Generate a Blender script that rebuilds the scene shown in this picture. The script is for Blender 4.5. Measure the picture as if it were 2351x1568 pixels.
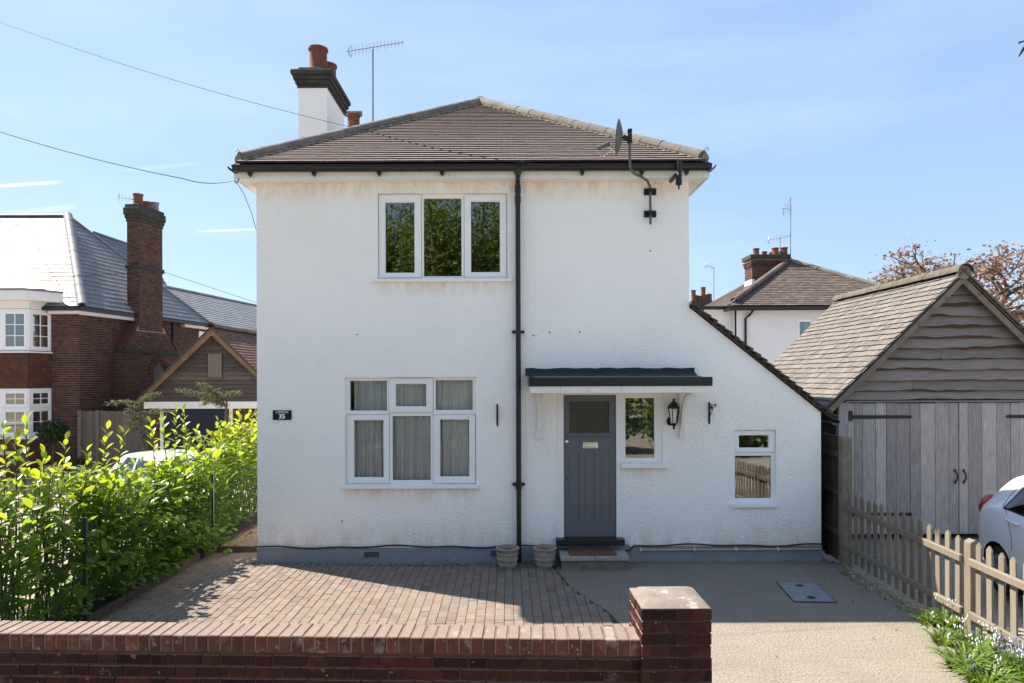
import bpy, bmesh, math, random
import numpy as np
from mathutils import Vector, Matrix, Quaternion
from mathutils.bvhtree import BVHTree
random.seed(7); rnd = random.random
def rr(a, b): return a + (b - a) * random.random()
R = math.radians
for o in list(bpy.data.objects): bpy.data.objects.remove(o)
scene = bpy.context.scene
COL = scene.collection

# ------------------------------------------------------------------ camera, sky, sun, exposure
F = 1567.0; CX = 1164.0; CY = 865.0; HC = 2.58; ROLL = R(0.2)      # focal length and principal point in units of a 2351 px wide picture
cam_d = bpy.data.cameras.new('camera'); cam = bpy.data.objects.new('camera', cam_d); COL.objects.link(cam)
cam.location = (0, 0, HC); cam.rotation_euler = (R(90), ROLL, 0)
cam_d.sensor_width = 36; cam_d.lens = 36 * F / 2351
cam_d.shift_x = (1175.5 - CX) / 2351; cam_d.shift_y = (CY - 784) / 2351
cam_d.clip_start = 0.1; cam_d.clip_end = 3000
scene.camera = cam
SUN_TRAVEL = Vector((3.95, -2.0, -5.45)).normalized()
SUN_EL = math.asin(-SUN_TRAVEL.z); SUN_ROT = math.atan2(-SUN_TRAVEL.x, -SUN_TRAVEL.y)
sun_d = bpy.data.lights.new('sun', 'SUN'); sun = bpy.data.objects.new('sun', sun_d); COL.objects.link(sun)
sun_d.energy = 5.0; sun_d.angle = R(0.5); sun_d.color = (1.0, 0.93, 0.82)
sun.rotation_euler = SUN_TRAVEL.to_track_quat('-Z', 'Y').to_euler(); sun.location = (-20, 20, 30)
world = bpy.data.worlds.new('World'); scene.world = world; world.use_nodes = True
scene.view_settings.view_transform = 'Standard'; scene.view_settings.look = 'None'
scene.view_settings.exposure = 1.4; scene.view_settings.gamma = 1; scene.view_settings.use_curve_mapping = False
SKY_STRENGTH = 0.15

def P(px, py, d):
    """the point at depth d seen at (px, py) of the photograph measured at 2351 px width"""
    dx, dy = px - CX, py - CY
    c, s = math.cos(ROLL), math.sin(ROLL)
    x0, y0 = dx * c - dy * s, dx * s + dy * c
    return Vector((x0 * d / F, d, HC - y0 * d / F))
def PG(px, py, z=0.0):
    dx, dy = px - CX, py - CY
    d = F * (HC - z) / (dx * math.sin(ROLL) + dy * math.cos(ROLL))
    return P(px, py, d)
def rectP(x0, y0, x1, y1, d):
    xm, ym = (x0 + x1) / 2, (y0 + y1) / 2
    return P(x0, ym, d).x, P(xm, y1, d).z, P(x1, ym, d).x, P(xm, y0, d).z      # u0, v0, u1, v1
def px_of(p):
    if p[1] < 0.3: return None
    return CX + p[0] * F / p[1], CY - (p[2] - HC) * F / p[1]

def sky_nodes():
    nt = world.node_tree; N = nt.nodes; L = nt.links
    bg = N['Background']; bg.inputs['Strength'].default_value = SKY_STRENGTH
    sky = N.new('ShaderNodeTexSky'); sky.sky_type = 'NISHITA'; sky.sun_disc = False
    sky.sun_elevation = SUN_EL; sky.sun_rotation = SUN_ROT; sky.altitude = 50
    sky.air_density = 1.0; sky.dust_density = 0.7; sky.ozone_density = 1.6
    tc = N.new('ShaderNodeTexCoord')
    mp = N.new('ShaderNodeMapping'); mp.inputs['Scale'].default_value = (1.4, 1.4, 7.0); mp.inputs['Rotation'].default_value = (0.12, 0.05, 0)
    L.new(tc.outputs['Generated'], mp.inputs['Vector'])
    nz = N.new('ShaderNodeTexNoise'); nz.inputs['Scale'].default_value = 1.6; nz.inputs['Detail'].default_value = 7; nz.inputs['Roughness'].default_value = 0.55
    L.new(mp.outputs['Vector'], nz.inputs['Vector'])
    mr = N.new('ShaderNodeMapRange'); mr.inputs['From Min'].default_value = 0.42; mr.inputs['From Max'].default_value = 0.8
    mr.inputs['To Min'].default_value = 0.0; mr.inputs['To Max'].default_value = 0.16
    L.new(nz.outputs['Fac'], mr.inputs['Value'])
    fac = mr.outputs['Result']
    # condensation trails: thin bands along great circles between two directions
    for (ax, ay, bx, by, w, amp) in ((-60, 431, 150, 417, 0.0030, 0.8), (440, 532, 640, 524, 0.0022, 0.75), (-80, 505, 200, 470, 0.006, 0.28), (250, 395, 480, 372, 0.004, 0.15)):
        a = (P(ax, ay, 1) - cam.location).normalized(); b = (P(bx, by, 1) - cam.location).normalized()
        n = a.cross(b).normalized(); m = (a + b).normalized(); half = math.acos(max(-1, min(1, a.dot(b)))) / 2
        nd = N.new('ShaderNodeVectorMath'); nd.operation = 'NORMALIZE'; L.new(tc.outputs['Generated'], nd.inputs[0])
        d1 = N.new('ShaderNodeVectorMath'); d1.operation = 'DOT_PRODUCT'; d1.inputs[1].default_value = n; L.new(nd.outputs[0], d1.inputs[0])
        ab = N.new('ShaderNodeMath'); ab.operation = 'ABSOLUTE'; L.new(d1.outputs['Value'], ab.inputs[0])
        s1 = N.new('ShaderNodeMapRange'); s1.interpolation_type = 'SMOOTHSTEP'; s1.inputs['From Min'].default_value = w; s1.inputs['From Max'].default_value = 0
        s1.inputs['To Min'].default_value = 0; s1.inputs['To Max'].default_value = amp; L.new(ab.outputs[0], s1.inputs['Value'])
        d2 = N.new('ShaderNodeVectorMath'); d2.operation = 'DOT_PRODUCT'; d2.inputs[1].default_value = m; L.new(nd.outputs[0], d2.inputs[0])
        s2 = N.new('ShaderNodeMapRange'); s2.interpolation_type = 'SMOOTHSTEP'; s2.inputs['From Min'].default_value = math.cos(half); s2.inputs['From Max'].default_value = math.cos(half * 0.5)
        L.new(d2.outputs['Value'], s2.inputs['Value'])
        mu = N.new('ShaderNodeMath'); mu.operation = 'MULTIPLY'; L.new(s1.outputs[0], mu.inputs[0]); L.new(s2.outputs[0], mu.inputs[1])
        mx = N.new('ShaderNodeMath'); mx.operation = 'MAXIMUM'; L.new(fac, mx.inputs[0]); L.new(mu.outputs[0], mx.inputs[1]); fac = mx.outputs[0]
    mix = N.new('ShaderNodeMix'); mix.data_type = 'RGBA'; L.new(fac, mix.inputs['Factor'])
    ev = N.new('ShaderNodeMix'); ev.data_type = 'RGBA'; ev.inputs['Factor'].default_value = 0.80     # a thin even veil of high haze
    L.new(sky.outputs['Color'], ev.inputs['A']); ev.inputs['B'].default_value = (0.96, 1.38, 2.08, 1)
    L.new(ev.outputs['Result'], mix.inputs['A']); mix.inputs['B'].default_value = (3.2, 3.45, 3.7, 1)
    L.new(mix.outputs['Result'], bg.inputs['Color'])
sky_nodes()

# ------------------------------------------------------------------ materials
MATS = {}
def mat(name, cols, rough=0.85, nscale=8, namp=0.18, stretch=(1, 1, 1), bump=0.0, bscale=40, bdist=0.01, spec=0.3, metal=0.0,
        specks=None, dirt=None, transl=None, coat=0, bdetail=4, fine=None, lit_weathered_top=None):
    m = bpy.data.materials.new(name); m.use_nodes = True; nt = m.node_tree; N = nt.nodes; L = nt.links
    b = N['Principled BSDF']; b.inputs['Roughness'].default_value = rough; b.inputs['Specular IOR Level'].default_value = spec
    b.inputs['Metallic'].default_value = metal; b.inputs['Coat Weight'].default_value = coat; b.inputs['Coat Roughness'].default_value = 0.05
    geo = N.new('ShaderNodeNewGeometry')
    at = N.new('ShaderNodeAttribute'); at.attribute_name = 'tint'
    ramp = N.new('ShaderNodeValToRGB'); L.new(at.outputs['Fac'], ramp.inputs['Fac'])
    el = ramp.color_ramp.elements
    n = len(cols)
    if n == 1:
        el[0].color = el[1].color = (*cols[0], 1)
    else:
        el[0].color = (*cols[0], 1); el[1].color = (*cols[-1], 1)
        for i in range(1, n - 1):
            e = el.new(i / (n - 1)); e.color = (*cols[i], 1)
    off = N.new('ShaderNodeVectorMath'); off.operation = 'SCALE'; off.inputs[0].default_value = (37, 53, 71); L.new(at.outputs['Fac'], off.inputs['Scale'])
    sc = N.new('ShaderNodeVectorMath'); sc.operation = 'MULTIPLY_ADD'; sc.inputs[1].default_value = stretch
    L.new(geo.outputs['Position'], sc.inputs[0]); L.new(off.outputs[0], sc.inputs[2])
    vec = sc.outputs[0]
    nz = N.new('ShaderNodeTexNoise'); nz.inputs['Scale'].default_value = nscale; nz.inputs['Detail'].default_value = 6; nz.inputs['Roughness'].default_value = 0.62
    L.new(vec, nz.inputs['Vector'])
    mr = N.new('ShaderNodeMapRange'); mr.inputs['From Min'].default_value = 0.25; mr.inputs['From Max'].default_value = 0.75
    mr.inputs['To Min'].default_value = 1 - namp; mr.inputs['To Max'].default_value = 1 + namp; L.new(nz.outputs['Fac'], mr.inputs['Value'])
    mul = N.new('ShaderNodeVectorMath'); mul.operation = 'SCALE'; L.new(ramp.outputs['Color'], mul.inputs[0]); L.new(mr.outputs[0], mul.inputs['Scale'])
    col = mul.outputs[0]
    if fine:                                                        # (scale, amplitude): fine grain of colour
        f = N.new('ShaderNodeTexNoise'); f.inputs['Scale'].default_value = fine[0]; f.inputs['Detail'].default_value = 3; L.new(vec, f.inputs['Vector'])
        fr = N.new('ShaderNodeMapRange'); fr.inputs['From Min'].default_value = 0.3; fr.inputs['From Max'].default_value = 0.7
        fr.inputs['To Min'].default_value = 1 - fine[1]; fr.inputs['To Max'].default_value = 1 + fine[1]; L.new(f.outputs['Fac'], fr.inputs['Value'])
        mm = N.new('ShaderNodeVectorMath'); mm.operation = 'SCALE'; L.new(col, mm.inputs[0]); L.new(fr.outputs[0], mm.inputs['Scale']); col = mm.outputs[0]
    def overlay(col, c, scale, lo, hi, amt, kind='noise', strv=None):
        if kind == 'noise':
            t = N.new('ShaderNodeTexNoise'); t.inputs['Scale'].default_value = scale; t.inputs['Detail'].default_value = 5; t.inputs['Roughness'].default_value = 0.6; out = t.outputs['Fac']
        else:
            t = N.new('ShaderNodeTexVoronoi'); t.inputs['Scale'].default_value = scale; out = t.outputs['Distance']
        if strv:
            s2 = N.new('ShaderNodeVectorMath'); s2.operation = 'MULTIPLY'; s2.inputs[1].default_value = strv; L.new(geo.outputs['Position'], s2.inputs[0]); L.new(s2.outputs[0], t.inputs['Vector'])
        else:
            L.new(vec if kind == 'noise' else geo.outputs['Position'], t.inputs['Vector'])
        r = N.new('ShaderNodeMapRange'); r.interpolation_type = 'SMOOTHSTEP'
        r.inputs['From Min'].default_value = lo; r.inputs['From Max'].default_value = hi; r.inputs['To Min'].default_value = 0; r.inputs['To Max'].default_value = amt
        L.new(out, r.inputs['Value'])
        mx = N.new('ShaderNodeMix'); mx.data_type = 'RGBA'; L.new(r.outputs[0], mx.inputs['Factor']); L.new(col, mx.inputs['A']); mx.inputs['B'].default_value = (*c, 1)
        return mx.outputs['Result']
    if lit_weathered_top:                                                     # upward faces paler: sunlit tops put into the colour, together with lichen
        sx = N.new('ShaderNodeSeparateXYZ'); L.new(geo.outputs['True Normal'], sx.inputs[0])
        wr = N.new('ShaderNodeMapRange'); wr.inputs['From Min'].default_value = 0.5; wr.inputs['From Max'].default_value = 0.9; wr.inputs['To Max'].default_value = lit_weathered_top[1]; L.new(sx.outputs['Z'], wr.inputs['Value'])
        wx = N.new('ShaderNodeMix'); wx.data_type = 'RGBA'; L.new(wr.outputs[0], wx.inputs['Factor']); L.new(col, wx.inputs['A']); wx.inputs['B'].default_value = (*lit_weathered_top[0], 1); col = wx.outputs['Result']
    for s in (specks or []): col = overlay(col, *s)
    for s in (dirt or []): col = overlay(col, *s)
    L.new(col, b.inputs['Base Color'])
    if bump:
        bz = N.new('ShaderNodeTexNoise'); bz.inputs['Scale'].default_value = bscale; bz.inputs['Detail'].default_value = bdetail; L.new(vec, bz.inputs['Vector'])
        bp = N.new('ShaderNodeBump'); bp.inputs['Strength'].default_value = bump; bp.inputs['Distance'].default_value = bdist
        L.new(bz.outputs['Fac'], bp.inputs['Height']); L.new(bp.outputs['Normal'], b.inputs['Normal'])
    if transl:
        tr = N.new('ShaderNodeBsdfTranslucent'); hs = N.new('ShaderNodeMix'); hs.data_type = 'RGBA'; hs.blend_type = 'MULTIPLY'; hs.inputs['Factor'].default_value = 1
        L.new(col, hs.inputs['A']); hs.inputs['B'].default_value = (*transl[1], 1); L.new(hs.outputs['Result'], tr.inputs['Color'])
        ms = N.new('ShaderNodeMixShader'); ms.inputs[0].default_value = transl[0]
        L.new(b.outputs[0], ms.inputs[1]); L.new(tr.outputs[0], ms.inputs[2]); L.new(ms.outputs[0], N['Material Output'].inputs['Surface'])
    MATS[name] = m; return m
def glass_mat(name, refl=0.10, tint=(0.9, 0.95, 0.93)):
    m = bpy.data.materials.new(name); m.use_nodes = True; nt = m.node_tree; N = nt.nodes; L = nt.links
    N.remove(N['Principled BSDF'])
    t = N.new('ShaderNodeBsdfTransparent'); t.inputs[0].default_value = (*tint, 1)
    g = N.new('ShaderNodeBsdfGlossy'); g.inputs['Roughness'].default_value = 0.01
    geo = N.new('ShaderNodeNewGeometry'); nz = N.new('ShaderNodeTexNoise'); nz.inputs['Scale'].default_value = 1.3; nz.inputs['Detail'].default_value = 1
    L.new(geo.outputs['Position'], nz.inputs['Vector']); bp = N.new('ShaderNodeBump'); bp.inputs['Strength'].default_value = 0.25; bp.inputs['Distance'].default_value = 0.01
    L.new(nz.outputs['Fac'], bp.inputs['Height']); L.new(bp.outputs['Normal'], g.inputs['Normal'])
    fr = N.new('ShaderNodeFresnel'); fr.inputs['IOR'].default_value = 1.5
    ma = N.new('ShaderNodeMath'); ma.operation = 'ADD'; ma.inputs[1].default_value = refl; ma.use_clamp = True; L.new(fr.outputs[0], ma.inputs[0])
    ms = N.new('ShaderNodeMixShader'); L.new(ma.outputs[0], ms.inputs[0]); L.new(t.outputs[0], ms.inputs[1]); L.new(g.outputs[0], ms.inputs[2])
    L.new(ms.outputs[0], N['Material Output'].inputs['Surface'])
    MATS[name] = m; return m

mat('render_white', [(0.93, 0.905, 0.86)], 0.92, 1.3, 0.012, bump=1.0, bscale=30, bdist=0.024, spec=0.1, bdetail=6,
    specks=[((0.33, 0.27, 0.2), 26, 0.735, 0.79, 0.6), ((0.62, 0.59, 0.55), 60, 0.62, 0.72, 0.35)], fine=(60, 0.05))
def wall_stains_and_bounce():  # stains, with warm reflected light under soffit and sills put into the colour
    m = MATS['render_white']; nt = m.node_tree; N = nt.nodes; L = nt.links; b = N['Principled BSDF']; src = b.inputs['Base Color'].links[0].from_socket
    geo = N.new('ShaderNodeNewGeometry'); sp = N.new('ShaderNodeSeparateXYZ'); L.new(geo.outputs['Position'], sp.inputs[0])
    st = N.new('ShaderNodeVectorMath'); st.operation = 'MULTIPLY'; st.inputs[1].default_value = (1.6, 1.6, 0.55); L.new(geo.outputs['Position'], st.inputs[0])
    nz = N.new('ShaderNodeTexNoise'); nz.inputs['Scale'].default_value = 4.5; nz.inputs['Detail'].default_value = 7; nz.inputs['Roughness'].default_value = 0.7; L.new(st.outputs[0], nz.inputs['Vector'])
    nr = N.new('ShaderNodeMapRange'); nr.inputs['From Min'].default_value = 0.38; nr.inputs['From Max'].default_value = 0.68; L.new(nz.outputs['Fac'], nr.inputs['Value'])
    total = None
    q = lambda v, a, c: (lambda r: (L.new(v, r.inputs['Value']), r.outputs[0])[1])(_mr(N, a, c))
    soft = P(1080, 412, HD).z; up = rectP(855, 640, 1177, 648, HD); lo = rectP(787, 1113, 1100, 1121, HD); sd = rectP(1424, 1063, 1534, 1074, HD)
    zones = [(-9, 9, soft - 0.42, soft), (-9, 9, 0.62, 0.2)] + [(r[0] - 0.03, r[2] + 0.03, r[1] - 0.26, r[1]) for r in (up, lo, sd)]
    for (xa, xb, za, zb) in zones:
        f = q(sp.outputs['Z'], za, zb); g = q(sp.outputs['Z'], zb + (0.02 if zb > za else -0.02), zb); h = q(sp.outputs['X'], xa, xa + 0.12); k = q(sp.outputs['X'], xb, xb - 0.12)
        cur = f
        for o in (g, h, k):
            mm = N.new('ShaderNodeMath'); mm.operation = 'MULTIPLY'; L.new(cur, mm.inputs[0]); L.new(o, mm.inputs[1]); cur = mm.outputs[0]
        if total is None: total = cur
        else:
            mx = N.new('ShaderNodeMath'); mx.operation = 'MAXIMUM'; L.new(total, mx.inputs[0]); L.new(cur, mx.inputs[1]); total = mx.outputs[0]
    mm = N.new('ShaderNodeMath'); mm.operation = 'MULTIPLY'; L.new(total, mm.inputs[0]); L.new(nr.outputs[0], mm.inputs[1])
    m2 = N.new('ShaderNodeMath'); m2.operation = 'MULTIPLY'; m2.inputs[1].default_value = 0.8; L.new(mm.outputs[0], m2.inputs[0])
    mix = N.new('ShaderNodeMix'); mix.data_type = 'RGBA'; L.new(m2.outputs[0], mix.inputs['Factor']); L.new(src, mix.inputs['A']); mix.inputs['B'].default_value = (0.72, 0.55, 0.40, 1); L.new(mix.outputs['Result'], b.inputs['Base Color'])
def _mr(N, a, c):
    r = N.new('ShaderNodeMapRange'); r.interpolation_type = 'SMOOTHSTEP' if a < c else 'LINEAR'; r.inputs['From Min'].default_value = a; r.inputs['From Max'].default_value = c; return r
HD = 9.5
wall_stains_and_bounce()
def wall_wear():                                                     # the roughcast is coarser in some areas than in others
    nt = MATS['render_white'].node_tree; N = nt.nodes; L = nt.links; bp = [n for n in N if n.type == 'BUMP'][0]; geo = N.new('ShaderNodeNewGeometry')
    nz = N.new('ShaderNodeTexNoise'); nz.inputs['Scale'].default_value = 1.1; nz.inputs['Detail'].default_value = 3; L.new(geo.outputs['Position'], nz.inputs['Vector'])
    r = N.new('ShaderNodeMapRange'); r.inputs['From Min'].default_value = 0.35; r.inputs['From Max'].default_value = 0.65; r.inputs['To Min'].default_value = 0.45; r.inputs['To Max'].default_value = 1.0; L.new(nz.outputs['Fac'], r.inputs['Value']); L.new(r.outputs[0], bp.inputs['Strength'])
wall_wear()
mat('render_far', [(0.78, 0.78, 0.77)], 0.92, 1.0, 0.04, bump=0.6, bscale=30, bdist=0.02, spec=0.1, specks=[((0.4, 0.36, 0.3), 14, 0.68, 0.8, 0.3)])
mat('plinth_paint', [(0.2574, 0.273, 0.3042)], 0.8, 3, 0.15, bump=0.35, bscale=25, spec=0.2, specks=[((0.5, 0.5, 0.5), 12, 0.6, 0.75, 0.4)])
mat('upvc', [(0.86, 0.855, 0.84)], 0.35, 3, 0.02, spec=0.4)
mat('white_paint', [(0.80, 0.78, 0.74)], 0.5, 4, 0.04, spec=0.3, dirt=[((0.55, 0.47, 0.38), 5, 0.52, 0.75, 0.35, 'noise', (6, 6, 0.7))])
mat('black_plastic', [(0.012, 0.012, 0.014)], 0.38, 6, 0.2, spec=0.45, specks=[((0.07, 0.065, 0.06), 9, 0.6, 0.75, 0.4)])
mat('black_iron', [(0.01, 0.01, 0.011)], 0.5, 6, 0.2, spec=0.4)
mat('lead', [(0.0279, 0.0324, 0.03627)], 0.65, 8, 0.25, bump=0.2, bscale=20, specks=[((0.06, 0.08, 0.03), 14, 0.6, 0.72, 0.4)])
mat('felt', [(0.13, 0.15, 0.17)], 0.75, 8, 0.2)
mat('door_paint', [(0.1323, 0.1357, 0.1472)], 0.45, 3, 0.05, spec=0.4, bump=0.05, bscale=30)
mat('roof_tile', [(0.075, 0.056, 0.05), (0.06, 0.046, 0.04), (0.09, 0.07, 0.06), (0.07, 0.054, 0.048)], 0.9, 9, 0.25, bump=0.3, bscale=60, bdist=0.004, spec=0.12, lit_weathered_top=((0.285, 0.23, 0.215), 0.85),  # sunlit courses and shaded gaps put into the colour, over dirty edges
    specks=[((0.36, 0.34, 0.27), 16, 0.64, 0.72, 0.5), ((0.12, 0.09, 0.085), 1.6, 0.5, 0.72, 0.55), ((0.25, 0.22, 0.12), 2.3, 0.6, 0.75, 0.35)])
mat('garage_tile', [(0.152, 0.1339, 0.1199), (0.1198, 0.1048, 0.09491), (0.1751, 0.1552, 0.1399), (0.1336, 0.1212, 0.1119), (0.1613, 0.1377, 0.1199)], 0.88, 9, 0.2, bump=0.3, bscale=60, bdist=0.004, spec=0.2,
    specks=[((0.26, 0.24, 0.21), 11, 0.58, 0.70, 0.6), ((0.14, 0.11, 0.09), 6, 0.64, 0.76, 0.4)])
mat('far_tile', [(0.136, 0.104, 0.092), (0.104, 0.08, 0.072), (0.168, 0.132, 0.112)], 0.9, 7, 0.25, spec=0.15, specks=[((0.45, 0.42, 0.36), 9, 0.66, 0.74, 0.6)])
mat('left_garage_tile', [(0.15, 0.09, 0.075), (0.1125, 0.0675, 0.06), (0.1875, 0.12, 0.0975)], 0.9, 7, 0.25, spec=0.15)
mat('moss_tile', [(0.12, 0.1013, 0.0825), (0.09375, 0.0825, 0.0675)], 0.95, 9, 0.4, bump=0.5, bscale=30, specks=[((0.09, 0.09, 0.05), 7, 0.5, 0.65, 0.6)])
mat('under_tile', [(0.05, 0.04, 0.035)], 0.95, 6, 0.2)
mat('hip_grey', [(0.1728, 0.1548, 0.1368), (0.144, 0.1296, 0.1188), (0.2016, 0.18, 0.1548)], 0.85, 8, 0.22, bump=0.2, bscale=50, bdist=0.004, spec=0.2, specks=[((0.33, 0.32, 0.24), 10, 0.58, 0.7, 0.4)])
mat('mortar_bed', [(0.25, 0.22, 0.15)], 0.95, 20, 0.35, bump=0.8, bscale=50, bdist=0.01, spec=0.1)
mat('terracotta', [(0.167, 0.06264, 0.03944), (0.1392, 0.05568, 0.03712)], 0.85, 8, 0.2, bump=0.1, bscale=40, spec=0.2, specks=[((0.42, 0.25, 0.18), 12, 0.58, 0.72, 0.4)])
mat('chimney_dark', [(0.045, 0.042, 0.04)], 0.9, 8, 0.4, bump=0.5, bscale=30, specks=[((0.06, 0.07, 0.03), 6, 0.5, 0.65, 0.6), ((0.12, 0.07, 0.06), 9, 0.62, 0.72, 0.5)])
mat('slate', [(0.1638, 0.1677, 0.1794), (0.1404, 0.1443, 0.156), (0.1911, 0.195, 0.2067)], 0.5, 5, 0.14, spec=0.55, bump=0.08, bscale=25, bdist=0.004)
mat('lead_grey', [(0.20, 0.20, 0.205)], 0.6, 5, 0.15, spec=0.3)
mat('front_brick', [(0.04029, 0.01285, 0.01129), (0.01949, 0.008798, 0.009781), (0.06173, 0.01895, 0.01505), (0.03249, 0.01218, 0.01204), (0.04873, 0.0203, 0.01505)], 0.9, 14, 0.4, bump=0.6, bscale=60, bdist=0.006, spec=0.12,
    specks=[((0.02, 0.014, 0.014), 5, 0.58, 0.72, 0.6), ((0.21, 0.125, 0.10), 15, 0.645, 0.68, 0.65), ((0.16, 0.11, 0.095), 4, 0.6, 0.75, 0.4), ((0.45, 0.35, 0.31), 26, 0.725, 0.745, 0.8)], lit_weathered_top=((0.33, 0.25, 0.2), 0.8))
mat('coping_brick', [(0.08625, 0.0315, 0.0225), (0.1125, 0.0435, 0.0285), (0.06375, 0.027, 0.021), (0.1013, 0.0465, 0.0315)], 0.9, 14, 0.3, bump=0.6, bscale=60, bdist=0.006, spec=0.12,
    lit_weathered_top=((0.245, 0.195, 0.165), 0.75), specks=[((0.27, 0.185, 0.15), 19, 0.62, 0.68, 0.6), ((0.42, 0.35, 0.31), 26, 0.68, 0.71, 0.75), ((0.36, 0.32, 0.29), 5, 0.56, 0.7, 0.35)])
mat('coping_joint', [(0.15, 0.115, 0.095)], 0.95, 12, 0.3, bump=0.5, bscale=80, bdist=0.004, spec=0.1)
mat('front_mortar', [(0.068, 0.04, 0.0304)], 0.95, 12, 0.35, bump=0.6, bscale=80, bdist=0.005, spec=0.1)
mat('cap_concrete', [(0.1875, 0.159, 0.135)], 0.9, 9, 0.2, bump=0.4, bscale=50, bdist=0.006, spec=0.15, specks=[((0.40, 0.36, 0.32), 8, 0.6, 0.66, 0.7), ((0.15, 0.12, 0.1), 20, 0.62, 0.72, 0.4)])
mat('house_brick', [(0.115, 0.056, 0.040), (0.072, 0.040, 0.034), (0.145, 0.070, 0.045), (0.052, 0.036, 0.036), (0.105, 0.052, 0.042)], 0.9, 6, 0.25, spec=0.15)
mat('house_mortar', [(0.33, 0.26, 0.21)], 0.95, 6, 0.2)
mat('tile_hung', [(0.108, 0.048, 0.0324), (0.084, 0.0384, 0.0288), (0.132, 0.0576, 0.036)], 0.9, 5, 0.2, spec=0.15)
mat('paver', [(0.2035, 0.148, 0.1199), (0.185, 0.1539, 0.1258), (0.222, 0.1687, 0.1362), (0.1702, 0.1295, 0.1088), (0.2035, 0.1746, 0.1421)], 0.9, 7, 0.18, bump=0.4, bscale=90, bdist=0.004, spec=0.15, fine=(110, 0.16),
    specks=[((0.16, 0.125, 0.105), 4, 0.6, 0.78, 0.4)])
mat('sand_bed', [(0.10, 0.075, 0.055)], 0.95, 20, 0.4)
mat('concrete', [(0.2099, 0.1832, 0.1503)], 0.92, 1.6, 0.12, bump=0.7, bscale=60, bdist=0.008, spec=0.12, fine=(52, 0.38), bdetail=6,
    specks=[((0.10, 0.08, 0.065), 24, 0.63, 0.70, 0.6), ((0.29, 0.26, 0.22), 30, 0.61, 0.70, 0.5), ((0.20, 0.125, 0.105), 9, 0.62, 0.74, 0.35)], dirt=[((0.155, 0.125, 0.10), 8, 0.54, 0.68, 0.45, 'noise', (0.2, 3.5, 1)), ((0.15, 0.13, 0.11), 1.2, 0.55, 0.75, 0.3)])
mat('pavement_slab', [(0.46, 0.43, 0.39)], 0.9, 3, 0.12, bump=0.4, bscale=50)  # unseen pavement, made paler to bounce light onto the shaded house wall
mat('gravel', [(0.32, 0.264, 0.216)], 0.95, 3, 0.15, bump=1.0, bscale=45, bdist=0.02, spec=0.1, fine=(60, 0.4), specks=[((0.2, 0.17, 0.14), 30, 0.6, 0.7, 0.5)])
mat('gravel_stone', [(0.20, 0.19, 0.18), (0.30, 0.28, 0.26), (0.13, 0.12, 0.115), (0.40, 0.37, 0.33)], 0.85, 30, 0.2)
mat('asphalt', [(0.34, 0.325, 0.305)], 0.9, 3, 0.2, bump=0.5, bscale=60)  # unseen road surface, lightened as a reflector for the shaded front
mat('soil', [(0.028, 0.02, 0.015)], 0.95, 14, 0.5, bump=1.0, bscale=30, bdist=0.03, specks=[((0.20, 0.12, 0.07), 34, 0.64, 0.7, 0.8)])
mat('oak_board', [(0.4559, 0.405, 0.38), (0.3492, 0.325, 0.32), (0.5238, 0.475, 0.435), (0.4171, 0.385, 0.36), (0.3007, 0.27, 0.255)], 0.85, 9, 0.4, (9, 9, 0.5), bump=0.35, bscale=12, bdist=0.005, spec=0.2,
    specks=[((0.15, 0.11, 0.09), 6, 0.60, 0.75, 0.5)], fine=(40, 0.12))
mat('oak_plank', [(0.2509, 0.2099, 0.186), (0.1958, 0.1739, 0.1599), (0.2876, 0.2459, 0.2093), (0.2264, 0.1919, 0.1715), (0.238, 0.2082, 0.1857), (0.07225, 0.04165, 0.02584)], 0.85, 8, 0.28, (0.5, 9, 9), bump=0.35, bscale=12, bdist=0.005, spec=0.2,
    specks=[((0.14, 0.085, 0.055), 3, 0.58, 0.78, 0.5)], fine=(30, 0.12))
mat('barge_wood', [(0.2, 0.172, 0.132)], 0.9, 6, 0.3, bump=0.4, bscale=25, specks=[((0.10, 0.08, 0.06), 8, 0.56, 0.7, 0.5)])
mat('old_plank', [(0.125, 0.095, 0.08), (0.085, 0.07, 0.065), (0.16, 0.12, 0.10)], 0.9, 6, 0.3, (0.5, 8, 8), bump=0.3, bscale=10, spec=0.15)
mat('old_barge', [(0.18, 0.12, 0.0675)], 0.9, 5, 0.35, specks=[((0.09, 0.07, 0.05), 6, 0.55, 0.7, 0.5)])
mat('picket_wood', [(0.2009, 0.1674, 0.1272), (0.1741, 0.144, 0.1105), (0.2277, 0.1908, 0.1473), (0.1607, 0.1373, 0.1038)], 0.85, 8, 0.22, (9, 9, 0.6), bump=0.3, bscale=12, bdist=0.004, spec=0.2,
    specks=[((0.24, 0.25, 0.10), 5, 0.58, 0.75, 0.4), ((0.2, 0.14, 0.09), 9, 0.63, 0.75, 0.5)])
mat('fence_wood', [(0.095, 0.075, 0.058), (0.075, 0.06, 0.05), (0.12, 0.095, 0.07)], 0.9, 8, 0.3, (9, 9, 0.6), bump=0.3, bscale=12)
mat('left_fence', [(0.1785, 0.1403, 0.1105), (0.1445, 0.1148, 0.0935), (0.204, 0.1615, 0.1232)], 0.9, 6, 0.2, (8, 8, 0.5))
mat('edging', [(0.14, 0.09, 0.06), (0.11, 0.07, 0.05)], 0.9, 8, 0.35, (1, 1, 4), bump=0.4, bscale=20)
mat('green_metal', [(0.012, 0.045, 0.03)], 0.4, 5, 0.2, spec=0.4)
mat('galv', [(0.30, 0.31, 0.32)], 0.45, 6, 0.2, metal=0.7)
mat('dish_paint', [(0.11, 0.115, 0.10)], 0.55, 6, 0.25, spec=0.3, specks=[((0.20, 0.19, 0.13), 9, 0.55, 0.7, 0.5)])
mat('light_plastic', [(0.62, 0.62, 0.58)], 0.5, 5, 0.08)
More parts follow.
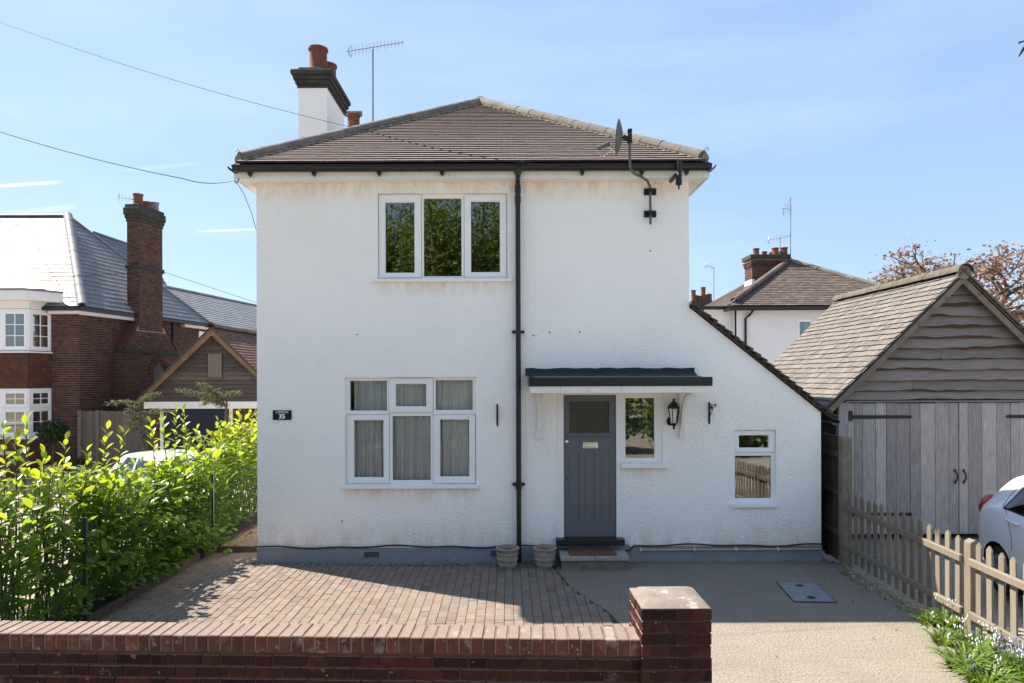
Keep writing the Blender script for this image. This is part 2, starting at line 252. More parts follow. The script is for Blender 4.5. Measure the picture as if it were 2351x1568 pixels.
mat('copper_pipe', [(0.55, 0.33, 0.28)], 0.55, 8, 0.2, spec=0.4, metal=0.1)
mat('stone_pot', [(0.3418, 0.2852, 0.2265)], 0.95, 14, 0.35, bump=0.8, bscale=60, bdist=0.006, spec=0.1, specks=[((0.45, 0.42, 0.37), 24, 0.6, 0.7, 0.5), ((0.12, 0.12, 0.08), 12, 0.6, 0.72, 0.5)])
mat('step_stone', [(0.33, 0.30, 0.265)], 0.9, 9, 0.2, bump=0.4, bscale=50, bdist=0.004, specks=[((0.18, 0.15, 0.11), 9, 0.6, 0.75, 0.4)])
mat('step_riser', [(0.20, 0.17, 0.115)], 0.95, 8, 0.4, bump=0.6, bscale=40, specks=[((0.09, 0.085, 0.05), 6, 0.52, 0.7, 0.6)])
mat('coir', [(0.16, 0.085, 0.045)], 0.98, 30, 0.4, bump=1.0, bscale=150, bdist=0.01, specks=[((0.24, 0.15, 0.09), 40, 0.6, 0.7, 0.5)])
mat('brass', [(0.75, 0.68, 0.52)], 0.25, 5, 0.05, metal=1.0)
mat('chrome', [(0.75, 0.75, 0.75)], 0.2, 5, 0.05, metal=1.0)
mat('sign_black', [(0.01, 0.01, 0.012)], 0.4, 5, 0.05)
mat('sign_white', [(0.85, 0.85, 0.85)], 0.5, 5, 0.02)
mat('iron_cover', [(0.228, 0.2375, 0.266)], 0.6, 9, 0.3, spec=0.4, bump=0.3, bscale=40)
mat('car_white', [(0.76, 0.7695, 0.779)], 0.35, 3, 0.01, spec=0.5, coat=1.0)
mat('car_black', [(0.01, 0.01, 0.01)], 0.6, 3, 0.1)
mat('tyre', [(0.018, 0.018, 0.018)], 0.85, 8, 0.2)
mat('alloy', [(0.45, 0.46, 0.48)], 0.35, 5, 0.05, metal=0.8)
mat('tail_red', [(0.42, 0.012, 0.012)], 0.15, 5, 0.1, spec=0.6, coat=1.0)
mat('red_dark', [(0.10, 0.012, 0.016)], 0.6, 5, 0.1)
mat('red_paint', [(0.36, 0.012, 0.012)], 0.4, 5, 0.05)
mat('curtain', [(0.92, 0.92, 0.91)], 0.9, 9, 0.06, transl=(0.12, (0.9, 0.9, 0.9)), specks=[((0.86, 0.86, 0.86), 16, 0.6, 0.64, 0.7)])
mat('curtain_beige', [(0.60, 0.57, 0.48)], 0.9, 9, 0.06)
mat('room_dark', [(0.10, 0.095, 0.09)], 0.9, 3, 0.1)
mat('navy_door', [(0.016, 0.02, 0.035)], 0.45, 4, 0.15)
mat('planter_grey', [(0.22, 0.225, 0.23)], 0.7, 5, 0.1)
mat('laurel', [(0.095, 0.19, 0.034), (0.125, 0.22, 0.036), (0.165, 0.235, 0.036), (0.245, 0.265, 0.038)], 0.34, 3, 0.35, spec=0.5, transl=(0.57, (1.75, 1.65, 0.5)))
mat('laurel_stem', [(0.08, 0.07, 0.035)], 0.8, 8, 0.3)
mat('copper_leaf', [(0.215, 0.125, 0.095), (0.27, 0.17, 0.11), (0.17, 0.09, 0.075), (0.30, 0.20, 0.12)], 0.6, 3, 0.2, transl=(0.4, (1.2, 1.1, 0.9)))
mat('bark', [(0.10, 0.075, 0.055)], 0.95, 9, 0.4, bump=0.6, bscale=20)
mat('conifer', [(0.12, 0.14, 0.075), (0.19, 0.19, 0.11), (0.07, 0.09, 0.05)], 0.8, 5, 0.3, transl=(0.25, (1.2, 1.2, 0.6)))
mat('dark_leaf', [(0.035, 0.055, 0.02), (0.05, 0.08, 0.025), (0.025, 0.04, 0.015)], 0.5, 3, 0.3, transl=(0.25, (1.3, 1.4, 0.6)))
mat('wood_leaf', [(0.10, 0.16, 0.04), (0.15, 0.215, 0.05), (0.20, 0.235, 0.06), (0.19, 0.165, 0.08)], 0.6, 1.2, 0.5, transl=(0.3, (1.4, 1.4, 0.6)))
mat('strap_leaf', [(0.12, 0.21, 0.04), (0.19, 0.27, 0.06), (0.09, 0.16, 0.035)], 0.45, 4, 0.2, spec=0.4, transl=(0.4, (1.6, 1.6, 0.5)))
mat('white_petal', [(0.80, 0.80, 0.78)], 0.6, 5, 0.05, transl=(0.4, (1, 1, 1)))
mat('blue_petal', [(0.20, 0.20, 0.55)], 0.6, 5, 0.15, transl=(0.4, (1, 1, 1.2)))
mat('stone_rubble', [(0.36, 0.29, 0.22), (0.28, 0.22, 0.17)], 0.95, 9, 0.3, bump=0.6, bscale=30)
mat('dead_leaf', [(0.20, 0.10, 0.03), (0.26, 0.15, 0.05)], 0.9, 5, 0.3)
glass_mat('window_glass', 0.12)
glass_mat('parlour_glass', 0.0, (0.98, 0.985, 0.98))
glass_mat('far_glass', 0.10)
glass_mat('car_glass', 0.06, (0.35, 0.42, 0.40))
def obscure():
    m = mat('obscure_glass', [(0.035, 0.034, 0.03)], 0.25, 20, 0.4, (6, 1, 0.7), bump=0.5, bscale=60, bdist=0.004, spec=0.6); return m
obscure()
glass_mat('lamp_glass', 0.05, (0.95, 0.95, 0.92))

# ------------------------------------------------------------------ object helpers
def tag(o, label=None, cat=None, group=None, kind=None):
    if label: o['label'] = label
    if cat: o['category'] = cat
    if group: o['group'] = group
    if kind: o['kind'] = kind
    return o
def wm(o):
    return (wm(o.parent) if o.parent else Matrix()) @ o.matrix_basis
def thing(name, loc, label, cat, group=None):
    o = bpy.data.objects.new(name, None); COL.objects.link(o); o.location = loc; o.empty_display_size = 0.2
    return tag(o, label, cat, group)
def link(name, me, parent=None, M=None):
    o = bpy.data.objects.new(name, me); COL.objects.link(o)
    M = M or Matrix()
    if parent is not None:
        o.parent = parent; M = wm(parent).inverted() @ M
    o.matrix_basis = M
    return o
class MB:
    def __init__(s): s.v = []; s.f = []; s.t = []
    def add(s, vs, fs, tint=0.0):
        k = len(s.v); s.v += [tuple(v) for v in vs]; s.f += [tuple(i + k for i in f) for f in fs]; s.t += [tint] * len(vs)
    def box(s, x0, x1, y0, y1, z0, z1, t=0.0):
        s.add([(x0, y0, z0), (x1, y0, z0), (x1, y1, z0), (x0, y1, z0), (x0, y0, z1), (x1, y0, z1), (x1, y1, z1), (x0, y1, z1)],
              [(0, 3, 2, 1), (4, 5, 6, 7), (0, 1, 5, 4), (1, 2, 6, 5), (2, 3, 7, 6), (3, 0, 4, 7)], t)
    def obox(s, c, ax, size, t=0.0):
        c = Vector(c); h = [Vector(a) * (d / 2) for a, d in zip(ax, size)]
        vs = [c + h[0] * i + h[1] * j + h[2] * k for k in (-1, 1) for (i, j) in ((-1, -1), (1, -1), (1, 1), (-1, 1))]
        s.add(vs, [(0, 3, 2, 1), (4, 5, 6, 7), (0, 1, 5, 4), (1, 2, 6, 5), (2, 3, 7, 6), (3, 0, 4, 7)], t)
    def beam(s, a, b, w, h, up=(0, 0, 1), t=0.0):
        a, b = Vector(a), Vector(b); d = (b - a); l = d.length; d.normalize(); sd = d.cross(Vector(up)).normalized(); u = sd.cross(d)
        s.obox((a + b) / 2, (d, sd, u), (l, w, h), t)
    def prism(s, poly, ext, t=0.0):
        n = len(poly); ext = Vector(ext); vs = [Vector(p) for p in poly] + [Vector(p) + ext for p in poly]
        s.add(vs, [tuple(range(n)), tuple(range(2 * n - 1, n - 1, -1))] + [(i, i + n, (i + 1) % n + n, (i + 1) % n) for i in range(n)], t)
    def quad(s, *p, t=0.0): s.add(p, [tuple(range(len(p)))], t)
    def tube(s, pts, r, n=8, t=0.0, caps=True, radii=None):
        pts = [Vector(p) for p in pts]; m = len(pts)
        tan = [(pts[min(i + 1, m - 1)] - pts[max(i - 1, 0)]).normalized() for i in range(m)]
        ref = Vector((0, 0, 1)) if abs(tan[0].z) < 0.9 else Vector((1, 0, 0))
        u = tan[0].cross(ref).normalized(); vs = []; fs = []
        for i in range(m):
            u = (u - tan[i] * u.dot(tan[i])).normalized(); w = tan[i].cross(u)
            ri = radii[i] if radii else r
            for k in range(n):
                a = 2 * math.pi * k / n; vs.append(pts[i] + (u * math.cos(a) + w * math.sin(a)) * ri)
        for i in range(m - 1):
            for k in range(n): fs.append((i * n + k, i * n + (k + 1) % n, (i + 1) * n + (k + 1) % n, (i + 1) * n + k))
        if caps: fs += [tuple(range(n - 1, -1, -1)), tuple(range((m - 1) * n, m * n))]
        s.add(vs, fs, t)
    def lathe(s, c, prof, n=24, t=0.0, axis='z'):
        vs = []; fs = []; m = len(prof); c = Vector(c)
        for r, z in prof:
            for k in range(n):
                a = 2 * math.pi * k / n
                q = (r * math.cos(a), r * math.sin(a), z) if axis == 'z' else ((r * math.cos(a), z, r * math.sin(a)) if axis == 'y' else (z, r * math.cos(a), r * math.sin(a)))
                vs.append(c + Vector(q))
        for i in range(m - 1):
            for k in range(n): fs.append((i * n + k, i * n + (k + 1) % n, (i + 1) * n + (k + 1) % n, (i + 1) * n + k))
        s.add(vs, fs, t)
    def plate(s, O, U, V, Nn, rect, holes, th, t=0.0, back=False):
        """a slab with rectangular holes: its face at O + U*u + V*v, th thick behind it (along -Nn)"""
        O, U, V, Nn = Vector(O), Vector(U), Vector(V), Vector(Nn)
        us = sorted({rect[0], rect[2], *[h[0] for h in holes], *[h[2] for h in holes]}); vs_ = sorted({rect[1], rect[3], *[h[1] for h in holes], *[h[3] for h in holes]})
        us = [u for u in us if rect[0] <= u <= rect[2]]; vs_ = [v for v in vs_ if rect[1] <= v <= rect[3]]
        def solid(i, j):
            if i < 0 or j < 0 or i >= len(us) - 1 or j >= len(vs_) - 1: return False
            um, vm = (us[i] + us[i + 1]) / 2, (vs_[j] + vs_[j + 1]) / 2
            return not any(h[0] < um < h[2] and h[1] < vm < h[3] for h in holes)
        pt = lambda u, v, k=0: O + U * u + V * v - Nn * (th * k)
        for i in range(len(us) - 1):
            for j in range(len(vs_) - 1):
                if not solid(i, j): continue
                a, b, c, d = us[i], us[i + 1], vs_[j], vs_[j + 1]
                s.quad(pt(a, c), pt(b, c), pt(b, d), pt(a, d), t=t)
                if back: s.quad(pt(a, c, 1), pt(a, d, 1), pt(b, d, 1), pt(b, c, 1), t=t)
                if not solid(i - 1, j): s.quad(pt(a, c, 1), pt(a, c), pt(a, d), pt(a, d, 1), t=t)
                if not solid(i + 1, j): s.quad(pt(b, c), pt(b, c, 1), pt(b, d, 1), pt(b, d), t=t)
                if not solid(i, j - 1): s.quad(pt(a, c, 1), pt(b, c, 1), pt(b, c), pt(a, c), t=t)
                if not solid(i, j + 1): s.quad(pt(a, d), pt(b, d), pt(b, d, 1), pt(a, d, 1), t=t)
    def mesh(s, name, m, smooth=False, bevel=0, weld=False):
        me = bpy.data.meshes.new(name); me.from_pydata(s.v, [], s.f)
        a = me.attributes.new('tint', 'FLOAT', 'POINT'); a.data.foreach_set('value', np.array(s.t, dtype=np.float32))
        if bevel or weld:
            bm = bmesh.new(); bm.from_mesh(me)
            if weld: bmesh.ops.remove_doubles(bm, verts=bm.verts, dist=1e-4)
            if bevel:
                es = [e for e in bm.edges if len(e.link_faces) == 2 and e.calc_face_angle(0) > 0.6]
                bmesh.ops.bevel(bm, geom=es, offset=bevel, segments=1, affect='EDGES', profile=0.5)
            bm.to_mesh(me); bm.free()
        me.materials.append(MATS[m] if isinstance(m, str) else m)
        if smooth: me.polygons.foreach_set('use_smooth', np.ones(len(me.polygons), dtype=bool))
        me.update(); return me
    def build(s, name, m, parent=None, smooth=False, bevel=0, weld=False, kind=None, label=None, cat=None, group=None):
        o = link(name, s.mesh(name, m, smooth, bevel, weld), parent); tag(o, label, cat, group, kind)
        if smooth and bevel == 0: autosmooth(o.data)
        return o
def autosmooth(me, ang=0.7):
    me.set_sharp_from_angle(angle=ang)

class Pieces:
    """many alike boxes: the `limit` that show largest become objects that share a few meshes, the rest one joined part"""
    def __init__(s, name, m, parent, nominal, bevel=0.0, limit=300, variants=10):
        s.name, s.m, s.parent, s.nom, s.bev, s.limit, s.nv = name, m, parent, nominal, bevel, limit, variants; s.items = []
    def add(s, c, ax, size, tint=None):
        k = random.randrange(s.nv) if tint is None else min(s.nv - 1, int(tint * s.nv))
        s.items.append((Vector(c), [Vector(a) for a in ax], size, k))
    def template(s):
        mb = MB(); n = s.nom; mb.box(-n[0] / 2, n[0] / 2, -n[1] / 2, n[1] / 2, -n[2] / 2, n[2] / 2)
        me = mb.mesh('t', s.m, bevel=s.bev)
        vs = [v.co.copy() for v in me.vertices]; fs = [tuple(p.vertices) for p in me.polygons]; bpy.data.meshes.remove(me); return vs, fs
    def finish(s):
        vs, fs = s.template(); out = []
        def score(it):
            c, ax, sz, k = it; p = px_of(c)
            vis = p is not None and -10 < p[0] < 2361 and -10 < p[1] < 1578
            return (0 if vis else 1, -(max(sz) * sorted(sz)[1]) / max(c.y, 1) ** 2)
        its = sorted(s.items, key=score); shared = {}
        for it in its[:s.limit]:
            c, ax, sz, k = it
            if k not in shared:
                mb = MB(); mb.add(vs, fs, (k + 0.5) / s.nv); shared[k] = mb.mesh(s.name, s.m)
            M = Matrix([[ax[j][i] * (sz[j] / s.nom[j]) for j in range(3)] + [c[i]] for i in range(3)] + [[0, 0, 0, 1]])
            out.append(link(s.name, shared[k], s.parent, M))
        rest = its[s.limit:]
        if rest:
            mb = MB()
            for c, ax, sz, k in rest:
                A = [ax[j] * (sz[j] / s.nom[j]) for j in range(3)]
                mb.add([c + A[0] * v.x + A[1] * v.y + A[2] * v.z for v in vs], fs, (k + 0.5) / s.nv)
            mb.build(s.name, s.m, s.parent, kind='stuff')
        return out

def tile_field(pc, O, u, v, n, interval, vlen, gauge, tw, th, jit=0.004, lap=1.6, wob=0.0, gap=0.003, tintfn=None, tk=1.05):
    O, u, v, n = Vector(O), Vector(u).normalized(), Vector(v).normalized(), Vector(n).normalized()
    rows = int(vlen / gauge + 0.5)
    for i in range(rows):
        v0 = i * gauge; ua, ub = interval(min(v0 + gauge * 0.5, vlen)); off = (i % 2) * tw / 2 + rr(-0.01, 0.01)
        k0 = math.floor((ua - off) / tw); k1 = math.ceil((ub - off) / tw); ph = rr(0, 9)
        for k in range(k0, k1):
            a = max(ua, off + k * tw + gap); b = min(ub, off + (k + 1) * tw - gap)
            if b - a < 0.02: continue
            L = gauge * lap; tilt = th * tk / gauge + rr(-1, 1) * jit; vv = (v - n * tilt).normalized(); nn = u.cross(vv).normalized()
            if nn.dot(n) < 0: nn = -nn
            dv = rr(-1, 1) * jit + wob * math.sin(0.8 * (a + ph) + 1.3 * i * 0.2) * 0.5
            c = O + u * ((a + b) / 2) + v * (v0 + dv) + vv * (L / 2) + n * (th * 1.6 + rr(0, jit))
            pc.add(c, (u, vv, nn), (b - a, L, th), tintfn(i, k) if tintfn else None)

def brick_field(pc, O, U, V, Nn, rect, holes, lb=0.215, hb=0.065, j=0.01, dep=0.09, proud=0.006, flemish=True, region=None):
    """bricks standing proud of a mortar face at O"""
    O, U, V, Nn = Vector(O), Vector(U).normalized(), Vector(V).normalized(), Vector(Nn).normalized()
    row = 0; v = rect[1]
    while v + hb < rect[3] + 0.02:
        u = rect[0] - (row % 2) * (lb + j) * (0.75 if flemish else 0.5); k = 0
        while u < rect[2]:
            w = lb if (not flemish or k % 2 == 0) else (lb - j) / 2
            segs = [(max(u, rect[0]), min(u + w, rect[2]))]
            for h in holes:
                if v + hb > h[1] + 0.01 and v < h[3] - 0.01:
                    ns = []
                    for a, b in segs:
                        if b <= h[0] or a >= h[2]: ns.append((a, b)); continue
                        if a < h[0]: ns.append((a, h[0]))
                        if b > h[2]: ns.append((h[2], b))
                    segs = ns
            for a, b in segs:
                if b - a < 0.03: continue
                if region and not region((a + b) / 2, v + hb / 2): continue
                pr = proud + rr(-0.0035, 0.0025)
                pc.add(O + U * ((a + b) / 2) + V * (v + hb / 2) + Nn * (pr - dep / 2), (U, Nn, V), (b - a, dep, hb))
            u += w + j; k += 1
        v += hb + j; row += 1

def half_round(name, m, parent, a, b, r, n_seg, up=(0, 0, 1), th=0.014, lap=0.03, group=None, jit=0.004):
    """a run of half-round ridge or hip tiles from a to b"""
    a, b = Vector(a), Vector(b); d = (b - a).normalized(); L = (b - a).length / n_seg
    sd = d.cross(Vector(up)).normalized(); u = sd.cross(d)
    for i in range(n_seg):
        p0 = a + d * (L * i - lap / 2) + u * rr(-jit, jit) + sd * rr(-jit, jit); p1 = a + d * (L * (i + 1) + lap / 2) + u * rr(-jit, jit); mb = MB(); vs = []; fs = []; N = 12
        for (p, rad) in ((p0, r * 1.02), (p1, r * 0.99)):
            for q in (rad, rad - th):
                for k in range(N + 1):
                    an = math.pi * (k / N); vs.append(p + (sd * math.cos(an) + u * math.sin(an)) * q)
        M = N + 1
        for k in range(N):
            fs += [(k, k + 1, 2 * M + k + 1, 2 * M + k), (M + k + 1, M + k, 3 * M + k, 3 * M + k + 1), (k + 1, k, M + k, M + k + 1), (2 * M + k, 2 * M + k + 1, 3 * M + k + 1, 3 * M + k)]
        fs += [(0, 2 * M, 3 * M, M), (N, M + N, 3 * M + N, 2 * M + N)]
        mb.add(vs, fs, rnd()); mb.build(name, m, parent, smooth=True)

X3 = Vector((1, 0, 0)); Y3 = Vector((0, 1, 0)); Z3 = Vector((0, 0, 1)); FN = Vector((0, -1, 0))

def window(parent, name, d, frame, sashes, panes, sill=None, depth=0.06, recess=0.05, O=None, U=X3, Nn=FN, fm='upvc', gm='window_glass', bars=None, sill_out=0.06, label=None):
    """a window from rectangles (u0, v0, u1, v1) on the plane through O; returns the window's frame, its sashes, panes and sill are children"""
    O = Vector(O) if O is not None else Vector((0, d, 0)); Nn = Vector(Nn); U = Vector(U)
    holes = list(sashes) + [p for p in panes if not any(s[0] < p[0] and s[2] > p[2] and s[1] < p[1] and s[3] > p[3] for s in sashes)]
    fb = MB(); sh = [(s[0] - 0.007, s[1] - 0.007, s[2] + 0.007, s[3] + 0.007) for s in sashes]
    hs = sh + holes[len(sashes):]
    fb.plate(O - Nn * recess, U, Z3, Nn, frame, hs, depth, back=True)
    if sh: fb.plate(O - Nn * (recess + 0.02), U, Z3, Nn, (frame[0] + 0.004, frame[1] + 0.004, frame[2] - 0.004, frame[3] - 0.004), [(s[0] + 0.012, s[1] + 0.012, s[2] - 0.012, s[3] - 0.012) for s in sashes] + holes[len(sashes):], 0.03)
    w = fb.build(name, fm, parent, bevel=0)
    if label: w['label'] = label
    for s in sashes:
        mb = MB(); inner = [p for p in panes if s[0] < p[0] and s[2] > p[2] and s[1] < p[1] and s[3] > p[3]]
        mb.plate(O - Nn * (recess - 0.016), U, Z3, Nn, s, inner, 0.04, back=True)
        for p in inner:                                              # glazing bead
            mb.plate(O - Nn * (recess - 0.004), U, Z3, Nn, (p[0] - 0.001, p[1] - 0.001, p[2] + 0.001, p[3] + 0.001), [(p[0] + 0.012, p[1] + 0.012, p[2] - 0.012, p[3] - 0.012)], 0.02)
        mb.build('sash', fm, w)
    for p in panes:
        mb = MB(); mb.obox(O - Nn * (recess + 0.018) + U * ((p[0] + p[2]) / 2) + Z3 * ((p[1] + p[3]) / 2), (U, Nn, Z3), (p[2] - p[0] + 0.004, 0.006, p[3] - p[1] + 0.004))
        mb.build('pane', gm, w)
    if bars:
        nx, ny = bars; mb = MB()
        for p in panes:
            for i in range(1, nx): uu = p[0] + (p[2] - p[0]) * i / nx; mb.obox(O - Nn * (recess + 0.008) + U * uu + Z3 * ((p[1] + p[3]) / 2), (U, Nn, Z3), (0.024, 0.012, p[3] - p[1]))
            for i in range(1, ny): vv = p[1] + (p[3] - p[1]) * i / ny; mb.obox(O - Nn * (recess + 0.0085) + U * ((p[0] + p[2]) / 2) + Z3 * vv, (U, Nn, Z3), (p[2] - p[0], 0.012, 0.024))
        mb.build('glazing_bar', fm, w, kind='stuff')
    if sill:
        mb = MB(); mb.obox(O + Nn * ((sill_out - recess) / 2 - 0.005) + U * ((sill[0] + sill[2]) / 2) + Z3 * ((sill[1] + sill[3]) / 2), (U, Nn, Z3), (sill[2] - sill[0], sill_out + recess, sill[3] - sill[1]))
        mb.build('window_sill', fm, w, bevel=0.004)
    return w

# ------------------------------------------------------------------ ground
HD = 9.5                                                            # depth of the house front
GAR = 11.0                                                          # depth of the timber garage front
def smooth(t): t = max(0, min(1, t)); return t * t * (3 - 2 * t)
def ground_z(x, y):
    return -0.06 - 0.47 * smooth((-5.3 - x) / 3.5) * smooth((y - 3) / 5)
def make_ground():
    xs = [-900, -300, -120, -60, -40, -30, -24] + [-20 + 0.5 * i for i in range(71)] + [20, 30, 60, 120, 300, 900]
    ys = [-900, -300, -100, -50, -30, -15, -8, -4, 0] + [1 + 0.6 * i for i in range(60)] + [40, 60, 100, 200, 400, 900]
    xs = sorted(set(xs)); ys = sorted(set(ys)); mb = MB(); W = len(xs)
    vs = [(x, y, ground_z(x, y)) for y in ys for x in xs]
    fs = [(j * W + i, j * W + i + 1, (j + 1) * W + i + 1, (j + 1) * W + i) for j in range(len(ys) - 1) for i in range(W - 1)]
    mb.add(vs, fs); mb.build('ground', 'gravel', smooth=True, kind='structure')
make_ground()
rb = MB(); rb.box(-80, 80, -2.4, 1.2, -0.055, -0.045); rb.build('road', 'asphalt', kind='structure')
kb = MB()
for i in range(40): kb.box(-18 + i * 0.915, -18 + i * 0.915 + 0.905, 1.25, 1.39, -0.2, 0.06, rnd())
kb.build('kerb', 'cap_concrete', kind='structure', bevel=0.008)
pb = MB(); pb.box(-30, 30, 1.4, 3.6, -0.05, -0.03); pb.build('pavement', 'pavement_slab', kind='structure')
WL, WR = P(590, 900, HD).x, P(1582, 600, HD).x                       # left and right edges of the main block
# the boundary between block paving and concrete, as (depth, x)
BND = [(3.6, 1.32), (6.37, 1.26), (7.03, 1.18), (7.56, 1.06), (8.0, 0.88), (8.42, 0.74), (9.19, 0.63), (9.5, 0.60)]
def bx(y):
    for (a, xa), (b, xb) in zip(BND, BND[1:]):
        if y <= b: t = max(0, (y - a) / (b - a)); return xa + (xb - xa) * t
    return BND[-1][1]
cb = MB(); ysl = [3.6 + 0.14 * i for i in range(43)]; ysl[-1] = 9.5
for a, b in zip(ysl, ysl[1:]):
    cb.quad((bx(a) + 0.02, a, 0), (4.55, a, 0), (4.55, b, 0), (bx(b) + 0.02, b, 0))
    cb.quad((bx(a) + 0.02, a, -0.05), (bx(a) + 0.02, a, 0), (bx(b) + 0.02, b, 0), (bx(b) + 0.02, b, -0.05))
cb.quad((4.55, 3.6, 0), (4.55, 3.6, -0.05), (4.55, 9.5, -0.05), (4.55, 9.5, 0))
drive = cb.build('driveway', 'concrete', kind='structure', label='pale rough concrete drive between the brick pier and the picket fence')
sb = MB()
for a, b in zip(ysl, ysl[1:]): sb.quad((-4.38, a, -0.018), (bx(a) + 0.01, a, -0.018), (bx(b) + 0.01, b, -0.018), (-4.38, b, -0.018))
sb.quad((-4.38, 9.5, -0.018), (WL + 0.05, 9.5, -0.018), (WL + 0.05, 10.1, -0.018), (-4.38, 10.1, -0.018))
paving = sb.build('block_paving', 'sand_bed', kind='structure', label='pinkish block paving laid in front of the white house')
pc = Pieces('paving_block', 'paver', paving, (0.1, 0.2, 0.06), 0.004)
col = 0; x = -4.36
while x < 1.3:
    w = 0.103; y = 4.7 - rr(0, 0.2); fl = (col % 2) * 0.1
    y = 4.6 + fl + (0.03 if rnd() < 0.2 else 0)
    ye = 10.07 if x + 0.05 < WL - 0.01 else 9.36
    while y < ye:
        l = 0.203
        xc = x + w / 2; yc = y + l / 2
        right = min(x + w - 0.004, bx(yc) - 0.006)
        if right - x > 0.03 and yc > 4.75:
            y1 = min(y + l - 0.004, ye)
            c = Vector(((x + right) / 2, (y + y1) / 2, -0.03 + 0.012 * math.sin(xc * 1.3) * math.sin(yc * 0.9) + rr(-0.0025, 0.0025)))
            n = Vector((rr(-1, 1) * 0.012, rr(-1, 1) * 0.012, 1)).normalized(); u = X3 + Y3 * rr(-1, 1) * 0.012; u = (u - n * u.dot(n)).normalized()
            pc.add(c, (u, n.cross(u), n), (right - x, y1 - y, 0.06))
        y += l
    x += w; col += 1
pc.finish()
gs = MB()                                                            # gravel strip along the plinth
for i in range(2600):
    x = rr(-3.45, 0.35); y = rr(9.34, 9.47); r = rr(0.004, 0.011); z = rr(-0.012, 0.012)
    gs.add([(x - r, y, z), (x, y - r, z), (x + r, y, z), (x, y + r, z), (x, y, z + r), (x, y, z - r)], [(0, 1, 4), (1, 2, 4), (2, 3, 4), (3, 0, 4), (1, 0, 5), (2, 1, 5), (3, 2, 5), (0, 3, 5)], rnd())
gs.build('gravel_strip', 'gravel_stone', kind='stuff', label='dark gravel strip between the paving and the grey plinth', cat='gravel')

# ------------------------------------------------------------------ the white house
WL, WR = P(590, 900, HD).x, P(1582, 600, HD).x                       # left and right edges of the main block
OR = P(1885, 1100, HD).x                                            # right edge of the side extension
SOF = P(1080, 412, HD).z                                            # underside of the eaves
house = thing('white_house', ((WL + WR) / 2, HD, 0), 'white roughcast detached house with a brown hipped roof and grey front door', 'house')
BK = HD + 8.2
up_f = rectP(867, 443, 1166, 640, HD); lo_f = rectP(791.5, 866, 1093, 1113, HD); sl_f = rectP(1424, 904, 1522, 1063, HD); rt_f = rectP(1686, 987, 1782, 1155, HD)
dr_f = rectP(1281, 899, 1428, 1240, HD)
dr_open = (dr_f[0], 0.26, sl_f[0], dr_f[3])
wb = MB()
ZT = SOF + 0.02
holes = [up_f, lo_f, (dr_f[0], 0.24, sl_f[0] + 0.002, dr_f[3]), (sl_f[0] + 0.002, sl_f[1], sl_f[2], dr_f[3])]
wb.plate((0, HD, 0), X3, Z3, FN, (WL, 0.2, WR, ZT), holes, 0.2)
OZ = P(1885, 946, HD).z; OT = P(1584, 706, HD).z
wb.plate((0, HD, 0), X3, Z3, FN, (WR, 0.2, OR, OZ), [rt_f], 0.2)
wb.quad((WR, HD, OZ), (OR, HD, OZ), (WR, HD, OT))
wb.quad((WL, HD, 0.0), (WL, HD, ZT), (WL, BK, ZT), (WL, BK, 0.0)); wb.quad((WR, HD, OZ), (WR, BK, OZ), (WR, BK, ZT), (WR, HD, ZT))
wb.quad((OR, HD, 0.0), (OR, BK - 2, 0.0), (OR, BK - 2, OZ), (OR, HD, OZ)); wb.quad((WL, BK, 0), (WL, BK, ZT), (WR, BK, ZT), (WR, BK, 0)); wb.quad((WR, BK - 2, 0), (WR, BK - 2, OT), (OR, BK - 2, OZ), (OR, BK - 2, 0))
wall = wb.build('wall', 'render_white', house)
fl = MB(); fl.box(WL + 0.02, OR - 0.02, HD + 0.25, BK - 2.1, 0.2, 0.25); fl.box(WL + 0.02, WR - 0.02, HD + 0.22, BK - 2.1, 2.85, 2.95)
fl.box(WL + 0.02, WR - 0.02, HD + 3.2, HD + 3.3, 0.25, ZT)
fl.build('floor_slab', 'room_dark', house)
pl = MB(); pl.box(WL - 0.004, dr_f[0] - 0.1, HD - 0.018, HD + 0.15, -0.05, 0.205); pl.box(dr_f[2] + 0.1, OR + 0.004, HD - 0.018, HD + 0.15, -0.05, 0.215); pl.box(dr_f[0] - 0.098, dr_f[2] + 0.098, HD - 0.014, HD + 0.15, -0.05, 0.24)
pl.build('plinth', 'plinth_paint', house)
# roof
EO = 0.27                                                           # eaves overhang
EX0, EX1, EY0 = WL - EO + 0.02, WR + EO - 0.02, HD - EO
EZ = P(1084, 377, EY0).z                                            # top edge of the eaves tiles
APX = P(1103, 240, HD - EO + (EX1 - EX0) / 2); AP = Vector(((EX0 + EX1) / 2, APX.y, APX.z - 0.02)); BY = BK + EO; AP2 = Vector((AP.x, BY - (AP.y - EY0), AP.z))
rf = MB()
e0, e1, e2, e3 = (EX0, EY0, EZ), (EX1, EY0, EZ), (EX1, BY, EZ), (EX0, BY, EZ)
rf.quad(e0, e1, AP); rf.quad(e1, e2, AP2, AP); rf.quad(e2, e3, AP2); rf.quad(e3, e0, AP, AP2)
roof = rf.build('roof', 'under_tile', house, label='brown plain-tiled hipped roof with grey half-round hip tiles')
vdir = (Vector((AP.x, AP.y, AP.z)) - Vector((AP.x, EY0, EZ))); VL = vdir.length; vdir.normalize(); HW = (EX1 - EX0) / 2
nrm = X3.cross(vdir)
pc = Pieces('roof_tile', 'roof_tile', roof, (0.165, 0.16, 0.013), 0)
tile_field(pc, (AP.x, EY0, EZ), X3, vdir, nrm, lambda v: (-HW * (1 - v / VL) + 0.05, HW * (1 - v / VL) - 0.05), VL - 0.1, VL / 37.0, 0.165, 0.028, jit=0.0014, wob=0.016, lap=1.4, tk=0.62, gap=0.001)
pc.finish()
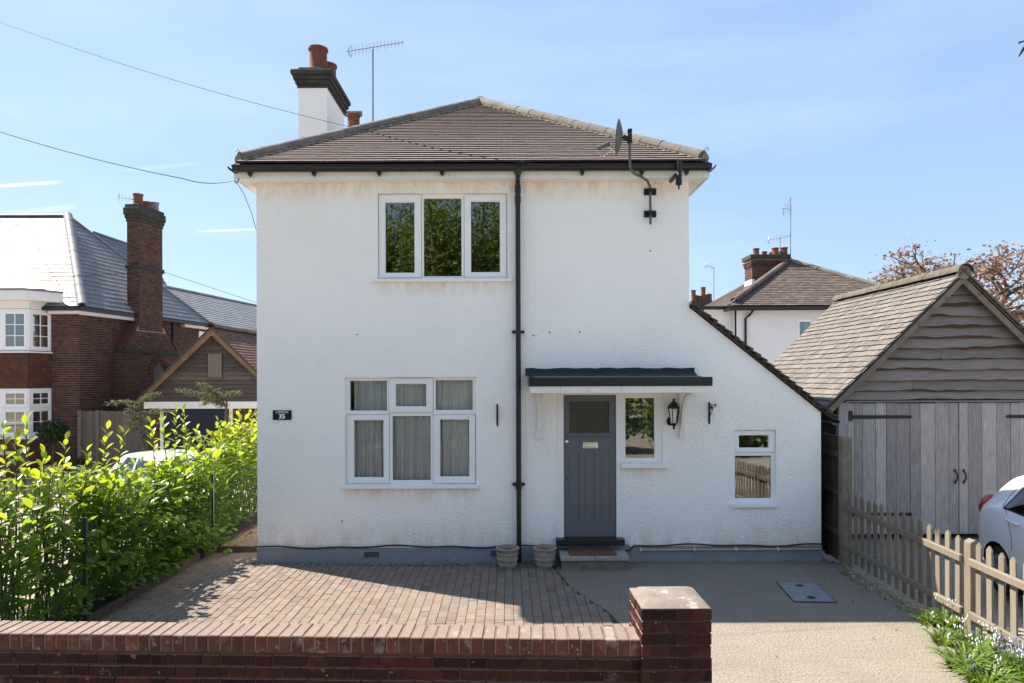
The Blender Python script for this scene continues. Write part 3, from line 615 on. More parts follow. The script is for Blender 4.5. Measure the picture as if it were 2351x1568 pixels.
for sgn in (-1, 1):                                                 # side slopes: seen only at the hips
    vd = Vector((-sgn * HW, 0, AP.z - EZ)).normalized(); pcs = Pieces('roof_tile', 'roof_tile', roof, (0.165, 0.16, 0.013), 0, limit=0)
    LY = AP2.y - AP.y; Hh = AP.y - EY0
    tile_field(pcs, (EX1 if sgn > 0 else EX0, (AP.y + AP2.y) / 2, EZ), Y3, vd, Vector((sgn * (AP.z - EZ), 0, HW)), lambda v: (-(LY / 2 + Hh * (1 - v / VL)) + 0.05, LY / 2 + Hh * (1 - v / VL) - 0.05), VL - 0.1, VL / 38.0, 0.165, 0.017)
    pcs.finish()
for sgn, ex in ((-1, EX0), (1, EX1)):
    a = Vector((ex - sgn * 0.02, EY0 + 0.0, EZ + 0.045)); b = AP + Z3 * 0.05; a = a + (b - a).normalized() * 0.16
    half_round('hip_tile', 'hip_grey', roof, a, b, 0.10, 14)
    mb = MB(); d = (b - a).normalized(); fr = d.cross(Z3).normalized() * (1 if sgn < 0 else -1)
    if fr.y > 0: fr = -fr
    for i in range(70):
        t0 = i / 70; p = a.lerp(b, t0 + 0.006); mb.obox(p + fr * (0.094 + rr(-0.012, 0.012)) - Z3 * 0.03, (d, fr, d.cross(fr)), (0.07, 0.035, 0.035 + rr(0, 0.015)), rnd())
        mb.obox(p - fr * (0.094 + rr(-0.012, 0.012)) - Z3 * 0.03, (d, fr, d.cross(fr)), (0.07, 0.05, 0.05), rnd())
    mb.build('mortar_bedding', 'mortar_bed', roof, kind='stuff')
    ck = MB(); ck.lathe(a - d * 0.022, [(0.0, -0.004), (0.088, 0.0), (0.088, 0.01)], 14, axis='y'); ck.build('hip_end_mortar', 'mortar_bed', roof)
    # curled hip iron
    s = a - d * 0.03 + Z3 * 0.02; pts = [s - Z3 * 0.1, s + Z3 * 0.06, s + Z3 * 0.1 + X3 * sgn * 0.02, s + Z3 * 0.13 + X3 * sgn * 0.05, s + Z3 * 0.11 + X3 * sgn * 0.075, s + Z3 * 0.085 + X3 * sgn * 0.055]
    mb = MB(); mb.tube(pts, 0.007, 6); mb.build('hip_iron', 'galv', roof, smooth=True)
half_round('ridge_tile', 'hip_grey', roof, AP + Z3 * 0.05, AP2 + Z3 * 0.05, 0.115, 8)
# fascia, soffit, gutter
FZ0, FZ1 = P(1084, 408.5, EY0 + 0.02).z, P(1084, 379, EY0 + 0.02).z
fb = MB(); fy = EY0 + 0.03
fb.box(EX0 + 0.03, EX1 - 0.03, fy, fy + 0.022, FZ0, FZ1 - 0.03); fb.box(EX0 + 0.03, EX0 + 0.052, fy + 0.024, BY, FZ0, FZ1 - 0.03); fb.box(EX1 - 0.052, EX1 - 0.03, fy + 0.024, BY, FZ0, FZ1 - 0.03)
fb.build('fascia', 'white_paint', house, bevel=0.002)
so = MB(); so.plate((0, 0, FZ0 + 0.012), X3, Y3, -Z3, (EX0 + 0.054, fy + 0.026, EX1 - 0.054, BY), [(WL - 0.002, HD - 0.002, WR + 0.002, BK)], 0.015, back=True); so.build('soffit', 'white_paint', house)
gt = MB(); gy = EY0 - 0.035; gz = FZ1 - 0.035; gr = 0.066
def gutter_profile(a, b, across):
    a, b = Vector(a), Vector(b); N = 10; vs = []
    for p in (a, b):
        for q in (gr, gr - 0.006):
            for k in range(N + 1):
                an = math.pi + math.pi * k / N; vs.append(p + across * (math.cos(an) * q) + Z3 * (math.sin(an) * q))
    M = N + 1; fs = []
    for k in range(N): fs += [(k, k + 1, 2 * M + k + 1, 2 * M + k), (M + k + 1, M + k, 3 * M + k, 3 * M + k + 1)]
    fs += [tuple(range(M)) + tuple(range(2 * M - 1, M - 1, -1)), tuple(range(3 * M - 1, 2 * M - 1, -1)) + tuple(range(3 * M, 4 * M))]
    fs += [(0, 2 * M, 3 * M, M), (N, M + N, 3 * M + N, 2 * M + N)]
    return vs, fs
gx0, gx1 = P(526, 383, gy).x, P(1642, 380, gy).x
gt.add(*gutter_profile((gx0 + 0.06, gy, gz), (gx1 - 0.06, gy, gz), Y3)); gt.add(*gutter_profile((gx0 + 0.065, gy - 0.06, gz - 0.001), (gx0 + 0.065, BY, gz - 0.001), X3)); gt.add(*gutter_profile((gx1 - 0.065, gy - 0.06, gz - 0.001), (gx1 - 0.065, BY, gz - 0.001), X3))
gutter = gt.build('gutter', 'black_plastic', house, smooth=True)
lip = MB(); lip.box(gx0 + 0.06, gx1 - 0.06, gy - 0.074, gy - 0.064, gz - 0.004, gz + 0.012); lip.build('gutter_lip', 'black_plastic', gutter)
bme = MB(); bme.prism([(-0.035, 0, 0.01), (0.035, 0, 0.01), (0.022, 0, -0.04), (0.0, 0, -0.065), (-0.022, 0, -0.04)], (0, 0.045, 0)); bme = bme.mesh('gutter_bracket', 'black_plastic')
for nx in (585, 735, 888, 1036, 1365, 1505, 1610):
    link('gutter_bracket', bme, gutter, Matrix.Translation((P(nx / 1.0208, 390, fy - 0.05).x, fy - 0.06, gz - gr + 0.008)))
# downpipe
DX = P(1190, 800, HD - 0.09).x; dp = MB(); dy = HD - 0.075
dp.tube([(DX, gy, gz - 0.05), (DX, gy + 0.005, gz - 0.11), (DX, HD - 0.11, SOF - 0.05), (DX, dy, SOF - 0.13), (DX, dy, SOF - 0.3), (DX, dy, 1.05)], 0.036, 14)
dp.tube([(DX, dy, 1.05), (DX, dy, 0.02)], 0.0345, 14)
down = dp.build('downpipe', 'black_plastic', house, smooth=True)
jb = MB()
for z, r in ((SOF - 0.16, 0.043), (SOF - 0.3, 0.043), (1.07, 0.043)): jb.lathe((DX, dy, z), [(0.036, -0.05), (r, -0.05), (r, 0.05), (0.036, 0.05)], 14)
jb.lathe((DX, gy, gz - 0.07), [(0.036, -0.05), (0.045, -0.03), (0.06, 0.0), (0.085, 0.03)], 14)
jb.build('pipe_collar', 'black_plastic', down, smooth=True)
for z in (1.09, 3.2):
    cl = MB(); cl.box(DX - 0.085, DX + 0.085, dy + 0.02, HD, z - 0.018, z + 0.018); cl.lathe((DX, dy, z), [(0.039, -0.018), (0.0445, -0.018), (0.0445, 0.018), (0.039, 0.018)], 14); cl.build('pipe_clip', 'black_plastic', down)
# windows
window(house, 'window', HD, up_f, [rectP(869, 446, 966, 637, HD), rectP(1066, 446, 1162, 637, HD)],
       [rectP(881.5, 461, 952.5, 627, HD), rectP(972, 453.5, 1059, 633, HD), rectP(1079, 459, 1149.5, 625.5, HD)], rectP(855.5, 640, 1176.5, 647.5, HD), label='upstairs three-light window reflecting trees')
window(house, 'window', HD, lo_f, [rectP(892.5, 868, 993, 947, HD), rectP(795.5, 952.5, 892.5, 1110, HD), rectP(994, 952.5, 1091, 1110, HD)],
       [rectP(802, 874.5, 887, 943, HD), rectP(906, 880, 979.5, 935, HD), rectP(999.6, 873, 1084.6, 941.5, HD),
        rectP(809.5, 963.5, 881, 1098.5, HD), rectP(900, 955.5, 988, 1103.5, HD), rectP(1008, 962, 1078.5, 1097, HD)], rectP(787, 1113, 1100, 1121, HD), gm='parlour_glass', label='six-pane window with net curtains')
window(house, 'window', HD, (sl_f[0] + 0.002, sl_f[1], sl_f[2], dr_f[3]), [], [rectP(1436.5, 914, 1503.5, 1052, HD)], rectP(1424.5, 1063, 1534.5, 1074, HD), recess=0.03, label='narrow single-pane window beside the front door')
window(house, 'window', HD, rt_f, [rectP(1687, 988.5, 1781, 1038, HD)], [rectP(1697, 998, 1769.5, 1030.5, HD), rectP(1690, 1047, 1773.5, 1145.5, HD)], rectP(1676.5, 1155, 1782.5, 1164, HD), label='small two-pane window in the side extension')
# door
df = MB(); lf = rectP(1294, 906.5, 1415, 1236, HD)
df.plate((0, HD - 0.012, 0), X3, Z3, FN, (dr_f[0], 0.27, sl_f[0], dr_f[3] - 0.001), [(lf[0], 0.2, lf[2], lf[3])], 0.13, back=True)
dframe = df.build('door_frame', 'upvc', house)
DY = HD + 0.03
db = MB(); gl = rectP(1307.5, 921.5, 1399.5, 993.5, HD); pans = [rectP(a, 1034, b, 1200, HD) for a, b in ((1305.5, 1331.5), (1342, 1367), (1378.5, 1403))]
db.plate((0, DY, 0), X3, Z3, FN, (lf[0] + 0.004, 0.275, lf[2] - 0.004, lf[3] - 0.004), [gl] + pans, 0.014); db.box(lf[0] + 0.004, lf[2] - 0.004, DY + 0.0141, DY + 0.04, 0.275, gl[1] - 0.004); db.box(lf[0] + 0.004, lf[2] - 0.004, DY + 0.0141, DY + 0.04, gl[3] + 0.004, lf[3] - 0.004)
door = db.build('front_door', 'door_paint', house, label='grey panelled front door with obscured glass')
for q in pans:
    mb = MB(); m_ = 0.03; mb.plate((0, DY + 0.004, 0), X3, Z3, FN, (q[0] + 0.001, q[1] + 0.001, q[2] - 0.001, q[3] - 0.001), [(q[0] + 0.014, q[1] + 0.014, q[2] - 0.014, q[3] - 0.014)], 0.02)
    mb.box(q[0] + 0.014, q[2] - 0.014, DY + 0.010, DY + 0.0138, q[1] + 0.014, q[3] - 0.014); mb.build('door_panel', 'door_paint', door)
mb = MB(); mb.box(gl[0] - 0.002, gl[2] + 0.002, DY + 0.018, DY + 0.026, gl[1] - 0.002, gl[3] + 0.002); mb.build('door_glass', 'obscure_glass', door)
mb = MB(); mb.plate((0, DY - 0.008, 0), X3, Z3, FN, (gl[0] - 0.02, gl[1] - 0.02, gl[2] + 0.02, gl[3] + 0.02), [gl], 0.02); mb.build('glass_moulding', 'door_paint', door)
q = rectP(1301, 996, 1409, 1001, HD); mb = MB(); mb.box(q[0], q[2], DY - 0.03, DY, q[1], q[3]); mb.box(q[0] + 0.02, q[2] - 0.02, DY - 0.016, DY, q[1] - 0.025, q[1] - 0.001); mb.build('door_ledge', 'door_paint', door, bevel=0.004)
q = rectP(1338.5, 1016, 1373.5, 1029.5, HD); mb = MB(); mb.box(q[0], q[2], DY - 0.008, DY, q[1], q[3]); mb.box(q[0] + 0.03, q[2] - 0.03, DY - 0.02, DY - 0.008, q[1] + 0.022, q[3] - 0.018)
mb.tube([(q[0] + 0.02, DY - 0.008, q[1] + 0.012), (q[0] + 0.03, DY - 0.03, q[1] + 0.012), (q[2] - 0.03, DY - 0.03, q[1] + 0.012), (q[2] - 0.02, DY - 0.008, q[1] + 0.012)], 0.006, 8); mb.build('letter_plate', 'chrome', door, bevel=0)
q = P(1301.5, 1014.5, HD); mb = MB(); mb.lathe((q.x, DY, q.z), [(0.024, 0.0), (0.024, -0.006), (0.012, -0.01), (0.012, -0.03), (0.02, -0.035), (0.0, -0.045)], 14, axis='y'); mb.build('door_lock', 'brass', door, smooth=True)
q = P(1301.5, 1099, HD); mb = MB(); mb.box(q.x - 0.007, q.x + 0.007, DY - 0.003, DY, q.z - 0.02, q.z + 0.02); mb.build('keyhole', 'black_iron', door)
q = rectP(1277, 1237, 1433.5, 1251, HD - 0.1); mb = MB(); mb.box(q[0], q[2], HD - 0.16, HD + 0.1, q[1] + 0.0, q[3]); mb.build('threshold', 'black_plastic', house, bevel=0.008)
# canopy over the door
CY0 = HD - 0.6
cx0, cx1 = P(1214.5, 875, CY0).x, P(1636.5, 875, CY0).x
z0, z1, z2 = P(1425, 902, CY0).z, P(1425, 884.5, CY0).z, P(1425, 866, CY0).z
mb = MB(); mb.box(cx0 + 0.02, cx1 - 0.03, CY0 + 0.02, CY0 + 0.045, z0, z1 - 0.002); mb.box(cx0 + 0.02, cx0 + 0.045, CY0 + 0.047, HD, z0, z1 - 0.002); mb.box(cx1 - 0.055, cx1 - 0.03, CY0 + 0.047, HD, z0, z1 - 0.002)
mb.box(cx0 + 0.047, cx1 - 0.057, CY0 + 0.047, HD - 0.002, z0 + 0.05, z0 + 0.06)
canopy = mb.build('door_canopy', 'white_paint', house, label='flat canopy over the door on curved white brackets', bevel=0)
mb = MB(); mb.box(cx0, cx1, CY0, CY0 + 0.06, z1 - 0.012, z2); mb.box(cx0, cx0 + 0.06, CY0 + 0.062, HD, z1 - 0.012, z2); mb.box(cx1 - 0.06, cx1, CY0 + 0.062, HD, z1 - 0.012, z2); mb.build('canopy_trim', 'black_plastic', canopy, bevel=0.006)
mb = MB(); mb.prism([(cx0 + 0.062, CY0 + 0.062, z1 + 0.01), (cx0 + 0.062, HD, z1 + 0.01), (cx0 + 0.062, HD, z2 + 0.03), (cx0 + 0.062, CY0 + 0.062, z2 - 0.012)], (cx1 - cx0 - 0.124, 0, 0)); mb.build('canopy_deck', 'felt', canopy)
fx0, fx1 = P(1206, 855, HD).x, P(1594, 855, HD).x; mb = MB(); zt = P(1400, 845, HD).z
vs = []; nseg = 24
for i in range(nseg + 1):
    x = fx0 + (fx1 - fx0) * i / nseg; w = rr(-0.008, 0.008)
    vs += [(x, HD - 0.001, zt + w), (x, HD - 0.012, zt + w), (x, HD - 0.02, z2 + 0.07), (x, HD - 0.16, z2 + 0.024), (x, HD - 0.16, z2 + 0.016)]
mb.add(vs, [(i * 5 + k, i * 5 + k + 1, i * 5 + k + 6, i * 5 + k + 5) for i in range(nseg) for k in range(4)]); mb.build('lead_flashing', 'lead', canopy)
for pxb in (1237, 1564):
    xb = P(pxb, 950, HD).x; zb = P(pxb, 1001, HD).z; zt_ = z0 + 0.048; e = 0.5; w = 0.07
    mb = MB(); mb.box(xb - w / 2, xb + w / 2, HD - 0.05, HD, zb, zt_); mb.box(xb - w / 2, xb + w / 2, HD - e, HD - 0.051, zt_ - 0.06, zt_)
    n = 9; arc = [(HD - 0.05 - (e - 0.09) * (1 - math.cos(R(90) * i / n)), zb + 0.1 + (zt_ - 0.061 - zb - 0.1) * math.sin(R(90) * i / n)) for i in range(n + 1)]
    for (ya, za), (yb, zb_) in zip(arc, arc[1:]):
        mb.prism([(xb - 0.022, ya - 0.03, za - 0.012), (xb - 0.022, yb - 0.03, zb_ - 0.012), (xb - 0.022, yb + 0.02, zb_ + 0.02), (xb - 0.022, ya + 0.02, za + 0.02)], (0.044, 0, 0))
    mb.box(xb - w / 2 - 0.008, xb + w / 2 + 0.008, HD - 0.062, HD, zb - 0.03, zb - 0.001)
    mb.build('canopy_bracket', 'white_paint', canopy)
# side extension roof
ed = Vector((OR + 0.16 - WR, 0, (OZ - OT) * (OR + 0.16 - WR) / (OR - WR))); el = ed.length; eu = ed.normalized(); en = Vector((-eu.z, 0, eu.x))
mb = MB(); a0 = Vector((WR + 0.01, HD - 0.02, OT + 0.005)); mb.prism([a0, a0 + ed, a0 + ed + en * 0.03, a0 + en * 0.03], (0, BK - 2 - HD, 0)); ext = mb.build('extension_roof', 'under_tile', house, label='brown tiled lean-to roof of the side extension')
pc = Pieces('roof_tile', 'roof_tile', ext, (0.165, 0.16, 0.013), 0)
tile_field(pc, a0 + ed + en * 0.03 - eu * 0.0, Y3, -eu, en, lambda v: (-0.06, BK - 2 - HD), el - 0.05, 0.125, 0.2, 0.022, jit=0.008, lap=1.5)
tile_field(pc, a0 + ed + en * 0.0 - eu * 0.0, Y3, -eu, en, lambda v: (-0.045, 0.12), el - 0.05, 0.125, 0.2, 0.014, jit=0.006, lap=1.3)
pc.finish()
mb = MB(); vsf = gutter_profile((OR + 0.19, HD - 0.03, OZ - 0.12), (OR + 0.19, BK - 2, OZ - 0.12), X3); mb.add(*vsf); mb.build('side_gutter', 'black_plastic', house, smooth=True)
# chimneys
def pot(mb, c, r, h, flare=1.12, t=0.0):
    mb.lathe(c, [(r * 1.08, 0), (r * 1.0, 0.02), (r * 0.97, h - 0.07), (r * 0.98, h - 0.06), (r * flare, h - 0.045), (r * flare, h - 0.01), (r * 1.0, h), (r * 0.85, h), (r * 0.82, h - 0.12), (0.0, h - 0.2)], 20, t)
cd = 11.5; cdx0, cdx1 = P(685, 250, cd).x, P(751, 250, cd).x; cz0, cz1 = P(718, 202, cd).z, P(718, 164, cd).z; cb_ = cd + 1.2
mb = MB(); mb.box(cdx0, cdx1, cd, cb_, 5.3, cz0); chim = mb.build('chimney', 'render_white', house, label='white rendered chimney with dark corbelled top')
mb = MB(); h = (cz1 - cz0)
for i, (o, f0, f1) in enumerate(((0.02, 0, 0.2), (0.045, 0.201, 0.45), (0.075, 0.451, 0.72), (0.105, 0.721, 1.0))): mb.box(cdx0 - o, cdx1 + o, cd - o, cb_ + o, cz0 + h * f0, cz0 + h * f1)
mb.box(cdx0 - 0.02, cdx1 + 0.01, cd + 0.05, cb_ - 0.06, cz1 + 0.02, cz1 + 0.10)
mb.build('chimney_cap', 'chimney_dark', chim, bevel=0.01)
mb = MB(); mb.box(cdx0 - 0.06, cdx1 + 0.06, cd - 0.06, cb_ + 0.06, cz1, cz1 + 0.019); mb.build('flaunching', 'mortar_bed', chim)
pcx = (cdx0 + cdx1) / 2 - 0.0
for yy in (cd + 0.28, cd + 0.9):
    mb = MB(); pot(mb, (pcx + 0.02, yy, cz1 + 0.1), 0.15, P(728, 111, cd + 0.28).z - cz1 - 0.1); mb.build('chimney_pot', 'terracotta', chim, smooth=True)
c2 = 14.0; q = P(783, 300, c2); q2 = P(838, 300, c2)
mb = MB(); mb.box(q.x, q2.x, c2, c2 + 0.8, 5.4, q.z); chim2 = mb.build('chimney', 'chimney_dark', house, label='second chimney showing only its pots behind the left hip')
for i, (pxx, yy) in enumerate(((812, c2 + 0.15), (833, c2 + 0.62))):
    c = P(pxx, 297, yy); mb = MB(); zt2 = P(pxx, 252, yy).z - c.z if i == 0 else P(pxx, 274, yy).z - c.z + 0.05
    pot(mb, (c.x, yy, q.z - 0.02), 0.125, max(0.22, zt2)); mb.build('chimney_pot', 'terracotta', chim2, smooth=True)
    if i == 0:
        zt3 = q.z - 0.02 + max(0.22, zt2); mb = MB(); mb.tube([(c.x - 0.18, yy, zt3 + 0.02), (c.x + 0.17, yy, zt3 + 0.02)], 0.06, 12, caps=True); mb.build('pot_cowl', 'hip_grey', chim2, smooth=True)
# air bricks
for r4 in ((836, 1268, 870, 1279), (1126, 1265, 1140, 1277)):
    q = rectP(*r4, HD - 0.02); mb = MB(); nx = max(3, int((q[2] - q[0]) / 0.022)); hs = []
    for i in range(nx):
        for j in range(3):
            u = q[0] + 0.006 + (q[2] - q[0] - 0.008) * i / nx; v = q[1] + 0.006 + (q[3] - q[1] - 0.008) * j / 3; hs.append((u, v, u + (q[2] - q[0]) / nx * 0.6, v + (q[3] - q[1]) / 3 * 0.6))
    mb.plate((0, HD - 0.022, 0), X3, Z3, FN, q, hs, 0.02); mb.build('air_brick', 'lead', house)

# ------------------------------------------------------------------ things on the house
def curtain(r4, label, gaps=None, n=90, tint=0):
    mb = MB(); vs = []; fs = []; ph = rr(0, 6)
    for i in range(n + 1):
        t = i / n; x = r4[0] + (r4[2] - r4[0]) * t; w = 0.030 * math.sin(t * 52 + ph) + 0.022 * math.sin(t * 23 + 2 * ph) + 0.008 * math.sin(t * 131)
        for j in range(7): vs.append((x + 0.008 * math.sin(j * 1.3 + t * 9), HD + 0.125 + w * (0.65 + 0.06 * j), r4[3] + (r4[1] - r4[3]) * j / 6))
    fs = [(i * 7 + j, (i + 1) * 7 + j, (i + 1) * 7 + j + 1, i * 7 + j + 1) for i in range(n) for j in range(6)]
    mb.add(vs, fs); mb.build('net_curtain', 'curtain', smooth=True, label=label, cat='curtain', group='net curtains of the six-pane window')
q = lo_f; w3 = (q[2] - q[0])
curtain((q[0] + 0.10, q[1] + 0.02, q[0] + w3 * 0.335, q[3] - 0.02), 'white net curtain behind the left lights of the six-pane window', n=60)
curtain((q[0] + w3 * 0.345, q[1] + 0.02, q[0] + w3 * 0.66, q[3] - 0.02), 'white net curtain behind the middle lights of the six-pane window', n=60)
curtain((q[0] + w3 * 0.67, q[1] + 0.02, q[2] - 0.03, q[3] - 0.02), 'white net curtain behind the right lights of the six-pane window', n=60)
q = rectP(1692, 1102, 1772, 1143, HD); mb = MB(); mb.box(q[0] + 0.03, q[2] - 0.03, HD + 0.14, HD + 0.3, rt_f[1] - 0.02, q[3]); mb.build('reflection_stand_in', 'red_dark', label='dark red box added behind the lower pane of the small extension window for a reflection', cat='box', bevel=0.01)  # added in place of a dark red reflection in this pane
# house sign
q = rectP(626.5, 942, 669, 964, HD - 0.01)
sign = thing('house_sign', ((q[0] + q[2]) / 2, HD - 0.01, (q[1] + q[3]) / 2), 'small black name plate with white lettering LYNTON 35 on the white wall', 'sign')
mb = MB(); mb.box(q[0], q[2], HD - 0.016, HD + 0.002, q[1], q[3]); mb.build('sign_plate', 'sign_black', sign, bevel=0.003)
def text(s, parent, name, loc, size, m, bold=0.0, rot=(R(90), 0, 0), ext=0.0015):
    c = bpy.data.curves.new(name, 'FONT'); c.body = s; c.size = size; c.align_x = 'CENTER'; c.align_y = 'CENTER'; c.offset = bold; c.extrude = ext; c.materials.append(MATS[m])
    t_ = bpy.data.objects.new('t', c); COL.objects.link(t_); bpy.context.view_layer.update(); me = bpy.data.meshes.new_from_object(t_.evaluated_get(bpy.context.evaluated_depsgraph_get())); bpy.data.objects.remove(t_); me.materials.clear(); me.materials.append(MATS[m])
    return link(name, me, parent, Matrix.Translation(loc) @ Matrix.Rotation(rot[0], 4, 'X'))
xc = (q[0] + q[2]) / 2; hh = q[3] - q[1]
text('LYNTON', sign, 'lettering', (xc, HD - 0.0175, q[3] - hh * 0.2), hh * 0.32, 'sign_white', 0.0004); text('35', sign, 'lettering', (xc, HD - 0.0175, q[1] + hh * 0.35), hh * 0.68, 'sign_white', 0.003)
# lantern
lp = P(1547, 950, HD - 0.14); lant = thing('wall_lantern', (lp.x, HD, lp.z), 'black carriage lantern with clear glass fixed to the wall beside the door', 'lantern')
lx, ly = lp.x, HD - 0.14; lz = P(1547, 935, HD - 0.14).z
mb = MB(); bp_ = P(1540, 967, HD); mb.lathe((bp_.x, HD - 0.012, bp_.z), [(0.0, -0.018), (0.045, -0.016), (0.062, 0.0), (0.062, 0.012)], 18, axis='y'); mb.build('back_plate', 'black_iron', lant, smooth=True)
mb = MB(); mb.tube([(bp_.x, HD - 0.02, bp_.z), (bp_.x + 0.0, HD - 0.08, bp_.z - 0.03), (lx, ly, bp_.z - 0.05), (lx, ly, lz - 0.22)], 0.012, 8); mb.lathe((lx, ly, lz - 0.25), [(0.0, -0.06), (0.012, -0.05), (0.018, -0.03), (0.010, -0.015), (0.03, 0.0), (0.045, 0.03)], 12); mb.build('arm', 'black_iron', lant, smooth=True)
mb = MB(); mb.lathe((lx, ly, lz), [(0.082, -0.02), (0.086, 0.0), (0.075, 0.02), (0.05, 0.055), (0.025, 0.08), (0.012, 0.085), (0.018, 0.10), (0.012, 0.115), (0.0, 0.13)], 6); mb.build('lamp_roof', 'black_iron', lant)
mb = MB(); 
for k in range(6):
    a = 2 * math.pi * k / 6; mb.tube([(lx + 0.074 * math.cos(a), ly + 0.074 * math.sin(a), lz - 0.02), (lx + 0.047 * math.cos(a), ly + 0.047 * math.sin(a), lz - 0.215)], 0.006, 5)
mb.build('lamp_bars', 'black_iron', lant)
mb = MB(); mb.lathe((lx, ly, lz), [(0.07, -0.02), (0.044, -0.215)], 6); mb.build('lamp_glass', 'lamp_glass', lant)
mb = MB(); mb.lathe((lx, ly, lz), [(0.018, -0.215), (0.018, -0.15), (0.028, -0.13), (0.032, -0.09), (0.02, -0.05), (0.0, -0.04)], 12); mb.build('bulb', 'light_plastic', lant, smooth=True)
# hanging-basket brackets
def basket_bracket(px, y0, y1, label):
    t_ = P(px, y0, HD); b_ = P(px, y1, HD); o = thing('basket_bracket', (t_.x, HD, b_.z), label, 'bracket', 'hanging basket brackets'); h = t_.z - b_.z
    mb = MB(); mb.box(t_.x - 0.012, t_.x + 0.012, HD - 0.014, HD, b_.z, t_.z); mb.build('wall_bar', 'black_iron', o)
    mb = MB(); x = t_.x; mb.tube([(x, HD - 0.014, t_.z - 0.03), (x, HD - 0.26, t_.z - 0.03), (x, HD - 0.30, t_.z - 0.01), (x, HD - 0.315, t_.z - 0.035), (x, HD - 0.295, t_.z - 0.05)], 0.007, 6)
    pts = [(x, HD - 0.014 - 0.24 * (i / 12) ** 1.6, b_.z + 0.05 + (h - 0.085) * (i / 12)) for i in range(13)]; mb.tube(pts, 0.0055, 6)
    for (cy_, cz_, r_) in ((0.06, -0.085, 0.045), (0.13, -0.07, 0.032), (0.04, -0.17, 0.028)):
        mb.tube([(x, HD - cy_ - r_ * (1 - i / 26) * math.cos(i * 0.5), t_.z + cz_ + r_ * (1 - i / 26) * math.sin(i * 0.5)) for i in range(22)], 0.0045, 5)
    mb.build('scroll_arm', 'black_iron', o, smooth=True)
basket_bracket(1141.8, 928, 978, 'black iron basket bracket on the wall left of the downpipe')
basket_bracket(1628, 923, 973, 'black iron scrolled basket bracket on the wall right of the door canopy')
# satellite dish
pole_pts = [P(1493.5, 515, HD - 0.07), P(1493, 492, HD - 0.07), P(1493, 440, HD - 0.07), P(1491.5, 426, HD - 0.09), P(1486, 415, HD - 0.13), P(1475, 407, HD - 0.24), P(1461, 401, HD - 0.38), P(1451, 394, HD - 0.46), P(1446.5, 384, HD - 0.5), P(1446, 365, HD - 0.5), P(1446, 300, HD - 0.5)]
dish = thing('satellite_dish', P(1493, 470, HD), 'grey satellite dish on a cranked pole clamped to the wall below the right eaves', 'satellite dish')
mb = MB(); mb.tube(pole_pts, 0.017, 10); mb.build('pole', 'dish_paint', dish, smooth=True)
for py in (441, 492):
    c = P(1492, py, HD); mb = MB(); mb.box(c.x - 0.085, c.x + 0.085, HD - 0.03, HD + 0.002, c.z - 0.045, c.z + 0.045); mb.box(c.x - 0.03, c.x + 0.03, HD - 0.1, HD - 0.0301, c.z - 0.03, c.z + 0.03)
    for sx in (-1, 1):
        mb.lathe((c.x + sx * 0.06, HD - 0.03, c.z + 0.02), [(0, -0.02), (0.014, -0.02), (0.014, 0)], 6, axis='y'); mb.lathe((c.x + sx * 0.06, HD - 0.03, c.z - 0.02), [(0, -0.02), (0.014, -0.02), (0.014, 0)], 6, axis='y')
    mb.build('wall_clamp', 'black_iron', dish, bevel=0.004)
dc = P(1424, 314, HD - 0.5); ax = Vector((-0.97, 0.24, 0.10)).normalized(); tu = (Z3 - ax * Z3.dot(ax)).normalized(); tv = ax.cross(tu); mb = MB(); vs = []; fs = []; n = 28; rings = 7
for side in (0, 1):
    for i in range(rings + 1):
        r = i / rings
        for k in range(n):
            a = 2 * math.pi * k / n; vs.append(dc + tu * (0.232 * r * math.cos(a)) + tv * (0.20 * r * math.sin(a)) + ax * (0.06 * r * r - 0.02 - 0.010 * side))
S = (rings + 1) * n
for i in range(rings):
    for k in range(n):
        q4 = (i * n + k, i * n + (k + 1) % n, (i + 1) * n + (k + 1) % n, (i + 1) * n + k); fs.append(q4); fs.append(tuple(S + j for j in reversed(q4)))
for k in range(n): fs.append((rings * n + k, rings * n + (k + 1) % n, S + rings * n + (k + 1) % n, S + rings * n + k))
mb.add(vs, fs); mb.build('dish_reflector', 'dish_paint', dish, smooth=True)
pt = P(1446, 318, HD - 0.5); mb = MB(); mb.obox(pt + Vector((0.0, 0, 0.0)), (X3, Y3, Z3), (0.05, 0.06, 0.12)); mb.beam(pt - Z3 * 0.02, dc - ax * 0.035, 0.05, 0.05); mb.obox(pt + Z3 * 0.1, (X3, Y3, Z3), (0.055, 0.05, 0.05)); mb.build('dish_mount', 'black_iron', dish, bevel=0.004)
ln = P(1386, 336, HD - 0.55); foot = dc - tu * 0.225 + ax * 0.03; mb = MB(); mb.tube([foot, foot.lerp(ln, 0.6) + Z3 * 0.03, ln], 0.009, 6); mb.tube([ln + Vector((-0.08, 0, -0.02)), ln + Vector((-0.07, 0, -0.1)), ln + Vector((-0.02, 0, -0.14)), foot.lerp(ln, 0.55) - Z3 * 0.03, foot], 0.004, 5); mb.build('feed_arm', 'light_plastic', dish, smooth=True)
mb = MB(); mb.tube([ln + Vector((-0.09, 0, -0.03)), ln + Vector((0.05, 0, 0.03))], 0.026, 10); mb.tube([ln + Vector((0.05, 0, 0.03)), ln + Vector((0.075, 0, 0.04))], 0.034, 10); mb.build('feed_horn', 'dish_paint', dish, smooth=True)
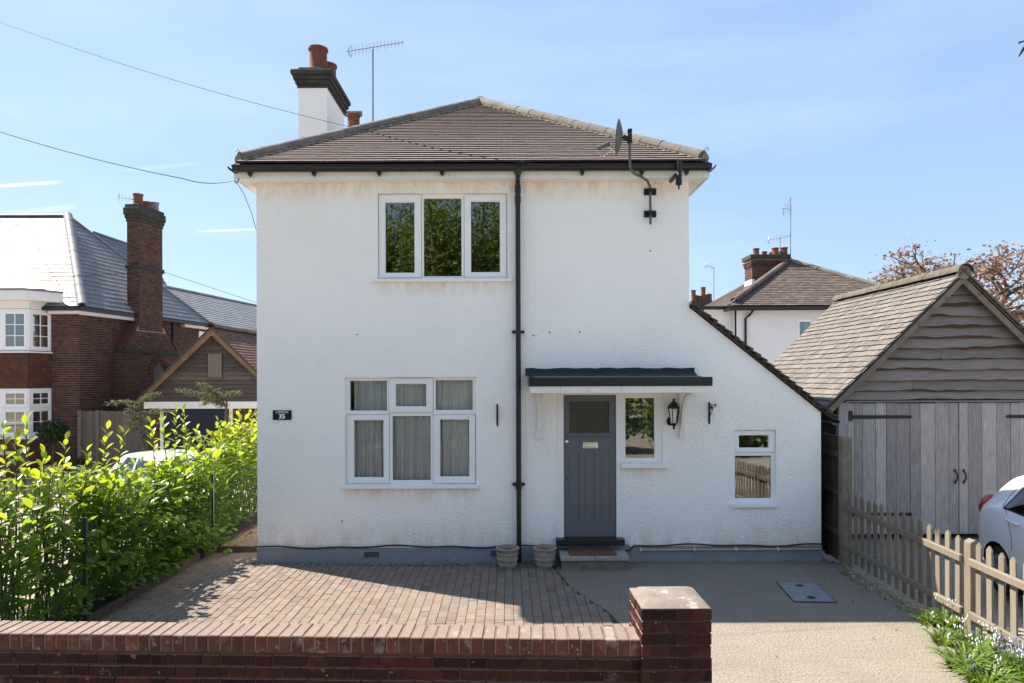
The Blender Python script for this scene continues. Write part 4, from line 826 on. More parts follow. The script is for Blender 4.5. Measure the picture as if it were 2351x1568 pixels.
# black pipe stub near right corner
o = thing('pipe_stub', P(1560, 400, HD - 0.2), 'short black pipe stub clamped over the gutter near the right eaves corner', 'pipe')
mb = MB(); yy = HD - 0.42; c = P(1560, 385, yy); mb.lathe((c.x, yy, c.z), [(0, 0.10), (0.036, 0.10), (0.036, -0.02), (0.03, -0.03), (0.03, -0.06)], 12); mb.build('pipe', 'black_plastic', o, smooth=True)
mb = MB(); c2_ = P(1558.5, 412, yy); mb.lathe((c2_.x, yy, c2_.z), [(0.03, 0.09), (0.042, 0.05), (0.036, 0.03), (0.042, 0.01), (0.042, -0.07), (0.012, -0.08), (0.01, -0.13), (0, -0.13)], 12); mb.box(c2_.x - 0.06, c2_.x - 0.02, yy - 0.02, yy + 0.30, c2_.z + 0.04, c2_.z + 0.075); mb.build('pipe_clamp', 'black_iron', o)
# roof aerial
def aerial(name, base_px, top_px, d, boom, n_el, el_h, label, mast_r=0.018, vertical=True, depth_dir=0.0, refl=True, drop=1.6):
    b_ = P(*base_px, d); t_ = P(*top_px, d); o = thing(name, b_, label, 'aerial')
    mb = MB(); mb.tube([b_ - Z3 * drop, t_], mast_r, 8); mb.build('mast', 'galv', o, smooth=True)
    a = P(*boom[0], d) ; bb = P(*boom[1], d); bb.y += depth_dir
    mb = MB(); mb.tube([a, bb], mast_r * 0.55, 6); mb.tube([t_, t_.lerp((a + bb) / 2, 0.5) + Z3 * 0.03, (a + bb) / 2], mast_r * 0.45, 5); mb.build('boom', 'galv', o)
    ev = Z3 if vertical else (bb - a).cross(Z3).normalized(); mb = MB()
    for i in range(n_el):
        t = (i + 0.6) / n_el; p = a.lerp(bb, t); hh = el_h * (1.05 - 0.25 * t); mb.tube([p - ev * hh, p + ev * hh], mast_r * 0.28, 4)
    if refl:
        p = a.lerp(bb, 0.06)
        for dz in (-1, 1): mb.tube([p + X3 * 0.02 - ev * el_h * 1.2 * dz + Y3 * 0.03, p - X3 * 0.02 + Y3 * -0.03, p + X3 * 0.04 + ev * el_h * 1.3 * dz], mast_r * 0.35, 4)
    mb.build('aerial_elements', 'galv', o, kind='stuff'); return o
aerial('tv_aerial', (855.7, 282), (856, 114), 14.0, ((794.5, 118.5), (927, 96.5)), 16, 0.10, 'long television aerial on a tall grey mast behind the white chimney')
# cables along the plinth and copper pipe
mb = MB(); pts = []
for i in range(130):
    t = i / 129; x = WL + (OR - WL) * t; sag = 0.012 * math.sin(x * 3.1) + 0.008 * math.sin(x * 7.7 + 1)
    z = 0.225 + sag + 0.01 * t; y = HD - 0.03
    if dr_f[0] - 0.12 < x < dr_f[2] + 0.12: y = HD - 0.045; z -= 0.06
    pts.append((x, y, z))
mb.tube(pts, 0.011, 6); mb.build('plinth_cable', 'black_plastic', smooth=True, label='black cable clipped along the top of the grey plinth', cat='cable')
o = thing('copper_pipe', P(1467, 1262, HD), 'pinkish copper pipe with white clips along the plinth right of the step', 'pipe')
a = P(1467, 1261, HD - 0.05); b = P(1885, 1260, HD - 0.05); mb = MB(); mb.tube([(a.x, HD - 0.05, 0.175), (b.x, HD - 0.05, 0.18)], 0.013, 8); mb.build('pipe', 'copper_pipe', o, smooth=True)
for nx in (1500, 1625, 1722, 1820):
    x = P(nx / 1.0208, 1260, HD).x; mb = MB(); mb.box(x - 0.012, x + 0.012, HD - 0.07, HD - 0.018, 0.16, 0.205); mb.build('pipe_clip', 'light_plastic', o, bevel=0.003)
# doorstep and mat
sx0, sx1 = P(1290, 1295, 9.1).x, P(1441, 1295, 9.1).x
step = thing('doorstep', ((sx0 + sx1) / 2, 9.25, 0), 'stone doorstep of two grey slabs below the front door', 'step')
xm = (sx0 + sx1) / 2
for a, b in ((sx0 - 0.02, xm - 0.003), (xm + 0.003, sx1 + 0.02)):
    mb = MB(); mb.box(a, b, 9.06, HD - 0.02, 0.125, 0.185); mb.build('slab', 'step_stone', step, bevel=0.008)
mb = MB(); mb.box(sx0, sx1, 9.09, HD - 0.022, -0.03, 0.124); mb.build('riser', 'step_riser', step, bevel=0.006)
mb = MB(); mb.box(sx0 + 0.10, sx1 - 0.14, 9.11, HD - 0.1, 0.186, 0.205); mb.build('doormat', 'coir', label='brown coir doormat on the stone step', cat='doormat', bevel=0.006)
# two stone pots
prof = [(0.0, 0.0), (0.105, 0.0), (0.112, 0.01), (0.122, 0.045), (0.134, 0.05), (0.134, 0.062), (0.126, 0.066), (0.134, 0.115), (0.146, 0.12), (0.147, 0.14), (0.138, 0.145), (0.144, 0.195), (0.153, 0.2), (0.154, 0.212), (0.147, 0.216), (0.152, 0.25), (0.16, 0.256), (0.163, 0.285), (0.155, 0.292), (0.14, 0.29), (0.132, 0.26), (0.128, 0.235), (0.0, 0.235)]
prof = [(r * 0.985, z * 0.95) for r, z in prof]
mb = MB(); mb.lathe((0, 0, 0), prof[:-2] + [(0.128, 0.22)], 28); pot_me = mb.mesh('plant_pot', 'stone_pot', smooth=True); autosmooth(pot_me, 0.9)
mb = MB(); mb.lathe((0, 0, 0), [(0.125, 0.222), (0.06, 0.228), (0.0, 0.226)], 20); soil_me = mb.mesh('pot_soil', 'soil')
for pxp, label in ((1165.5, 'weathered stone pot with banded sides beside the black downpipe'), (1250.5, 'weathered stone pot with banded sides beside the doorstep')):
    g_ = PG(pxp, 1300); o = thing('plant_pot', (g_.x, 9.24, 0.0), label, 'plant pot', 'stone pots by the front wall')
    link('pot_body', pot_me, o, Matrix.Translation((g_.x, 9.24, 0.0)) @ Matrix.Rotation(rr(0, 6), 4, 'Z')); link('pot_soil', soil_me, o, Matrix.Translation((g_.x, 9.24, 0)))
# manhole cover
cs = [PG(1780.7, 1336), PG(1872, 1338), PG(1922, 1384.5), PG(1822, 1383)]; ctr = sum(cs, Vector()) / 4
mh = thing('manhole_cover', (ctr.x, ctr.y, 0), 'grey iron manhole cover set in the concrete drive', 'manhole cover')
mb = MB(); mb.prism([(p.x, p.y, -0.02) for p in reversed(cs)], (0, 0, 0.026)); mb.build('frame', 'lead', mh)
inn = [ctr + (p - ctr) * 0.94 for p in cs]; mb = MB(); mb.prism([(p.x, p.y, 0.0) for p in reversed(inn)], (0, 0, 0.011)); mb.build('lid', 'iron_cover', mh)
mb = MB(); eu_ = (inn[1] - inn[0]); ev_ = (inn[3] - inn[0])
for i in range(14):
    for j in range(18):
        p = inn[0] + eu_ * ((i + 0.7) / 14.4) + ev_ * ((j + 0.7) / 18.4); e_ = eu_.normalized() if (i + j) % 2 else ev_.normalized(); s_ = Vector((-e_.y, e_.x, 0)); mb.obox((p.x, p.y, 0.0125), (e_, s_, Z3), (0.026, 0.009, 0.004))
mb.build('tread', 'iron_cover', mh, kind='stuff')
for f in (0.2, 0.82):
    p = inn[0] + eu_ * 0.5 + ev_ * f; mb = MB(); mb.lathe((p.x, p.y, 0.013), [(0.0, 0.004), (0.045, 0.004), (0.05, 0)], 16); mb.build('lifting_hole', 'black_iron', mh)

mb = MB(); mb.lathe((0, 0, 0), [(0, -0.012), (0.009, -0.012), (0.011, 0.0)], 8, axis='y'); plug = mb.mesh('wall_plug', 'black_iron')
for px, py in ((820, 768), (1262, 763), (1331, 762), (1493, 576), (786, 1196), (1497, 1065), (1225, 770), (652, 1268)): p = P(px, py, HD); link('wall_plug', plug, house, Matrix.Translation((p.x, HD, p.z)))
st = random.getstate(); random.seed(5); mb = MB()
for i in range(150):
    u = rnd(); x, y = (rr(-4.3, -3.2), rr(7, 9.9)) if u < 0.45 else ((rr(3.6, 4.5), rr(5.5, 9.3)) if u < 0.8 else (rr(-3, 4), rr(5.3, 9.3)))
    d = Vector((rr(-1, 1), rr(-1, 1), 0)).normalized(); s_ = Vector((-d.y, d.x, 0)); L = rr(0.012, 0.04); c = Vector((x, y, 0.008)); mb.add([c, c + d * L * 0.5 + s_ * L * 0.3 + Z3 * rr(0, 0.012), c + d * L, c + d * L * 0.5 - s_ * L * 0.3 + Z3 * rr(0, 0.012)], [(0, 1, 2, 3)], rnd())
mb.build('leaf_litter', 'dead_leaf', kind='stuff', label='scattered dry leaf scraps on the paving and the drive', cat='leaf litter'); random.setstate(st)
st = random.getstate(); random.seed(9); mb = MB()
def tuft(x, y, n, h):
    for i in range(n):
        a = rr(0, 6.28); b = Vector((x + rr(-.015, .015), y + rr(-.01, .01), 0)); d = Vector((math.cos(a) * 0.5, math.sin(a) * 0.5, 1)).normalized(); w = Vector((-math.sin(a), math.cos(a), 0)) * 0.004; L = h * rr(0.5, 1.2); mb.add([b - w, b + w, b + d * L], [(0, 1, 2)], rnd())
for i in range(26): yy = rr(6.9, 9.2); tuft(bx(yy) + 0.01, yy, 4, 0.035)
for i in range(50): yy = rr(7.2, 9.4); tuft(4.42 + rr(-0.1, 0.08), yy, 6, rr(0.03, 0.09))
for i in range(26): tuft(rr(-3.4, 0.3), rr(9.38, 9.46), 4, 0.04)
for i in range(20): tuft(rr(1.7, 4.2), rr(9.44, 9.475), 4, 0.04)
for i in range(26): tuft(-4.34 + rr(-0.01, 0.05), rr(7.0, 10.0), 5, 0.05)
mb.build('weeds', 'strap_leaf', kind='stuff', label='small weeds in the joints along walls, fence and paving edge', cat='weeds'); random.setstate(st)
# ------------------------------------------------------------------ brick front wall and pier
fw = thing('front_wall', (-1.2, 4.3, 0), 'low dark red brick wall with pale brick-on-edge coping along the street', 'wall')
FA, FB = Vector((-6.2, 4.245 + 0.0355 * 6.2, 0)), Vector((0.83, 4.245 - 0.0355 * 0.83, 0)); FU = (FB - FA).normalized(); FNn = Vector((FU.y, -FU.x, 0)); FL = (FB - FA).length
TOPZ = 0.955; CH = 0.105; TH = 0.215
mb = MB(); c0 = FA - FNn * (TH / 2); mb.obox(c0 + FU * (FL / 2) + Z3 * ((TOPZ - 0.012) / 2 - 0.05), (FU, FNn, Z3), (FL, TH - 0.016, TOPZ + 0.09)); mb.build('mortar', 'front_mortar', fw)
mb = MB(); mb.obox(c0 + FU * (FL / 2) + Z3 * (TOPZ - 0.053), (FU, FNn, Z3), (FL, TH + 0.002, 0.096)); mb.build('coping_mortar', 'coping_joint', fw)
pc = Pieces('coping_brick', 'coping_brick', fw, (0.066, 0.22, 0.105), 0.005)
n = int(FL / 0.0757)
for i in range(n):
    u = FL - 0.038 - i * 0.0757; pc.add(c0 + FU * u + Z3 * (TOPZ - CH / 2 + rr(-0.002, 0.002)) + FNn * rr(-0.002, 0.002), ((FU + FNn * rr(-0.01, 0.01)).normalized(), FNn, Z3), (0.0665, TH + 0.012, CH))
pc.finish()
pc = Pieces('brick', 'front_brick', fw, (0.215, 0.1, 0.065), 0.004)
top = TOPZ - CH - 0.01; rows = 11
brick_field(pc, FA - FNn * 0.008, FU, Z3, FNn, (0, top - rows * 0.075 + 0.0, FL, top), [], proud=0.008)
pc2 = Pieces('brick', 'front_brick', fw, (0.215, 0.1, 0.065), 0.004, limit=0); brick_field(pc2, FA - FNn * (TH - 0.008), FU, Z3, -FNn, (0, top - rows * 0.075, FL, top), [], proud=0.008); pc.finish(); pc2.finish()
pier = thing('gate_pier', (1.03, 4.4, 0), 'square dark red brick pier with weathered concrete cap at the end of the wall', 'pier')
PX0, PX1, PY0, PY1 = P(1470, 1440, 4.17).x + 0.006, P(1634, 1440, 4.17).x, 4.17, 4.59; PT = P(1555, 1396, 4.17).z
mb = MB(); mb.box(PX0 + 0.008, PX1 - 0.008, PY0 + 0.008, PY1 - 0.008, -0.05, PT - 0.005); mb.build('mortar', 'front_mortar', pier)
pc = Pieces('brick', 'front_brick', pier, (0.215, 0.1, 0.065), 0.004)
hP = PT - 0.075 * 15
for (O, U, Nn, L) in (((PX0, PY0 + 0.008, 0), X3, FN, PX1 - PX0), ((PX0 + 0.008, PY1, 0), -Y3, -X3, PY1 - PY0), ((PX1 - 0.008, PY0, 0), Y3, X3, PY1 - PY0), ((PX1, PY1 - 0.008, 0), -X3, Y3, PX1 - PX0)):
    brick_field(pc, O, U, Z3, Nn, (0.004, hP, L - 0.004, PT - 0.01), [], proud=0.008, dep=0.06)
pc.finish()
mb = MB(); vs = []; nn = 8
for i in range(nn + 1):
    for j in range(nn + 1):
        u, v = i / nn, j / nn; e = min(u, 1 - u, v, 1 - v); vs.append((PX0 + 0.004 + (PX1 - PX0 - 0.008) * u, PY0 + 0.004 + (PY1 - PY0 - 0.008) * v, PT + 0.028 * (1 - (1 - min(1, e * 5)) ** 2) - 0.004))
base = len(vs); per = [i * (nn + 1) for i in range(nn + 1)] + [nn * (nn + 1) + j for j in range(1, nn + 1)] + [i * (nn + 1) + nn for i in range(nn - 1, -1, -1)] + [j for j in range(nn - 1, 0, -1)]
fs = [(i * (nn + 1) + j, (i + 1) * (nn + 1) + j, (i + 1) * (nn + 1) + j + 1, i * (nn + 1) + j + 1) for i in range(nn) for j in range(nn)]
vs += [(vs[p][0], vs[p][1], PT - 0.008) for p in per]; fs += [(per[k], base + k, base + (k + 1) % len(per), per[(k + 1) % len(per)]) for k in range(len(per))]
mb.add(vs, fs); mb.build('pier_cap', 'cap_concrete', pier, smooth=True)
mb = MB(); mb.box(PX1 + 0.006, PX1 + 0.02, PY0 + 0.06, PY0 + 0.14, 0.2, P(1637, 1508, 4.25).z); mb.build('red_board', 'red_paint', label='thin red board standing against the right side of the brick pier', cat='board', bevel=0.004)

# ------------------------------------------------------------------ right boundary: picket fence, close-boarded fence
FXX = 4.60
def fz(y): return 0.03 * (y - 6.8)
pk = thing('picket_fence', (FXX, 7, 0), 'weathered timber picket fence with two rails and pointed pales beside the drive', 'fence')
posts = [(6.76, 1.0), (9.18, 1.05), (4.3, 1.0)]
for y, h in posts[:1] + posts[2:]:
    mb = MB(); w = 0.1; z = h - 0.07 + fz(y); mb.box(FXX - w / 2, FXX + w / 2, y - w / 2, y + w / 2, -0.1, z, rnd())
    mb.prism([(FXX - w / 2, y - w / 2, z), (FXX + w / 2, y - w / 2, z), (FXX, y - w / 2, z + 0.03)], (0, w, 0), rnd()); mb.build('post', 'picket_wood', pk, bevel=0.005)
for (ya, yb) in ((6.815, 9.25), (4.4, 6.70)):
    for zz in (0.23, 0.75):
        mb = MB(); mb.beam((FXX - 0.065, ya, zz + fz(ya)), (FXX - 0.065, yb, zz + fz(yb)), 0.045, 0.075, t=rnd()); mb.build('rail', 'picket_wood', pk, bevel=0.008)
pme = []
for k in range(5):
    mb = MB(); hgt = 0.93; mb.prism([(0, -0.036, 0), (0, 0.036, 0), (0, 0.036, hgt - 0.04), (0, 0.004, hgt), (0, -0.004, hgt), (0, -0.036, hgt - 0.04)], (0.02, 0, 0), (k + 0.5) / 5); pme.append(mb.mesh('picket', 'picket_wood', bevel=0.002))
y = 9.10
ys_p = []
while y > 4.5:
    if abs(y - 6.76) > 0.085: ys_p.append(y)
    y -= 0.155
for y in ys_p:
    o_ = link('picket', random.choice(pme), pk, Matrix.Translation((FXX - 0.04, y, 0.03 + fz(y) + rr(-0.01, 0.01))) @ Matrix.Rotation(rr(-0.015, 0.015), 4, 'X'))
tf = thing('board_fence', (FXX, 9.3, 0), 'tall dark close-boarded timber fence between the extension and the garage', 'fence')
mb = MB(); mb.box(FXX - 0.06, FXX + 0.07, 9.24, 9.36, -0.1, 1.74, 0.8); mb.build('post', 'barge_wood', tf, bevel=0.006, label='paler end post of the tall fence')
for yy in (11.3, 13.3): mb = MB(); mb.box(FXX - 0.05, FXX + 0.05, yy, yy + 0.1, -0.1, 1.74, 0.3); mb.build('post', 'fence_wood', tf)
for zz in (0.42, 0.98, 1.5):
    mb = MB(); mb.box(FXX - 0.06, FXX - 0.012, 9.37, 14, zz - 0.04, zz + 0.04, rnd()); mb.build('rail', 'fence_wood', tf, bevel=0.004)
bme = [None] * 4
for k in range(4): mb = MB(); mb.box(-0.006, 0.012, -0.055, 0.055, 0.02, 1.75, (k + .5) / 4); bme[k] = mb.mesh('fence_board', 'fence_wood', bevel=0.003)
for i in range(46): link('fence_board', random.choice(bme), tf, Matrix.Translation((FXX + (0.006 if i % 2 else -0.002), 9.43 + i * 0.1, rr(-0.015, 0.015))))

# ------------------------------------------------------------------ timber garage
AX = P(2195, 620, GAR).x; RZ = P(2195, 628, GAR).z; LX = P(1884, 935, GAR).x; LZ = P(1884, 935, GAR).z; GB = 14.8; HWG = AX - LX; WXL = P(1922, 1000, GAR).x; WXR = 2 * AX - WXL
gar = thing('timber_garage', (AX, GAR, 0), 'weathered oak boarded garage with a tiled gable roof and double doors', 'garage')
sl = (RZ - LZ) / HWG
WZ = LZ + sl * (WXL - LX)
mb = MB(); iy = GAR + 0.05
mb.prism([(WXL, iy, 0.0), (WXR, iy, 0.0), (WXR, iy, WZ - 0.05), (AX, iy, RZ - 0.07), (WXL, iy, WZ - 0.05)], (0, GB - GAR - 0.15, 0)); mb.build('wall', 'under_tile', gar)
# gable planks: feather-edged, wavy lower edges
DTZ = P(2150, 918, GAR).z
npl = 12; ph = (RZ - DTZ) / (npl - 0.1)
for i in range(npl):
    z0_ = DTZ + i * ph - (0.0 if i == 0 else 0.035); z1_ = DTZ + (i + 1) * ph
    def xl(z): return max(WXL + 0.02, AX - max(0.02, (RZ - 0.08 - z) / sl))
    segs = [(xl(z0_), 2 * AX - xl(z0_))]
    if i in (1, 4): s_ = rr(0.3, 0.5); xa, xb = segs[0]; xm_ = xa + (xb - xa) * s_; segs = [(xa, xm_ - 0.003), (xm_ + 0.003, xb)]
    for si, (xa, xb) in enumerate(segs):
        mb = MB(); n = max(3, int((xb - xa) / 0.09)); vs = []; fs = []; tt = []; t = rnd(); p1, p2 = rr(0, 9), rr(0, 9); bnd = rr(0.35, 1.25)
        ta = xl(z1_) if si == 0 else xa; tb = (2 * AX - xl(z1_)) if si == len(segs) - 1 else xb
        for k in range(n + 1):
            f = k / n; xk = xa + (xb - xa) * f; xt = ta + (tb - ta) * f; wv = 0.004 * math.sin(xk * 5 + p1) + 0.004 * math.sin(xk * 13 + p2) + (0.012 * max(0, math.sin(xk * 2.1 + p2)) ** 3 if i else 0)
            zz = z0_ + (wv if i else 0); yo = GAR - 0.06; yi = GAR + 0.012
            zc = zz + max(0.007, (0.022 + 0.02 * math.sin(xk * 2.1 + p1 * 3) + 0.012 * math.sin(xk * 5.7 + p2) + 0.006 * math.sin(xk * 17 + p1)) * bnd)
            f1 = (zc - z0_) / (z1_ - z0_); yc = yo + 0.004 + (yi - yo) * f1; xc_ = xk + (xt - xk) * f1
            vs += [(xk, yo + 0.024, zz), (xc_, yc, zc), (xc_, yc, zc), (xt, yi, z1_), (xk, yo + 0.04, zz), (xt, yi + 0.02, z1_)]; tt += [0.999, 0.999, t * 0.75, t * 0.75, 0.999, t * 0.75]
        for k in range(n):
            b_ = k * 6; fs += [(b_, b_ + 6, b_ + 7, b_ + 1), (b_ + 2, b_ + 8, b_ + 9, b_ + 3), (b_ + 4, b_ + 10, b_ + 6, b_), (b_ + 5, b_ + 11, b_ + 10, b_ + 4), (b_ + 3, b_ + 9, b_ + 11, b_ + 5)]
        fs += [(0, 1, 3, 5, 4), (n * 6, n * 6 + 4, n * 6 + 5, n * 6 + 3, n * 6 + 1)]
        mb.add(vs, fs, t); mb.t = tt; mb.build('plank', 'oak_plank', gar)
# barge boards
for sg in (-1, 1):
    foot = Vector((AX + sg * (HWG + 0.03), GAR - 0.17, LZ - sl * 0.03)); topp = Vector((AX, GAR - 0.17, RZ - 0.0)); d_ = (topp - foot).normalized(); nn_ = Vector((-d_.z * sg, 0, d_.x * sg)); nn_ = nn_ if nn_.z > 0 else -nn_
    mb = MB(); mb.prism([foot - nn_ * 0.13, foot - nn_ * 0.0, topp - nn_ * 0.0, Vector((AX, GAR - 0.17, RZ - 0.18))], (0, 0.03, 0)); mb.build('barge_board', 'barge_wood', gar)
    sm = MB(); sm.prism([foot - nn_ * 0.02, topp - nn_ * 0.02, topp - nn_ * 0.04, foot - nn_ * 0.04], (0, GB - GAR + 0.3, 0)); sm.build('roof_boarding', 'under_tile', gar)
mb = MB(); mb.quad((LX, GAR - 0.2, LZ), (LX, GB + 0.15, LZ), (AX, GB + 0.15, RZ), (AX, GAR - 0.2, RZ)); mb.quad((AX, GAR - 0.2, RZ), (AX, GB + 0.15, RZ), (2 * AX - LX, GB + 0.15, LZ), (2 * AX - LX, GAR - 0.2, LZ))
groof = mb.build('roof', 'under_tile', gar)
for sg in (-1, 1):
    pc = Pieces('roof_tile', 'garage_tile', groof, (0.2, 0.2, 0.016), 0, limit=300 if sg < 0 else 40)
    vd = Vector((-sg * HWG, 0, RZ - LZ)); VLg = vd.length; vd.normalize(); nG = Vector((sg * (RZ - LZ), 0, HWG)).normalized()
    tile_field(pc, (AX + sg * HWG, (GAR + GB) / 2, LZ), Y3, vd, nG, lambda v: (-(GB - GAR) / 2 - 0.22, (GB - GAR) / 2 + 0.15), VLg - 0.06, VLg / 24.0, 0.175, 0.017, jit=0.007, lap=1.5)
    pc.finish()
    # undercloak along the verge
    mb = MB()
    for i in range(16):
        a = Vector((AX + sg * HWG, 0, LZ)) + vd * (VLg * i / 16); mb.obox(a + vd * (VLg / 32) + Y3 * (GAR - 0.14) + nG * 0.006, (Y3, vd, nG), (0.17, VLg / 16 - 0.006, 0.012), rnd())
    mb.build('undercloak', 'garage_tile', groof, kind='stuff')
half_round('ridge_tile', 'moss_tile', groof, (AX, GAR - 0.24, RZ + 0.0), (AX, GB + 0.15, RZ + 0.0), 0.125, 9)
mb = MB(); mb.lathe((AX, GAR - 0.2, RZ - 0.01), [(0.0, 0.0), (0.112, 0.0), (0.112, 0.03)], 16, axis='y'); mb.build('ridge_end', 'mortar_bed', groof)
# door posts, doors
mb = MB(); mb.box(WXL - 0.0, WXL + 0.16, GAR - 0.05, GAR + 0.05, 0, DTZ - 0.035, 0.2); mb.build('door_post', 'oak_board', gar, bevel=0.006)
mb = MB(); mb.box(WXL + 0.10, WXR, GAR - 0.07, GAR + 0.0, DTZ - 0.034, DTZ - 0.008); mb.build('door_flashing', 'lead_grey', gar)
def gdoor(xa, xb, hinge, wl):
    mb = MB(); mb.box(xa, xb, GAR + 0.005, GAR + 0.03, 0.03, DTZ - 0.04); dd = mb.build('garage_door', 'under_tile', gar)
    x = xa
    for w in wl:
        w = min(w, xb - x)
        if w < 0.02: break
        mb = MB(); mb.box(x + 0.003, x + w - 0.003, GAR - 0.03 + rr(-0.003, 0.003), GAR + 0.004, 0.03, DTZ - 0.045 + rr(-0.008, 0.004), rnd()); mb.build('board', 'oak_board', dd, bevel=0.003); x += w
    s = 1 if hinge == 'l' else -1; hx0 = xa if s > 0 else xb; hz = P(2000, 957, GAR).z
    for z in (hz, 0.35):
        mb = MB(); mb.prism([(hx0 + s * 0.07, GAR - 0.045, z - 0.03), (hx0 + s * 1.0, GAR - 0.045, z - 0.024), (hx0 + s * 1.03, GAR - 0.045, z), (hx0 + s * 1.0, GAR - 0.045, z + 0.024), (hx0 + s * 0.07, GAR - 0.045, z + 0.03)], (0, 0.010, 0)); mb.box(min(hx0, hx0 + s * 0.065), max(hx0, hx0 + s * 0.065), GAR - 0.05, GAR - 0.034, z - 0.06, z + 0.1); mb.build('strap_hinge', 'black_iron', dd)
    return dd
MX = P(2198.5, 1000, GAR).x; DL = P(1945, 1000, GAR).x
edges = [1945, 1960, 1978, 2008, 2033, 2055, 2087, 2110, 2144, 2176, 2197.5]; wl = [P(b, 1000, GAR).x - P(a, 1000, GAR).x for a, b in zip(edges, edges[1:])]; wl[-1] += 0.1
dl = gdoor(DL, MX - 0.004, 'l', wl)
edr = [2199.5, 2220, 2252, 2286, 2318, 2338, 2362, 2390, 2420, 2450]; wl = [P(b, 1000, GAR).x - P(a, 1000, GAR).x for a, b in zip(edr, edr[1:])]; wl[-1] += 0.1
dr_ = gdoor(MX + 0.004, 2 * MX - DL, 'r', wl + [0.2])
for dd, pxh in ((dl, 2189.5), (dr_, 2209)):
    c = P(pxh, 1093, GAR); mb = MB(); yo = GAR - 0.034
    for s in (-1, 1):
        mb.prism([(c.x - 0.022, yo, c.z + s * 0.09), (c.x, yo, c.z + s * 0.075), (c.x + 0.022, yo, c.z + s * 0.09), (c.x + 0.012, yo, c.z + s * 0.11), (c.x, yo, c.z + s * 0.125), (c.x - 0.012, yo, c.z + s * 0.11)], (0, -0.007, 0))
    mb.tube([(c.x, yo - 0.004, c.z + 0.085), (c.x + 0.006, yo - 0.045, c.z + 0.05), (c.x + 0.008, yo - 0.05, c.z), (c.x + 0.006, yo - 0.045, c.z - 0.05), (c.x, yo - 0.004, c.z - 0.085)], 0.011, 8); mb.build('pull_handle', 'black_iron', dd, smooth=True)

